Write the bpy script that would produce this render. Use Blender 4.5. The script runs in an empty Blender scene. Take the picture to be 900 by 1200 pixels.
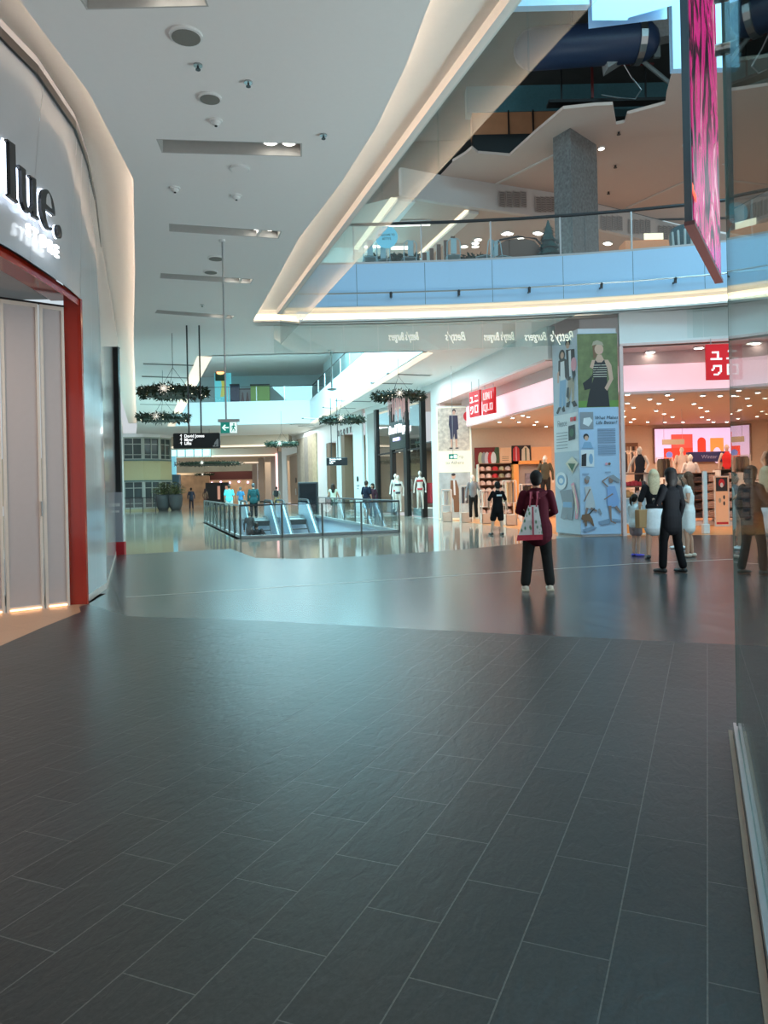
import bpy, math, random
from mathutils import Vector, Matrix
from mathutils.geometry import tessellate_polygon
random.seed(7)
SC = bpy.context.scene
COL = SC.collection
PI = math.pi
# ---------------------------------------------------------------- camera
CH, FL, ROLL, HY = 1.55, 880.0, 0.022, 570.0
cd = bpy.data.cameras.new('camera'); cam = bpy.data.objects.new('camera', cd); COL.objects.link(cam)
cam.location = (0, 0, CH)
cam.rotation_euler = (Matrix.Rotation(PI/2, 3, 'X') @ Matrix.Rotation(-ROLL, 3, 'Z')).to_euler()
cd.sensor_width = 36; cd.sensor_fit = 'AUTO'; cd.lens = FL/1200*36; cd.shift_y = (HY-600)/1200
cd.clip_start = 0.05; cd.clip_end = 400
SC.camera = cam
SC.view_settings.view_transform = 'Standard'; SC.view_settings.look = 'None'
SC.view_settings.gamma = 1; SC.view_settings.use_curve_mapping = False
SC.view_settings.exposure = 0.0
try:
    SC.cycles.use_denoising = True
    SC.cycles.max_bounces = 8; SC.cycles.diffuse_bounces = 4; SC.cycles.glossy_bounces = 4
    SC.cycles.transparent_max_bounces = 24
    SC.cycles.sample_clamp_indirect = 4.0
except Exception: pass
# survey helpers: read a direction from the photograph, intersect it with a known surface
def ray(px, py):
    u, v = px-450.0, py-HY
    return u-ROLL*v, v+ROLL*u
def G(px, py, Z=0.0):
    a, b = ray(px, py); Y = (CH-Z)*FL/b
    return Vector((a/FL*Y, Y, Z))
def D(px, py, Y):
    a, b = ray(px, py)
    return Vector((a/FL*Y, Y, CH-b/FL*Y))
def L(px, py, p0, p1):
    a, b = ray(px, py); k = a/FL
    dx, dy = p1[0]-p0[0], p1[1]-p0[1]
    t = (k*p0[1]-p0[0])/(dx-k*dy)
    Y = p0[1]+dy*t
    return Vector((p0[0]+dx*t, Y, CH-b/FL*Y))
# ---------------------------------------------------------------- materials
MATS = {}
def mat(name, col, rough=.6, metal=0, emit=0, ecol=None, var=.06, scale=14, bump=0, spec=.5, coat=0):
    if name in MATS: return MATS[name]
    m = bpy.data.materials.new(name); m.use_nodes = True; n = m.node_tree; N = n.nodes; K = n.links
    p = N['Principled BSDF']
    p.inputs['Roughness'].default_value = rough; p.inputs['Metallic'].default_value = metal
    p.inputs['Specular IOR Level'].default_value = spec
    p.inputs['Coat Weight'].default_value = coat; p.inputs['Coat Roughness'].default_value = .05
    tc = N.new('ShaderNodeTexCoord'); nz = N.new('ShaderNodeTexNoise'); nz.inputs['Scale'].default_value = scale
    nz.inputs['Detail'].default_value = 4
    K.new(tc.outputs['Object'], nz.inputs['Vector'])
    mx = N.new('ShaderNodeMixRGB'); c = col
    mx.inputs[1].default_value = (c[0]*(1-var), c[1]*(1-var), c[2]*(1-var), 1)
    mx.inputs[2].default_value = (min(1, c[0]*(1+var)), min(1, c[1]*(1+var)), min(1, c[2]*(1+var)), 1)
    K.new(nz.outputs['Fac'], mx.inputs[0]); K.new(mx.outputs[0], p.inputs['Base Color'])
    if emit:
        e = ecol or col
        p.inputs['Emission Color'].default_value = (e[0], e[1], e[2], 1); p.inputs['Emission Strength'].default_value = emit
    if bump:
        b = N.new('ShaderNodeBump'); b.inputs['Strength'].default_value = bump; b.inputs['Distance'].default_value = .01
        K.new(nz.outputs['Fac'], b.inputs['Height']); K.new(b.outputs[0], p.inputs['Normal'])
    MATS[name] = m; return m
def glass(name, tint=(.93, .97, .96), refl=1.0, f0=.05):
    if name in MATS: return MATS[name]
    m = bpy.data.materials.new(name); m.use_nodes = True; n = m.node_tree; N = n.nodes; K = n.links
    for x in list(N): N.remove(x)
    out = N.new('ShaderNodeOutputMaterial'); mix = N.new('ShaderNodeMixShader')
    tr = N.new('ShaderNodeBsdfTransparent'); tr.inputs[0].default_value = (*tint, 1)
    gl = N.new('ShaderNodeBsdfGlossy'); gl.inputs['Roughness'].default_value = .0
    lw = N.new('ShaderNodeLayerWeight'); lw.inputs['Blend'].default_value = .5
    pw = N.new('ShaderNodeMath'); pw.operation = 'POWER'; pw.inputs[1].default_value = 5
    mu = N.new('ShaderNodeMath'); mu.operation = 'MULTIPLY_ADD'; mu.inputs[1].default_value = (1-f0)*refl; mu.inputs[2].default_value = f0*refl
    mu.use_clamp = True
    K.new(lw.outputs['Facing'], pw.inputs[0]); K.new(pw.outputs[0], mu.inputs[0]); K.new(mu.outputs[0], mix.inputs[0])
    K.new(tr.outputs[0], mix.inputs[1]); K.new(gl.outputs[0], mix.inputs[2]); K.new(mix.outputs[0], out.inputs[0])
    MATS[name] = m; return m
def tiles(name, c1, c2, grout, w, h, ang, off=(0, 0), rough=.35, bump=.25, mortar=.004, nscale=(1, 1, 1), spec=.5, offset=.5, rvar=.08, nvar=.35):
    if name in MATS: return MATS[name]
    m = bpy.data.materials.new(name); m.use_nodes = True; n = m.node_tree; N = n.nodes; K = n.links
    p = N['Principled BSDF']; p.inputs['Specular IOR Level'].default_value = spec
    tc = N.new('ShaderNodeTexCoord')
    mp = N.new('ShaderNodeMapping'); mp.vector_type = 'POINT'
    mp.inputs['Rotation'].default_value = (0, 0, ang); mp.inputs['Location'].default_value = (off[0], off[1], 0)
    K.new(tc.outputs['Object'], mp.inputs[0])
    br = N.new('ShaderNodeTexBrick'); K.new(mp.outputs[0], br.inputs['Vector'])
    br.inputs['Scale'].default_value = 1; br.inputs['Brick Width'].default_value = w; br.inputs['Row Height'].default_value = h
    br.inputs['Mortar Size'].default_value = mortar; br.inputs['Mortar Smooth'].default_value = .3; br.offset = offset
    br.inputs['Color1'].default_value = (*c1, 1); br.inputs['Color2'].default_value = (*c2, 1); br.inputs['Mortar'].default_value = (*grout, 1)
    nz = N.new('ShaderNodeTexNoise'); nz.inputs['Scale'].default_value = 55; nz.inputs['Detail'].default_value = 8; nz.inputs['Roughness'].default_value = .7
    n2 = N.new('ShaderNodeTexNoise'); n2.inputs['Scale'].default_value = 9; n2.inputs['Detail'].default_value = 6; n2.inputs['Distortion'].default_value = .6
    m2 = N.new('ShaderNodeMapping'); m2.inputs['Scale'].default_value = nscale; K.new(mp.outputs[0], m2.inputs[0]); K.new(m2.outputs[0], n2.inputs['Vector'])
    K.new(tc.outputs['Object'], nz.inputs['Vector'])
    mr = N.new('ShaderNodeMapRange'); mr.inputs[1].default_value = .3; mr.inputs[2].default_value = .7
    mr.inputs[3].default_value = 1-nvar; mr.inputs[4].default_value = 1+nvar; K.new(nz.outputs['Fac'], mr.inputs[0])
    mx = N.new('ShaderNodeVectorMath'); mx.operation = 'SCALE'; K.new(br.outputs['Color'], mx.inputs[0]); K.new(mr.outputs[0], mx.inputs['Scale'])
    K.new(mx.outputs[0], p.inputs['Base Color'])
    r2 = N.new('ShaderNodeMapRange'); r2.inputs[1].default_value = .3; r2.inputs[2].default_value = .7
    r2.inputs[3].default_value = rough-rvar; r2.inputs[4].default_value = rough+rvar; K.new(n2.outputs['Fac'], r2.inputs[0]); p.inputs['Roughness'].default_value = rough
    sub = N.new('ShaderNodeMath'); sub.operation = 'SUBTRACT'; K.new(n2.outputs['Fac'], sub.inputs[0]); K.new(br.outputs['Fac'], sub.inputs[1])
    b = N.new('ShaderNodeBump'); b.inputs['Strength'].default_value = bump; b.inputs['Distance'].default_value = .004
    K.new(sub.outputs[0], b.inputs['Height']); K.new(b.outputs[0], p.inputs['Normal'])
    MATS[name] = m; return m
# ---------------------------------------------------------------- mesh building
class MB:
    def __init__(s): s.v = []; s.f = []; s.m = []; s.mats = []; s.cur = 0
    def use(s, m):
        if m not in s.mats: s.mats.append(m)
        s.cur = s.mats.index(m); return s
    def add(s, vs, fs):
        o = len(s.v); s.v += [tuple(v) for v in vs]
        for f in fs: s.f.append(tuple(i+o for i in f)); s.m.append(s.cur)
        return s
    def box(s, x0, x1, y0, y1, z0, z1, M=None):
        vs = [Vector((x, y, z)) for z in (z0, z1) for y in (y0, y1) for x in (x0, x1)]
        if M is not None: vs = [M @ v for v in vs]
        return s.add(vs, [(0,2,3,1),(4,5,7,6),(0,1,5,4),(2,6,7,3),(0,4,6,2),(1,3,7,5)])
    def bbox(s, x0, x1, y0, y1, z0, z1, b=.01):      # box with chamfered vertical and top edges
        def ring(d, z): return [(x0+d+b,y0+d,z),(x1-d-b,y0+d,z),(x1-d,y0+d+b,z),(x1-d,y1-d-b,z),(x1-d-b,y1-d,z),(x0+d+b,y1-d,z),(x0+d,y1-d-b,z),(x0+d,y0+d+b,z)]
        vs = ring(b, z0)+ring(0, z0+b)+ring(0, z1-b)+ring(b, z1)
        fs = [tuple(range(7,-1,-1)), tuple(range(24,32))]
        for k in range(3):
            for i in range(8): fs.append((k*8+i, k*8+(i+1)%8, k*8+8+(i+1)%8, k*8+8+i))
        return s.add(vs, fs)
    def quad(s, a, b, c, d): return s.add([a,b,c,d], [(0,1,2,3)])
    def wall(s, pts, z0, z1, th=.1, closed=False):     # strip following plan points, thickness to the left of travel
        n = len(pts); P = [Vector((p[0], p[1])) for p in pts]; off = []
        Z0 = z0 if isinstance(z0, (list, tuple)) else [z0]*n; Z1 = z1 if isinstance(z1, (list, tuple)) else [z1]*n
        for i in range(n):
            a = P[max(i-1, 0)]; b = P[min(i+1, n-1)]; d = (b-a).normalized(); off.append(P[i]+Vector((-d.y, d.x))*th)
        vs = []
        for i in range(n):
            vs += [(*P[i], Z0[i]), (*P[i], Z1[i]), (*off[i], Z1[i]), (*off[i], Z0[i])]
        fs = []
        for i in range(n-1):
            o = i*4; q = o+4
            for k in range(4): fs.append((o+k, q+k, q+(k+1)%4, o+(k+1)%4))
        fs += [(0,1,2,3), ((n-1)*4+3,(n-1)*4+2,(n-1)*4+1,(n-1)*4)]
        return s.add(vs, fs)
    def poly(s, loops, z=0, up=True):
        LL = [[Vector((p[0], p[1], z)) for p in l] for l in loops]
        tr = tessellate_polygon(LL); vs = [v for l in LL for v in l]; fs = []
        for t in tr:
            a, b, c = (vs[i] for i in t); nz = (b-a).cross(c-a).z
            fs.append(tuple(t) if (nz > 0) == up else tuple(reversed(t)))
        return s.add(vs, fs)
    def slab(s, loops, z0, z1):
        s.poly(loops, z1, True); s.poly(loops, z0, False)
        for l in loops:
            n = len(l)
            for i in range(n):
                a, b = l[i], l[(i+1)%n]; s.quad((a[0],a[1],z0),(b[0],b[1],z0),(b[0],b[1],z1),(a[0],a[1],z1))
        return s
    def flat(s, pts, y, M=None):     # polygon in the local x-z plane at depth y facing -y
        LL = [[Vector((p[0], 0, p[1])) for p in pts]]
        tr = tessellate_polygon([[Vector((p[0], p[1], 0)) for p in pts]])
        vs = [Vector((p[0], y, p[1])) for p in pts]; fs = []
        for t in tr:
            a, b, c = (vs[i] for i in t); fs.append(tuple(t) if (b-a).cross(c-a).y < 0 else tuple(reversed(t)))
        return s.add(vs, fs)
    def prism(s, pts, y0, y1):       # extruded x-z polygon between y0 (front) and y1
        s.flat(pts, y0); tr = tessellate_polygon([[Vector((p[0], p[1], 0)) for p in pts]])
        n = len(pts); s.add([(p[0], y1, p[1]) for p in pts], [tuple(t) for t in tr])
        for i in range(n):
            a, b = pts[i], pts[(i+1)%n]; s.quad((a[0],y0,a[1]),(a[0],y1,a[1]),(b[0],y1,b[1]),(b[0],y0,b[1]))
        return s
    def tube(s, pts, r, n=10, ref=None, cap=True, flat=1.0):
        pts = [Vector(p) for p in pts]; R = [(x if isinstance(x, tuple) else (x, x*flat)) for x in (r if isinstance(r, list) else [r]*len(pts))]
        rings = []; m = len(pts)
        T = [(pts[min(i+1, m-1)]-pts[max(i-1, 0)]).normalized() for i in range(m)]
        ref = Vector(ref) if ref else (Vector((1,0,0)) if abs(T[0].x) < .8 else Vector((0,1,0)))
        def fr(t):
            sd = (ref-t*ref.dot(t)); sd = sd.normalized() if sd.length > 1e-4 else Vector((0,1,0)); return sd, t.cross(sd)
        seq = []
        if cap:
            a, b = R[0]
            for k in (80, 55, 28): c = math.cos(math.radians(k)); q = math.sin(math.radians(k)); seq.append((pts[0]-T[0]*min(a,b)*q, a*c, b*c, T[0]))
        for i in range(m): seq.append((pts[i], R[i][0], R[i][1], T[i]))
        if cap:
            a, b = R[-1]
            for k in (28, 55, 80): c = math.cos(math.radians(k)); q = math.sin(math.radians(k)); seq.append((pts[-1]+T[-1]*min(a,b)*q, a*c, b*c, T[-1]))
        vs = []; fs = []
        for c, a, b, t in seq:
            sd, up = fr(t)
            for j in range(n): th = 2*PI*j/n; vs.append(c+sd*a*math.cos(th)+up*b*math.sin(th))
        for i in range(len(seq)-1):
            for j in range(n): fs.append((i*n+j, i*n+(j+1)%n, (i+1)*n+(j+1)%n, (i+1)*n+j))
        fs.append(tuple(range(n-1,-1,-1))); fs.append(tuple((len(seq)-1)*n+j for j in range(n)))
        return s.add(vs, fs)
    def cyl(s, x, y, z0, z1, r, n=16, r1=None):
        r1 = r if r1 is None else r1
        vs = [(x+r*math.cos(2*PI*j/n), y+r*math.sin(2*PI*j/n), z0) for j in range(n)]+[(x+r1*math.cos(2*PI*j/n), y+r1*math.sin(2*PI*j/n), z1) for j in range(n)]
        fs = [(j,(j+1)%n,(j+1)%n+n,j+n) for j in range(n)]+[tuple(range(n-1,-1,-1)), tuple(range(n,2*n))]
        return s.add(vs, fs)
    def lathe(s, prof, x=0, y=0, n=18, sy=1.0):
        vs = []; fs = []
        for r, z in prof:
            for j in range(n): vs.append((x+r*math.cos(2*PI*j/n), y+sy*r*math.sin(2*PI*j/n), z))
        for i in range(len(prof)-1):
            for j in range(n): fs.append((i*n+j, i*n+(j+1)%n, (i+1)*n+(j+1)%n, (i+1)*n+j))
        fs.append(tuple(range(n-1,-1,-1))); fs.append(tuple((len(prof)-1)*n+j for j in range(n)))
        return s.add(vs, fs)
    def ball(s, c, r, n=12, m=8):
        c = Vector(c); r = r if isinstance(r, tuple) else (r, r, r); vs = []; fs = []
        for i in range(1, m):
            ph = PI*i/m
            for j in range(n): th = 2*PI*j/n; vs.append(c+Vector((r[0]*math.sin(ph)*math.cos(th), r[1]*math.sin(ph)*math.sin(th), r[2]*math.cos(ph))))
        vs += [c+Vector((0,0,r[2])), c-Vector((0,0,r[2]))]
        for i in range(m-2):
            for j in range(n): fs.append((i*n+j, (i+1)*n+j, (i+1)*n+(j+1)%n, i*n+(j+1)%n))
        t = len(vs)-2
        for j in range(n): fs.append((t, j, (j+1)%n)); fs.append((t+1, (m-2)*n+(j+1)%n, (m-2)*n+j))
        return s.add(vs, fs)
    def mesh(s, name, smooth=False):
        me = bpy.data.meshes.new(name); me.from_pydata(s.v, [], s.f)
        for mt in s.mats: me.materials.append(mt)
        me.polygons.foreach_set('material_index', s.m)
        if smooth: me.polygons.foreach_set('use_smooth', [True]*len(s.f))
        me.validate(); me.update(); return me
    def build(s, name, m=None, parent=None, smooth=False, recenter=True):
        if m is not None:
            if not s.mats: s.mats = [m]
        if parent is None and recenter and s.v:
            xs = [v[0] for v in s.v]; ys = [v[1] for v in s.v]; zs = [v[2] for v in s.v]
            c = ((min(xs)+max(xs))/2, (min(ys)+max(ys))/2, min(zs)); s.v = [(v[0]-c[0], v[1]-c[1], v[2]-c[2]) for v in s.v]
        else: c = (0,0,0)
        o = bpy.data.objects.new(name, s.mesh(name, smooth)); o.location = c; COL.objects.link(o)
        if parent is not None: o.parent = parent
        return o
ORD = ['leftmost','second from the left','third from the left','fourth from the left','fifth from the left','sixth from the left','seventh from the left']
def tag(o, label=None, cat=None, group=None, kind=None):
    if label: o['label'] = label
    if cat: o['category'] = cat
    if group: o['group'] = group
    if kind: o['kind'] = kind
    return o
def thing(name, label, cat, loc=(0,0,0), rz=0, group=None, scale=1.0):
    o = bpy.data.objects.new(name, None); COL.objects.link(o); o.location = loc; o.rotation_euler = (0,0,rz); o.empty_display_size = .1
    o.scale = (scale,)*3
    return tag(o, label, cat, group)
def struct(o): o['kind'] = 'structure'; return o
def dup(root, loc, rz=None, label=None, group=None, scale=None):
    def cp(o, par):
        c = o.copy(); COL.objects.link(c)
        if par is not None: c.parent = par
        for ch in list(o.children): cp(ch, c)
        return c
    r = cp(root, None); r.location = loc
    if rz is not None: r.rotation_euler = (0,0,rz)
    if scale is not None: r.scale = (scale,)*3
    if label: r['label'] = label
    if group: r['group'] = group
    return r
def text(name, s, size, m, parent=None, at=(0,0,0), ext=.004, shear=0, flip=False, align='CENTER', sx=1.0, bold=0):
    cu = bpy.data.curves.new('t', 'FONT'); cu.body = s; cu.size = size; cu.extrude = ext; cu.shear = shear; cu.align_x = align; cu.align_y = 'CENTER'; cu.offset = bold
    cu.resolution_u = 3
    ob = bpy.data.objects.new('t', cu); COL.objects.link(ob)
    dg = bpy.context.evaluated_depsgraph_get(); me = bpy.data.meshes.new_from_object(ob.evaluated_get(dg)); bpy.data.objects.remove(ob)
    f = -1 if flip else 1
    for v in me.vertices: x, y, z = v.co; v.co = (at[0]+f*x*sx, at[1]-z, at[2]+y)
    me.materials.clear(); me.materials.append(m); me.name = name
    o = bpy.data.objects.new(name, me); COL.objects.link(o)
    if parent is not None: o.parent = parent
    return o
def voxel(o, size=.01, smooth=2):
    md = o.modifiers.new('r', 'REMESH'); md.mode = 'VOXEL'; md.voxel_size = size; md.use_smooth_shade = True
    if smooth:
        s2 = o.modifiers.new('s', 'SMOOTH'); s2.iterations = smooth; s2.factor = .5
    dg = bpy.context.evaluated_depsgraph_get(); me = bpy.data.meshes.new_from_object(o.evaluated_get(dg))
    o.modifiers.clear(); old = o.data; mats = list(old.materials); o.data = me; me.materials.clear()
    for m in mats: me.materials.append(m)
    bpy.data.meshes.remove(old); return o
def lamp(name, kind, loc, energy, col=(1,1,1), size=1, size_y=None, rot=(0,0,0), spot=None, spread=None):
    l = bpy.data.lights.new(name, kind); l.energy = energy; l.color = col
    if kind == 'AREA':
        l.size = size
        if size_y: l.shape = 'RECTANGLE'; l.size_y = size_y
        if spread: l.spread = spread
    elif kind in ('SPOT', 'POINT'):
        l.shadow_soft_size = size
        if spot: l.spot_size = spot; l.spot_blend = .6
    o = bpy.data.objects.new(name, l); o.location = loc; o.rotation_euler = rot; COL.objects.link(o)
    if kind == 'AREA' and 'sky' not in name and 'walkway' not in name: o.visible_glossy = False      # soft stand for many small luminaires, also added fills, no big square highlights
    return o
# ---------------------------------------------------------------- shared materials
M_ceil = mat('ceiling_paint', (.90,.885,.87), .7, var=.015)
M_ceil2 = mat('soffit_paint', (.80,.79,.76), .6, var=.02)
M_white = mat('white_wall', (.78,.79,.78), .5, var=.02)
M_led = mat('warm_led', (1,.8,.6), .5, emit=17, ecol=(1,.74,.56))
M_led2 = mat('cove_glow', (1,.85,.65), .5, emit=1.6, ecol=(1,.80,.56))
M_black = mat('black_metal', (.012,.013,.014), .35)
M_dark = mat('dark_slot', (.02,.02,.02), .6)
M_steel = mat('brushed_steel', (.45,.47,.48), .3, metal=1)
M_dsteel = mat('dark_handrail', (.06,.065,.07), .35, metal=.6)
M_glass = glass('clear_glass', (.94,.975,.97), .9)
M_baffle = glass('baffle_glass', (.92,.965,.96), 1.3, .055)
M_edge = mat('glass_edge', (.35,.55,.52), .2)
M_down = mat('downlight_lens', (1,.97,.9), .4, emit=9, ecol=(1,.93,.82))
M_pinkwall = mat('pink_white_panel', (.85,.72,.72), .5)
M_light = mat('pink_lightbox', (.9,.72,.76), .4, emit=.62, ecol=(1,.60,.68))
M_orange = mat('red_gloss_reveal', (.36,.02,.006), .16, coat=.4, var=.03, spec=.5)
M_clad = mat('glossy_white_cladding', (.46,.45,.46), .18, coat=.3, var=.02)
H = 6.3
# ---------------------------------------------------------------- plan lines
near_edge = [G(150,722), G(300,727), G(450,735), G(600,743), G(750,750), G(900,757)]
near_edge = [(-9.5,11.6), (-4.6,9.95)] + [(p.x,p.y) for p in near_edge] + [(9,5.6)]
pol_edge = [(p.x,p.y) for p in (G(147,650), G(200,647), G(270,643), G(300,654), G(350,655), G(440,651), G(540,644), G(600,638), G(640,633))]
pol_edge = [(-12,17.6)]+pol_edge+[(4.9,21.0),(5.5,21.25)]
well = [(-4.5,23.4),(.48,25.0),(-3.5,39.8),(-8.75,36.5)]
CA, SA = .3955, .9185
ang = -math.atan2(SA, CA)
M_f1 = tiles('dark_slate_tiles', (.030,.031,.030), (.040,.041,.040), (.13,.125,.12), .63, .289, ang, (.012,-.031), .35, 1.0, .0030, (1,2.2,1), spec=.48)
M_f2 = tiles('grey_stone_tiles', (.044,.046,.046), (.068,.070,.070), (.008,.008,.008), .9, .36, math.radians(-112), (.1,.1), .24, .10, .018, spec=.5)
M_f3 = tiles('polished_beige_tiles', (.36,.31,.26), (.40,.35,.29), (.22,.19,.16), .9, .9, math.radians(17), (0,0), .07, .01, .004, offset=0, rvar=.02, nvar=.10)
M_f4 = tiles('oak_boards', (.62,.27,.10), (.72,.33,.13), (.35,.16,.07), 1.8, .16, .1, (0,0), .3, .02, .002, nvar=.1)
M_f5 = tiles('sandy_tiles', (.42,.25,.15), (.46,.28,.17), (.3,.18,.1), .6, .6, .6, (0,0), .35, .05, .003, nvar=.15)
fac_l0, fac_l1 = (5.16,22.6), (2.5,34.6)       # corner shop, left frontage line
store_line = [(2.5,34.6),(5.16,22.6),(5.56,21.3),(6.7,21.3),(9.8,20.75),(16,19.6)]
sand = [(-9,11.5),(-4.3,11.5),(-4.17,10.46),(-4.20,10.25)]+[(p.x,p.y) for p in (G(95,717), G(50,735), G(0,757))]+[(-4.6,7.0),(-9,5)]
b = MB(); b.poly([[(-9,5),(-4.6,7.0)]+[(p.x,p.y) for p in (G(0,757), G(50,735), G(95,717))]+[(-4.20,10.25),(-4.17,10.46)]+near_edge[2:]+[(9,-7),(-9,-7)]], 0)
struct(b.build('floor', M_f1, recenter=False))
b = MB(); b.poly([sand], 0); struct(b.build('floor', M_f5, recenter=False))
b = MB(); b.poly([[(-4.17,10.46)]+near_edge[2:]+[(16,5.6),(16,19.6),(9.8,20.75),(6.7,21.3),(5.56,21.3)]+list(reversed(pol_edge))[:-1]+[(-12,17.6),(-12,10.46)]], 0)
struct(b.build('floor', M_f2, recenter=False))
b = MB(); b.poly([pol_edge[:-1]+[(5.56,21.3),(5.16,22.6),(2.5,34.6),(-.45,44),(-1.3,46),(-7.9,68),(-12,82),(-20,118),(-60,118),(-30,60)], list(reversed(well))], 0)
struct(b.build('floor', M_f3, recenter=False))
b = MB(); b.poly([[(2.5,34.6),(5.16,22.6),(5.56,21.3),(6.7,21.3),(9.8,20.75),(19,19.0),(19,35),(2.5,35)]], 0)
struct(b.build('floor', M_f4, recenter=False))
b = MB(); b.slab([[(-13,-7),(19,-7),(19,20),(5,20),(-12,20)]], -.06, -.003); struct(b.build('floor', M_f5, recenter=False))
# pale inlay line across the stone floor
il = [G(148,700), G(300,690), G(450,680), G(600,670), G(740,661), G(865,655)]
b = MB()
for i in range(len(il)-1):
    a, c = il[i], il[i+1]; w = Vector((0,.022,0)); b.quad(a-w+Vector((0,0,.003)), c-w+Vector((0,0,.003)), c+w+Vector((0,0,.003)), a+w+Vector((0,0,.003)))
struct(b.build('trim_1', mat('inlay_strip', (.55,.53,.48), .3), recenter=False))
# ---------------------------------------------------------------- main ceiling
left_edge = [(-3.3,-6),(-3.35,4),(-3.4,7.2),(-3.4,8.94),(-3.7,11.4),(-4.03,12.4),(-5.3,16.3),(-7.8,23.7),(-18,55)]
void_curve = [(1,-6),(1,0),(.8,5),(.56,7.35),(.35,8.5),(0,9.95),(-.56,11.7),(-1.52,14.3),(-2.5,17.6),(-3.6,21.2)]
fascia = [(-3.6,21.35),(-1.5,21.5),(0,21.5),(2,21.45),(4,21.3),(5.5,21.1),(7,20.85),(8.5,20.5),(10,20.05),(12,19.3),(15,18)]
# recessed light slots: (near-left px, near-right px, depth)
slot_px = [((183,163),(354,168),.42), ((198,262),(330,271),.42), ((188,320),(297,327),.42), ((184,363),(276,370),.42), ((80,-22),(232,-26),.42)]
holes = []; slots = []
for (a, c, w) in slot_px:
    A = G(a[0],a[1],H); Bp = G(c[0],c[1],H); d = (Bp-A).normalized(); nn = Vector((-d.y,d.x,0))
    q = [A, Bp, Bp+nn*w, A+nn*w]; holes.append([(p.x,p.y) for p in q]); slots.append((A, Bp, d, nn, w))
void2 = [(-6.0,26.6),(1.5,26.6),(-5.3,55),(-15.2,55)]
outer = left_edge+[(-36,108),(-16,108),(-11.5,80),(-7.9,68),(-1.3,46),(-.45,44),(2.5,34.6),(5.16,22.6),(5.56,21.3),(6.7,21.3),(9.8,20.75),(16,19.6)]+list(reversed(fascia))+list(reversed(void_curve))
b = MB(); b.poly([outer]+holes+[void2], H, up=False)
# upstand lips of the ceiling edges
def lip(b, pts, z0, z1):
    for i in range(len(pts)-1):
        a, c = pts[i], pts[i+1]; b.quad((a[0],a[1],z0),(c[0],c[1],z0),(c[0],c[1],z1),(a[0],a[1],z1))
lip(b, left_edge, H, H+.07); lip(b, void_curve, H, H+.07)
struct(b.build('ceiling', M_ceil, recenter=False))
def offset(pts, d):
    out = []
    for i in range(len(pts)):
        a = Vector(pts[max(i-1,0)]); c = Vector(pts[min(i+1,len(pts)-1)]); t = (c-a).normalized(); out.append((pts[i][0]-t.y*d, pts[i][1]+t.x*d))
    return out
# raised soffit between ceiling and the open well on the right, with its hidden LED line
void_line = [(3.94-.318*y, y) for y in (-6,0,5,8.5,11.7,14.3,17.6,21.2)]
b = MB()
inner = offset(void_curve, .75)
b.poly([inner+list(reversed(void_line))], H+.30, up=False)
b.wall(list(reversed(void_line)), H+.16, H+2.2, -.12)
b.wall(inner, H+.02, H+.30, .05)
struct(b.build('ceiling', M_ceil2, recenter=False))
b = MB(); led = offset(void_curve, .30)
for i in range(len(led)-1):
    a, c = led[i], led[i+1]; b.quad((a[0],a[1],H+.08),(c[0],c[1],H+.08),(c[0],c[1],H+.14),(a[0],a[1],H+.14))
    b.quad((a[0],a[1],H+.08),(c[0],c[1],H+.08),(led[i+1][0]-.06,led[i+1][1],H+.08),(led[i][0]-.06,led[i][1],H+.08))
struct(b.build('trim_2', M_led, recenter=False))
# left raised soffit
clad_top = [(-4.0,-6),(-4.0,4),(-3.88,7.8),(-3.82,8.5),(-3.93,9.8),(-4.2,10.9),(-4.66,12.4),(-5.37,14.5),(-6.8,19.0),(-8.4,24)]
clad_bot = [(-4.3,-6),(-4.25,4),(-4.15,7.8),(-4.13,8.5),(-4.15,9.8),(-4.2,10.46),(-4.5,12.1),(-5.3,14.5),(-6.7,18.7),(-8.4,24)]
le2 = [p for p in left_edge if p[1] < 56]
innerL = offset(le2, -.6)
b = MB(); b.poly([[(-4.6,-6)]+[(p[0]-.5,p[1]) for p in clad_top]+[(-18.6,55)]+list(reversed(innerL))], H+.28, up=False)
struct(b.build('ceiling', M_ceil2, recenter=False))
b = MB(); led = offset(le2, -.26)
for i in range(len(led)-1):
    a, c = led[i], led[i+1]; b.quad((a[0],a[1],H+.08),(c[0],c[1],H+.08),(c[0],c[1],H+.14),(a[0],a[1],H+.14))
struct(b.build('trim_3', M_led, recenter=False))
# recessed slots with a pair of downlights each
M_tray = mat('slot_interior', (.5,.49,.47), .5)
lab = ['nearest long recessed light slot cut off by the top of the frame','long recessed ceiling slot with two lit downlights, second from the camera','recessed ceiling slot with two downlights above the hanging exit sign rod top','third lit recessed slot along the grey ceiling','smallest and farthest of the lit recessed ceiling slots']
for i, (A, Bp, d, nn, w) in enumerate(slots):
    ln = (Bp-A).length; t = thing('recessed_ceiling_light', [lab[1],lab[2],lab[3],lab[4],lab[0]][i], 'ceiling light', A, math.atan2(d.y,d.x), 'recessed ceiling lights')
    b = MB(); b.box(0,ln,0,.02,0,.18); b.box(0,ln,w-.02,w,0,.18); b.box(0,.02,.02,w-.02,0,.18); b.box(ln-.02,ln,.02,w-.02,0,.18); b.box(0,ln,0,w,.18,.2)
    b.build('tray', M_tray, t)
    for k in (0,1):
        x = ln-.18-.26*k; b = MB(); b.cyl(x, w/2, .10, .18, .115, 18); b.build('lamp_housing', M_white, t)
        b = MB(); b.cyl(x, w/2, .09, .10, .085, 18); tag(b.build('lens', M_down, t), 'lit lens' )
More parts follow.
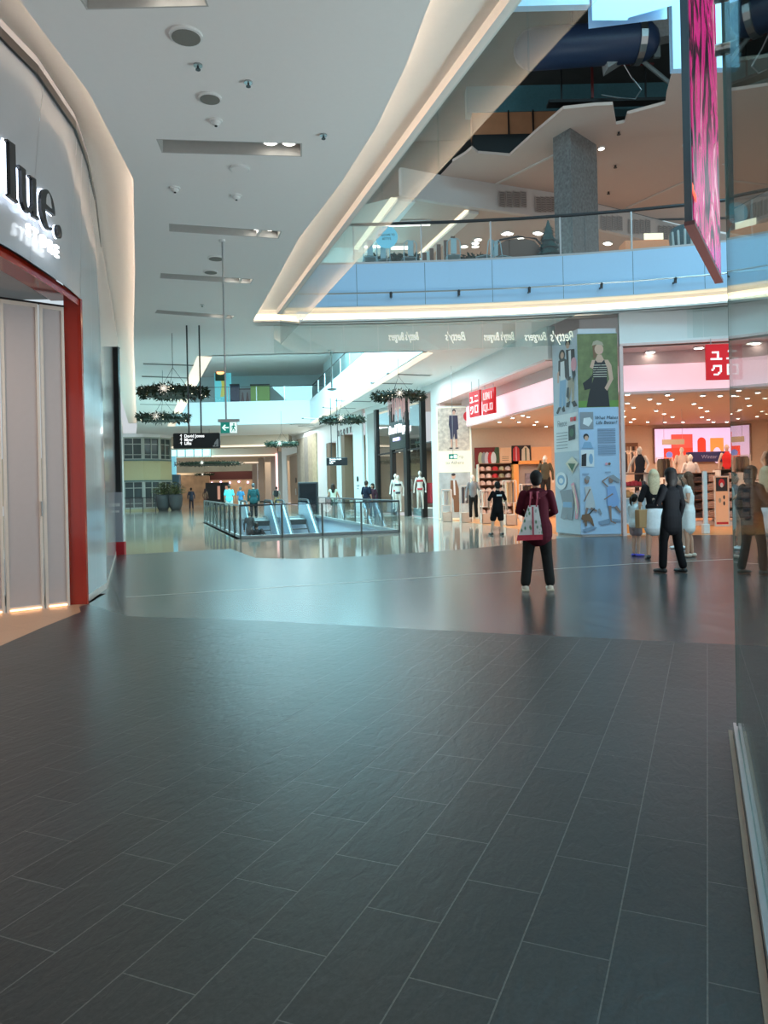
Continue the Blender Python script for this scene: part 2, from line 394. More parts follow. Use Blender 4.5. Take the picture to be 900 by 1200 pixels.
# round speakers, detectors
def disc(name, label, px, py, r, m, cat, drop=.03, group=None):
    p = G(px,py,H); t = thing(name, label, cat, (p.x,p.y,H-drop), 0, group)
    b = MB(); b.lathe([(r*1.12,drop),(r*1.1,.004),(r,0)], n=24); b.build('rim', M_white, t)
    b = MB(); b.cyl(0,0,-.004,.002,r*.95,24); b.build('grille', m, t); return t
M_grille = mat('grey_grille', (.22,.22,.20), .7, scale=200, var=.3)
disc('ceiling_speaker','largest round grey ceiling speaker near the top of the frame',218,41,.155,M_grille,'speaker',group='ceiling speakers')
disc('ceiling_speaker','round grey ceiling speaker just in front of the smoke detector',246,114,.125,M_grille,'speaker',group='ceiling speakers')
disc('ceiling_speaker','oval-looking grey ceiling speaker just beyond the first lit slot',281,197,.13,M_ceil,'speaker',group='ceiling speakers')
disc('ceiling_speaker','small ceiling speaker beside the exit sign rod',253,302,.15,M_grille,'speaker',group='ceiling speakers')
disc('ceiling_speaker','farthest small ceiling speaker before the third lit slot',247,318,.14,M_grille,'speaker',group='ceiling speakers')
for (px,py,l) in ((253,141,'white domed smoke detector between two ceiling speakers'),(277,229,'small white ceiling sensor before the second lit slot'),(205,220,'faint square-rimmed sensor left of the second slot')):
    p = G(px,py,H); t = thing('smoke_detector', l, 'detector', (p.x,p.y,H-.07), 0, 'ceiling detectors')
    b = MB(); b.lathe([(.03,0),(.055,.02),(.06,.045),(.085,.05),(.085,.07)], n=20); b.build('housing', M_white, t)
    b = MB(); b.cyl(0,0,-.012,0,.018,10); b.build('sensor', M_dark, t)
for (px,py,l) in ((232,76,'small sprinkler head near the largest speaker'),(379,158,'sprinkler head on the right part of the grey ceiling'),(291,96,'small sprinkler with white ring right of the second speaker'),(237,357,'tiny sprinkler head near the farthest lit slot')):
    p = G(px,py,H); t = thing('sprinkler_head', l, 'sprinkler', (p.x,p.y,H-.06), 0, 'ceiling sprinklers')
    b = MB(); b.cyl(0,0,.045,.06,.05,16); b.build('ring', M_steel, t)
    b = MB(); b.cyl(0,0,.01,.045,.012,8); b.cyl(0,0,0,.01,.028,12); b.build('nozzle', M_dsteel, t)
# dark linear slots farther along both ceilings
M_slotd = mat('dark_linear_slot', (.03,.03,.03), .5)
for k,(a,c) in enumerate((((168,425),(232,427)),((167,440),(225,442)),((165,455),(217,457)),((165,473),(208,474)),((163,492),(200,493)),((456,437),(507,439)),((436,448),(485,449)),((395,469),(436,470)),((380,477),(418,478)),((356,490),(385,491)),((342,497),(370,498)),((52+300,491+8),(372,500)))):
    A = G(a[0],a[1],H); Bp = G(c[0],c[1],H)
    nm = ['first','second','third','fourth','fifth'][k if k < 5 else min(k-5,4)]
    side = 'left' if k < 5 else 'right'
    t = thing('linear_ceiling_slot', '%s dark linear slot along the far %s ceiling, counted from the camera' % (nm, side) if k < 9 else '%s of the three smallest dark ceiling slots on the far right' % ['nearest','middle','farthest'][k-9], 'ceiling slot', (A.x,A.y,H-.02), math.atan2(Bp.y-A.y,Bp.x-A.x), 'dark linear ceiling slots')
    ln = (Bp-A).length; b = MB(); b.box(0,ln,0,.03,0,.05); b.box(0,ln,.32,.35,0,.05); b.build('rim', M_ceil, t)
    b = MB(); b.box(0,ln,.03,.32,.005,.05); b.build('diffuser', M_slotd, t)
# ---------------------------------------------------------------- upper level edge (fascia) over the corner shop
M_fas = mat('fascia_skylight_tint', (.42,.66,.90), .3, var=.02)  # blue of the skylight mixed into the base colour of white panels
Z2 = 7.95
b = MB(); b.wall(fascia, H+.42, Z2-.02, .15)
struct(b.build('wall_upper_edge', M_fas, recenter=False))
b = MB(); fo = offset(fascia, .35); b.wall(fo, H+.0, H+.42, .1); b.wall(fascia, H+.40, H+.43, .4); b.wall(fascia, H, H+.06, .12); b.use(M_ceil2); struct(b.build('wall_upper_edge', M_ceil2, recenter=False))
b = MB(); fl = offset(fascia, .16)
b.wall(fl, H+.09, H+.17, .03); struct(b.build('trim_4', mat('cove_led_low', (1,.9,.7), .5, emit=2.6, ecol=(1,.76,.48)), recenter=False))
b = MB(); ff = offset(fascia, .33); b.wall(ff, H+.20, H+.30, .015); struct(b.build('trim_5', M_led2, recenter=False))
# vertical joints of the fascia
b = MB()
for px in (418,498,577,660,742,826): 
    for i in range(len(fascia)-1):
        p = L(px, 330, fascia[i], fascia[i+1])
        if fascia[i][0] <= p.x <= fascia[i+1][0]: b.box(p.x-.006,p.x+.006,p.y-.006,p.y+.01,H+.43,Z2-.03)
struct(b.build('trim_6', mat('joint_line', (.12,.2,.28), .5), recenter=False))
# service rail on brackets
def fpt(px, py=330):
    for i in range(len(fascia)-1):
        p = L(px, py, fascia[i], fascia[i+1])
        if fascia[i][0]-1e-6 <= p.x <= fascia[i+1][0]+1e-6:
            d = (Vector(fascia[i+1])-Vector(fascia[i])).normalized(); return p, d
    return p, Vector((1,0))
rail = thing('service_rail', 'thin steel rail on brackets running along the pale blue upper fascia', 'rail', (0,21.3,7.05))
b = MB(); b.tube([(x, y-.18-21.3, 0) for x, y in fascia], .022, 8); b.build('bar', M_steel, rail)
for px in (458,537,619,703,789):
    p, d = fpt(px, 343); b = MB(); b.tube([(p.x,p.y-21.3,-.10),(p.x,p.y-.10-21.3,-.10),(p.x,p.y-.18-21.3,-.02)], .028, 8); b.ball((p.x,p.y-.18-21.3,-.02), .045, 10, 6); b.cyl(p.x,p.y-.16-21.3,-.14,-.04,.04,10); b.build('bracket', M_dsteel, rail)
# balustrade of the upper level
bal = thing('upper_balustrade', 'curved glass balustrade with dark handrail along the upper level food court', 'balustrade', (0,21.3,Z2))
def lc(p, dy=.12, z=0): return (p[0], p[1]+dy-21.3, z)
b = MB(); b.tube([lc(p,z=1.15) for p in fascia], .045, 10); b.build('handrail', M_dsteel, bal)
b = MB(); b.wall([(p[0],p[1]+.08-21.3) for p in fascia], -.02, .06, .1); b.build('base_channel', M_steel, bal)
bp = [fpt(px, 290)[0] for px in (414,494,576,658,742,826,884)]
for p in bp:
    b = MB(); b.box(p.x-.02,p.x+.02,p.y+.10-21.3,p.y+.15-21.3,.0,1.13); b.build('post', M_steel, bal)
ex = [Vector((-3.6,21.35,0))]+bp+[Vector((15,18,0))]
for i in range(len(ex)-1):
    a, c = ex[i], ex[i+1]
    seg = [(a.x+.03,a.y)]+[f for f in fascia if a.x+.1 < f[0] < c.x-.1]+[(c.x-.03,c.y)]
    b = MB(); b.wall([(p[0],p[1]+.11-21.3) for p in seg], .06, 1.1, .012); b.build('glass_panel', M_glass, bal)
# upper floor slab
b = MB(); b.slab([list(offset(fascia,.1))+[(24,18),(24,64),(-18,64),(-18,55.4),(-15.4,55.4),(-5.1,55.4),(1.7,26.4),(-6.2,26.4),(-3.7,21.6)]], Z2-.12, Z2-.02); struct(b.build('floor', mat('upper_floor_tile', (.35,.3,.26), .4), recenter=False))
# ---------------------------------------------------------------- glass smoke baffles under the open well edge
ZB0, ZB1 = 5.5, 6.58
bf = thing('smoke_baffle', 'long clear glass smoke baffle hanging along the curved left edge of the void', 'glass baffle', (0,14,ZB0))
ys = [6.3+i*1.86 for i in range(9)]
ys = [1.0,3.2]+[5.2+i*2.29 for i in range(8)]
for i in range(len(ys)-1):
    y0, y1 = ys[i], ys[i+1]-.014
    b = MB(); b.wall([(3.94-.318*y0-.02, y0-14), (3.94-.318*y1-.02, y1-14)], .13, ZB1-ZB0, .012); b.build('glass_panel', M_baffle, bf)
bf.location.z = ZB0-.0
b = MB(); b.wall([(3.94-.318*y-.05, y-14) for y in (1,10,21.2)], ZB1-ZB0-.06, ZB1-ZB0+.02, .06); b.build('head_channel', M_steel, bf)
bf2 = thing('smoke_baffle', 'clear glass smoke baffle with painted script reflection, below the long cove above the corner shop', 'glass baffle', (0,21.3,ZB0))
off = offset(fascia, .45); cuts = [p.x for p in (fpt(x,395)[0] for x in (318,362,402,443,485,527,568,608,655,702,743,785,833,870))]+[13.0]
def fy(x):
    for i in range(len(off)-1):
        if off[i][0] <= x <= off[i+1][0]: return off[i][1]+(off[i+1][1]-off[i][1])*(x-off[i][0])/(off[i+1][0]-off[i][0])
    return off[0][1]
for i in range(len(cuts)-1):
    x0, x1 = cuts[i]+.006, cuts[i+1]-.006
    b = MB(); b.wall([(x0, fy(x0)-21.3), (x1, fy(x1)-21.3)], 0, H-ZB0, .012); b.build('glass_panel', M_baffle, bf2)
M_reflection = mat('reflected_script_glow', (.9,.85,.7), .4, emit=.7, ecol=(1,.95,.8))  # glowing letters stand in for a sign reflected in the glass
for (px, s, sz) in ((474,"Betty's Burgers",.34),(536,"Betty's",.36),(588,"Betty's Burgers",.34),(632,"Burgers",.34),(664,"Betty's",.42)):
    p = fpt(px, 392)[0]; text('script_reflection', s, sz, M_reflection, bf2, (p.x, fy(p.x)-21.3-.012, CH+(ray(px,391)[1]*-1)/FL*p.y-ZB0), .003, .35, True, sx=.42 if len(s) > 8 else .6)
# ---------------------------------------------------------------- second void further down the mall
b = MB(); zt = 8.0
b.wall([(-6.0,26.6),(-15.2,55)], H, zt, .15); b.wall([(-15.2,55),(-5.3,55)], H, zt, .15); b.wall([(-5.3,55),(1.5,26.6)], H, zt, .15); b.wall([(1.5,26.6),(-6.0,26.6)], H, zt, .15)
struct(b.build('wall_far_void', mat('white_fascia', (.80,.84,.86), .4, var=.02), recenter=False))
b = MB()
for (p, q) in (((-6.15,26.6),(-15.4,55.1)), ((1.7,26.6),(-5.1,55.1))):
    dx = .25 if p[0] < 0 else -.25
    b.wall([p, q], H-.02, H+.04, .02)
lowz = H-.012
b.wall([(-6.02,26.7),(-15.2,54.9)], H-.03, H+.02, .5); b.wall([(1.5,26.8),(-5.3,54.9)], H-.03, H+.02, -.35)
struct(b.build('trim_7', mat('cove_lit_soffit_glow', (1,.86,.70), .5, emit=.75, ecol=(1,.84,.68)), recenter=False))  # cove light on the soffit put in as emission
fb = thing('far_balustrade', 'glass balustrade around the far upper void in front of lime green shop', 'balustrade', (-8,40,zt))
pts = [(1.7,26.6),(-5.1,55.2),(-15.4,55.2),(-6.2,26.6)]
b = MB(); b.tube([(p[0]+8,p[1]-40,1.1) for p in pts], .04, 8); b.build('handrail', M_dsteel, fb)
for i in range(3):
    a, c = Vector(pts[i]), Vector(pts[i+1]); n = 10 if i != 1 else 5
    b = MB(); b.wall([(a.x+8,a.y-40),(c.x+8,c.y-40)], 0, 1.05, .012); b.build('glass_panel', M_glass, fb)
    for k in range(n+1):
        p = a+(c-a)*k/n; b = MB(); b.box(p.x+8-.025,p.x+8+.025,p.y-40-.025,p.y-40+.025,0,1.08); b.build('post', M_steel, fb)
# ---------------------------------------------------------------- stair well walls, lower level
b = MB(); M_wellw = mat('well_lining', (.60,.64,.72), .5, var=.02)
for i in range(4): b.wall([well[i], well[(i+1)%4]], -5, -.0, -.12)
struct(b.build('wall_well', M_wellw, recenter=False))
b = MB(); b.poly([[(-16,12),(9,12),(9,50),(-16,50)]], -5); struct(b.build('floor', M_f3, recenter=False))
b = MB()
for i in range(4): b.wall([well[i], well[(i+1)%4]], -.01, .10, .12)
struct(b.build('trim_8', mat('well_kerb', (.30,.31,.31), .4), recenter=False))
# frontage closing the right side of the mall, out of the photograph
b = MB(); b.box(15.8,16.0,4.0,19.55,0,H); b.box(15.8,19.2,19.0,19.6,0,H); struct(b.build('wall_right', M_white, recenter=False))
b = MB(); b.wall([(15.78,4.0),(15.78,19.5)], 0, .12, .03); struct(b.build('baseboard_right', M_steel, recenter=False))
# ================================================================ left store: glossy curved cladding, red reveal, glass entry
store = None
def bez(pts, zb, zt, pt, mb, bow=0.0, rows=10):
    n = len(pts); vs = []
    for r in range(rows+1):
        k = r/rows; s = math.sin(k*PI)*bow
        for i in range(n):
            z = zb[i]*(1-k)+zt*k; q = max(0, (z-2.2)/(zt-2.2)); q = q*q
            vs.append((pts[i][0]*(1-q)+pt[i][0]*q, pts[i][1]*(1-q)+pt[i][1]*q, z))
    fs = [(r*n+i, r*n+i+1, (r+1)*n+i+1, (r+1)*n+i) for r in range(rows) for i in range(n-1)]
    mb.add(vs, fs)
HB = 4.26
# facade split in panels with joints
def interp(line, y):
    for i in range(len(line)-1):
        if line[i][1] <= y <= line[i+1][1]+1e-6:
            k = (y-line[i][1])/(line[i+1][1]-line[i][1]); return (line[i][0]+(line[i+1][0]-line[i][0])*k, y)
    return line[-1]
ys_panels = [-6,-3,0,2.5,4.6,6.1,7.45,8.75,10.05,11.3,12.6,14.2,16.2,18.7,21.2,24]
panelled = MB().use(M_clad)
for i in range(len(ys_panels)-1):
    y0, y1 = ys_panels[i]+.004, ys_panels[i+1]-.004
    sub = [y0+(y1-y0)*k/5 for k in range(6)]
    if y0 < 10.46 < y1: sub = sorted(sub+[10.455, 10.465])
    A = [interp(clad_bot, y) for y in sub]; T = [interp(clad_top, y) for y in sub]
    zb = [HB if y < 10.46 else .10 for y in sub]
    if y0 < 10.46 < y1:
        j = sub.index(10.455); bez(A[:j+1], zb[:j+1], 6.5, T[:j+1], panelled); j2 = sub.index(10.465); bez(A[j2:], zb[j2:], 6.5, T[j2:], panelled)
    else: bez(A, zb, 6.5, T, panelled)
struct(panelled.build('wall_left', recenter=False, smooth=True))
b = MB()   # dark backing seen in the joints and shadow gap along the top, metal base strip
bb = [(p[0]-.06,p[1]) for p in clad_bot if p[1] < 10.4]+[(-4.26,10.46)]
b.wall([(p[0]-.30,p[1]) for p in clad_bot if p[1] < 10.4]+[(-4.5,10.46)], HB, 6.5, .1)
b.wall([(-4.30,10.46),(-4.62,12.1),(-5.42,14.5),(-6.82,18.7),(-8.5,24)], 0, 6.5, .1)
struct(b.build('wall_left', mat('backing', (.25,.24,.24), .5), recenter=False))
b = MB(); b.wall([(-4.21,10.52),(-4.5,12.1),(-5.3,14.5),(-6.7,18.7)], 0, .10, .08)
struct(b.build('baseboard_left', mat('warm_base_strip', (.7,.62,.55), .3), recenter=False))
b = MB(); tt = [p for p in clad_top if 4 <= p[1] <= 14.6]
b.wall([(p[0]+.015,p[1]) for p in tt], [6.28,6.26,6.25,6.25,6.25,6.26,6.31][:len(tt)] if False else 6.29, 6.40, .03)
struct(b.build('trim_9', M_black, recenter=False))
# red reveal: soffit strip, jamb and frame
b = MB()
hd = [(-4.25,0),(-4.15,7.8),(-4.13,8.5),(-4.15,9.8),(-4.19,10.46)]
b.wall(hd, HB-.03, HB+.02, .38)                       # underside strip
b.wall(hd, HB-.10, HB+.02, .015)
b.wall([(-4.175,10.48),(-4.40,10.44)], 0, HB, -.06)
b.wall([(-4.17,10.46),(-4.17,10.52)], 0, HB, .05)
rv = b.build('door_reveal', M_orange, recenter=False); rv.name = 'trim_10'; struct(rv)
# recessed entry ceiling and glass screen with white frosted panels
M_frost = mat('frosted_panel', (.50,.46,.465), .35, var=.03)
M_frame = mat('cream_aluminium', (.74,.67,.60), .3, metal=.2)
b = MB(); b.poly([[(-4.5,0),(-4.5,10.4),(-9,10.2),(-9,0)]], HB-.02, up=False); struct(b.build('ceiling', mat('entry_ceiling', (.35,.35,.36), .5), recenter=False))
p0, p1 = Vector((-4.38,10.40)), Vector((-7.2,7.96))
d = (p1-p0).normalized(); sc = thing('entry_screen', 'frosted glazed screen with cream frames under the red reveal of the left store', 'glazed screen', (p0.x,p0.y,0), math.atan2(-d.y,-d.x))
# local x runs from camera-left towards the jamb; origin at the jamb
zt = 4.12
def onscreen(px, py): 
    p = L(px, py, p0, p1); return -(Vector((p.x,p.y))-p0).length
xs = [0, onscreen(50,600), onscreen(4,600), -2.2, -3.2]
for i in range(4):
    x1, x0 = xs[i]-.012, xs[i+1]+.012
    b = MB(); b.box(x0+.035,x1-.035,-.01,.01,.06,zt-.05); b.build('frosted_panel', M_frost, sc)
    b = MB(); b.box(x0,x0+.035,-.03,.03,0,zt); b.box(x1-.035,x1,-.03,.03,0,zt); b.box(x0+.035,x1-.035,-.03,.03,0,.06); b.box(x0+.035,x1-.035,-.03,.03,zt-.05,zt); b.build('frame', M_frame, sc)
    b = MB(); b.box(x0+.04,x1-.04,-.045,-.032,.012,.03); b.build('floor_led', mat('floor_led', (1,.6,.35), .5, emit=5, ecol=(1,.5,.25)), sc)
b = MB(); b.box(-3.2,0,-.02,.02,zt,zt+.03); b.build('head_rail', M_black, sc)
b = MB(); b.box(xs[1]-.03,xs[1]-.015,-.06,-.03,1.25,1.45); b.build('lock', M_steel, sc)
# ceiling vent in the entry
t = thing('ceiling_vent', 'small dark ceiling vent inside the left store entry', 'vent', (-4.95,8.9,HB-.05)); b = MB(); b.box(-.16,.16,-.1,.1,0,.03); b.build('frame', M_dark, t)
b = MB(); [b.box(-.14,.14,-.085+.03*k,-.075+.03*k,-.005,0) for k in range(6)]; b.build('slat', M_black, t)
# sign lettering  (local x = along the wall towards the back, origin at first letter baseline)
M_sblack = mat('sign_black_face', (.01,.01,.012), .3)
M_halo = mat('sign_halo', (.75,.85,1), .5, emit=3.2, ecol=(.72,.84,1))
sx0 = -3.985
sg = thing('store_sign', 'black halo lit serif lettering reading lue. over STORE on the white cladding', 'sign', (-4.00,8.02,4.72), math.atan2(1,-.02))
def arc(cx, cz, rx, rz, a0, a1, n=18): return [(cx+rx*math.cos(math.radians(a0+(a1-a0)*k/n)), cz+rz*math.sin(math.radians(a0+(a1-a0)*k/n))) for k in range(n+1)]
def grow(b, pts, y0, y1): b.prism(pts, y0, y1)
letters = {
 'l': [[(-.06,0),(.16,0),(.16,.02),(.12,.035),(.12,.62),(-.06,.60),(-.06,.585),(-.02,.575),(-.02,.035),(-.06,.02)]],
 'u': [[(.20,.44),(.36,.45),(.36,.12)]+arc(.425,.12,.065,.085,180,270,6)+[(.47,.05),(.52,.12),(.52,.41),(.46,.42),(.46,.435),(.62,.45),(.62,.04),(.68,.025),(.68,.0),(.53,-.01),(.52,.06),(.47,.01),(.40,-.02),(.33,-.01),(.26,.05),(.25,.12),(.25,.40),(.20,.42)]],
 'e': [arc(.935,.215,.205,.235,0,312,26)+[(1.05,.07)]+arc(.955,.215,.105,.195,300,150,12)+[(.865,.235),(1.03,.235)]+[(1.03,.26),(.868,.26)]+arc(.95,.22,.09,.205,150,0,10)],
 'dot': [arc(1.25,.06,.075,.08,0,342,19)]}
letters['e'] = [arc(.935,.215,.20,.235,0,305,26)+arc(.965,.215,.115,.205,300,185,12)+[(1.03,.215),(1.135,.215)], ]
ecut = arc(.955,.235,.085,.185,5,175,10)
for k, polys in letters.items():
    for pl in polys:
        b = MB(); b.prism(pl, -.09, -.05); o = b.build('letter', M_sblack, sg)
        cx = sum(p[0] for p in pl)/len(pl); cz = sum(p[1] for p in pl)/len(pl)
        bb2 = MB(); 
        xs_ = [p[0] for p in pl]; zs_ = [p[1] for p in pl]
        n = len(pl); og = []
        for i in range(n):
            a = Vector(pl[i-1]); c = Vector(pl[(i+1)%n]); t = (c-a); t = t.normalized() if t.length else Vector((1,0)); og.append((pl[i][0], pl[i][1]))
        bb2.prism([(cx+(x-cx)*1.06, cz+(z-cz)*1.03) for x, z in og], -.04, -.028); bb2.build('halo', M_halo, o)
# the counter of the e shows the wall
b = MB(); b.prism([(.865,.262)]+arc(.95,.262,.075,.155,180,0,10)[::1], -.0915, -.0905); 
b.build('letter_counter', M_clad, sg)
so = text('small_lettering', 'S T O R E', .20, mat('white_lit_letter', (.9,.95,1), .4, emit=3.2, ecol=(.85,.93,1)), sg, (.86,-.05,-.19), .015, sx=1.05, bold=.004)
lamp('sign_halo_lamp', 'AREA', (-3.86,8.6,4.55), 0.0, (.8,.9,1), .1) if False else None
# blade signs and totem further along the left wall
t = thing('blade_sign', 'tall black blade sign standing beyond the end of the glossy white cladding', 'sign', (-6.86,19.3,0))
b = MB(); b.box(-.14,.10,0,.12,0.0,5.25); b.build('body', M_black, t); b = MB(); b.box(-.15,.11,-.01,.13,5.25,5.29); b.build('cap', M_dsteel, t)
t = thing('blade_sign', 'second dark blade sign behind the tall black one, lower and further', 'sign', (-8.42,23.2,0))
b = MB(); b.box(-.14,.12,0,.12,0,4.9); b.build('body', mat('dark_grey_blade', (.06,.06,.07), .3), t); b = MB(); b.box(-.15,.13,-.01,.13,4.9,4.94); b.build('cap', M_dsteel, t)
t = thing('information_totem', 'grey totem with red base at the end of the white cladding', 'totem', (-6.50,18.6,0))
b = MB(); b.box(-.22,.0,0,.08,.32,1.55); b.build('panel', mat('grey_totem', (.36,.38,.42), .4), t)
b = MB(); b.box(-.24,.04,-.02,.12,0,.32); tag(b.build('base', mat('red_base', (.5,.01,.02), .35), t), 'red base')
b = MB(); b.box(-.17,-.05,-.004,0,1.2,1.28); b.box(-.17,-.07,-.004,0,1.05,1.10); b.build('lettering', M_white, t)
b = MB(); b.box(-.50,-.36,-.2,-.18,1.1,2.3); b.build('lit_edge', mat('white_lit_box', (1,1,1), .4, emit=1.6), t)
# left wall beyond
b = MB(); b.wall([(-7.1,19.6),(-8.75,24),(-19.2,55.5)], 0, 6.5, .12); struct(b.build('wall_left', M_white, recenter=False))
# ================================================================ far left curved building
M_stone = mat('yellow_sandstone_wall', (.52,.47,.26), .6, var=.06)
M_wgl = mat('dark_window', (.05,.07,.07), .15)
M_mull = mat('pale_mullion', (.42,.45,.40), .5)
fbld = thing('curved_building', 'yellow sandstone building with curved corner and gridded windows at the far left', 'building', (-20,61,0))
arcp = [(-6.0,1.0),(-3.2,0),(-1.2,.1),(.3,.6),(1.4,1.6),(1.9,3.2)]
def ov(p): return (p[0]+0.0, p[1]+0.0)
for (z0, z1, m, nm) in ((0,.15,M_stone,'plinth'),(2.45,4.15,M_stone,'wall_band'),(6.05,6.35,M_ceil,'cornice')):
    b = MB(); b.wall(arcp, z0, z1, .3); b.build(nm, m, fbld)
for (z0, z1) in ((.15,2.45),(4.15,6.05)):
    for i in range(len(arcp)-1):
        a, c = Vector(arcp[i]), Vector(arcp[i+1]); dd = (c-a); ln = dd.length; dd.normalize()
        M = Matrix.Translation((a.x,a.y,0)) @ Matrix.Rotation(math.atan2(dd.y,dd.x), 4, 'Z')
        b = MB(); b.use(M_wgl).box(.12,ln-.12,.12,.16,z0+.1,z1-.1,M); w = b.build('window', None, fbld)
        b = MB().use(M_mull); b.box(0,.14,.0,.2,z0,z1,M); b.box(ln-.14,ln,0,.2,z0,z1,M); b.box(.14,ln-.14,0,.2,z0,z0+.12,M); b.box(.14,ln-.14,0,.2,z1-.12,z1,M)
        for k in range(1, max(2,int(ln/.9))): x = ln*k/max(2,int(ln/.9)); b.box(x-.035,x+.035,.04,.12,z0,z1,M)
        b.box(.14,ln-.14,.04,.12,z1-.62,z1-.56,M); b.box(.14,ln-.14,.04,.12,z0+.42,z0+.47,M); b.build('window_frame', None, w)
for (z0) in (2.38,4.08):
    b = MB(); b.wall([(p[0],p[1]-.06) for p in arcp], z0, z0+.12, .3); b.build('string_course', mat('dark_teal_course', (.10,.16,.15), .5), fbld)
gr = thing('low_glass_fence', 'low dark railing in front of the yellow sandstone building', 'railing', (-20,59,0))
b = MB(); b.wall([(-5,0),(2.0,0)], 1.05, 1.11, .06); b.build('handrail', M_dsteel, gr)
b = MB(); b.wall([(-5,0.02),(2.0,0.02)], .08, 1.0, .012); b.build('glass_panel', M_glass, gr)
for k in range(8): b = MB(); b.box(-5+k,-4.95+k,-.01,.05,0,1.06); b.build('post', M_dsteel, gr)
# ================================================================ right-hand frontage far to near
M_rwall = M_white
rw = [(2.5,34.6),(-.45,44),(-1.3,46.2),(-7.9,68),(-11.5,80),(-16,95)]
b = MB()
# white pier beside the corner shop plus wall above the dark shop
b.wall([(2.5,34.6),(2.28,35.35)], 0, H, -.5)
b.wall([(2.28,35.3),(-.45,44)], 6.0, H, -.3)
b.wall([(-.45,44),(-1.05,45.6)], 0, H, -.5)
struct(b.build('wall_right', M_rwall, recenter=False))
b = MB(); b.wall([(-.45,43.95),(-.95,45.5)], 0, 5.9, .05); struct(b.build('wall_right', mat('warm_grey_pier', (.42,.42,.40), .5), recenter=False))
# dark glass lingerie shop
q0, q1 = Vector((2.25,35.4)), Vector((-.42,43.9)); dd = (q1-q0); LN = dd.length; dd.normalize()
shop = thing('lingerie_shopfront', 'tall dark glass shopfront with black frames and white script sign', 'shopfront', (q0.x,q0.y,0), math.atan2(-dd.y,-dd.x))
# local +x towards camera side (q0), so openings are at negative x ; interior is +y local? compute side
M_dglass = glass('shop_glass', (.42,.47,.47), 3.2, .09)
def sx(px, py=560):
    p = L(px, py, q0, q1); return -(Vector((p.x,p.y))-q0).length
fr = [0, sx(478), sx(462), sx(443)+.0, -LN]
for px, w in ((496.5,.28),(477.5,.50),(461,.36),(443,.45)):
    x = sx(px); b = MB(); b.box(x-w/2,x+w/2,-.12,.12,0,6.0); b.build('post', M_black, shop)
xs = [sx(496.5)-.1, sx(477.5), sx(461), sx(443)]
for i in range(3):
    b = MB(); b.box(xs[i+1],xs[i],-.02,.0,3.4,6.0); b.build('transom_glass', M_dglass, shop)
    b = MB(); b.box(xs[i+1],xs[i],-.06,.06,3.34,3.42); b.build('rail', M_black, shop)
    if i != 1: b = MB(); b.box(xs[i+1],xs[i],-.02,.0,.08,3.34); b.build('shop_window', glass('clear_shop_glass', (.8,.84,.84), 1.2), shop)
b = MB(); b.box(xs[2],xs[1]+.2,-.14,-.06,3.5,5.0); b.build('sign_panel', mat('smoked_sign', (.03,.045,.045), .2), shop)
M_wneon = mat('white_neon', (1,1,1), .4, emit=1.8, ecol=(.92,.95,1))
text('script_sign', 'Bras N Things', .62, M_wneon, shop, ((xs[2]+xs[1])/2+.1,-.18,4.55), .02, .35, sx=.75, bold=.008)
text('script_sign', 'INTIMATES', .22, mat('violet_neon', (.7,.6,1), .4, emit=1.6, ecol=(.7,.6,1)), shop, ((xs[2]+xs[1])/2,-.18,4.02), .01, bold=.008)
b = MB(); b.box(-LN,0,4.2,4.3,0,3.6); b.box(-LN,-LN+.1,.1,4.2,0,3.6); b.box(-.1,0,.1,4.2,0,3.6); b.build('back_wall', mat('shop_back_wall', (.38,.33,.27), .6), shop)
b = MB(); b.box(-LN,0,.1,4.3,3.6,3.65); b.build('shop_ceiling', mat('shop_dark_ceiling', (.10,.11,.11), .5), shop)
for k in range(8):
    x = -LN+.6+k*1.05; b = MB(); b.cyl(x,1.2+.3*(k%2),3.5,3.59,.09,10); b.build('downlight', M_down, shop)
b = MB(); b.box(xs[0]-2.2,xs[0]-.1,.25,1.1,0,.42); tag(b.build('plinth', mat('pale_plinth', (.6,.72,.72), .4), shop), 'pale plinth under the mannequin')
for k in range(7):
    b = MB(); cc = [(.5,.05,.08),(.8,.35,.4),(.05,.05,.06),(.2,.6,.65),(.75,.65,.55)][k%5]
    b.bbox(-LN+.5+k*1.05,-LN+1.2+k*1.05,2.9,3.2,.5,1.7,.05); b.build('hanging_display', mat('display_cloth_%d'%(k%5), cc, .7), shop)
lamp('lingerie_shop_light', 'AREA', (2.6,40,3.5), 260, (1,.86,.7), 2.5, rot=(0,0,0))
# white wall with tall openings, sign, timber panel, brown door, red neon strip
w0, w1 = Vector((-1.05,45.55)), Vector((-7.9,68)); wd = (w1-w0).normalized()
wang = math.atan2(-wd.y,-wd.x)
def wx(px, py=560):
    p = L(px, py, w0, w1); return -(Vector((p.x,p.y))-w0).length
def wz(px, py): return L(px, py, w0, w1).z
def wallbox(b, pxa, pxb, z0, z1, y0=-.02, y1=.1): b.box(min(wx(pxa),wx(pxb)), max(wx(pxa),wx(pxb)), y0, y1, z0, z1)
wl = thing('wall_right', '', '', (w0.x,w0.y,0), wang); 
for k in ('label','category'):
    if k in wl: del wl[k]
struct(wl)
b = MB(); 
open_px = [(400,415,wz(407,508)),(383,395,wz(389,518)),(350,373,0),(336,349,wz(342,532))]
wallbox(b,425.5,415,0,H); wallbox(b,415,400,open_px[0][2],H); wallbox(b,400,395,0,H); wallbox(b,395,383,open_px[1][2],H); wallbox(b,383,373,0,H)
wallbox(b,373,350,0,H); wallbox(b,350,349,0,H); wallbox(b,349,336,open_px[3][2],H); wallbox(b,336,331,0,H)
struct(b.build('wall_right', M_rwall, wl))
b = MB(); 
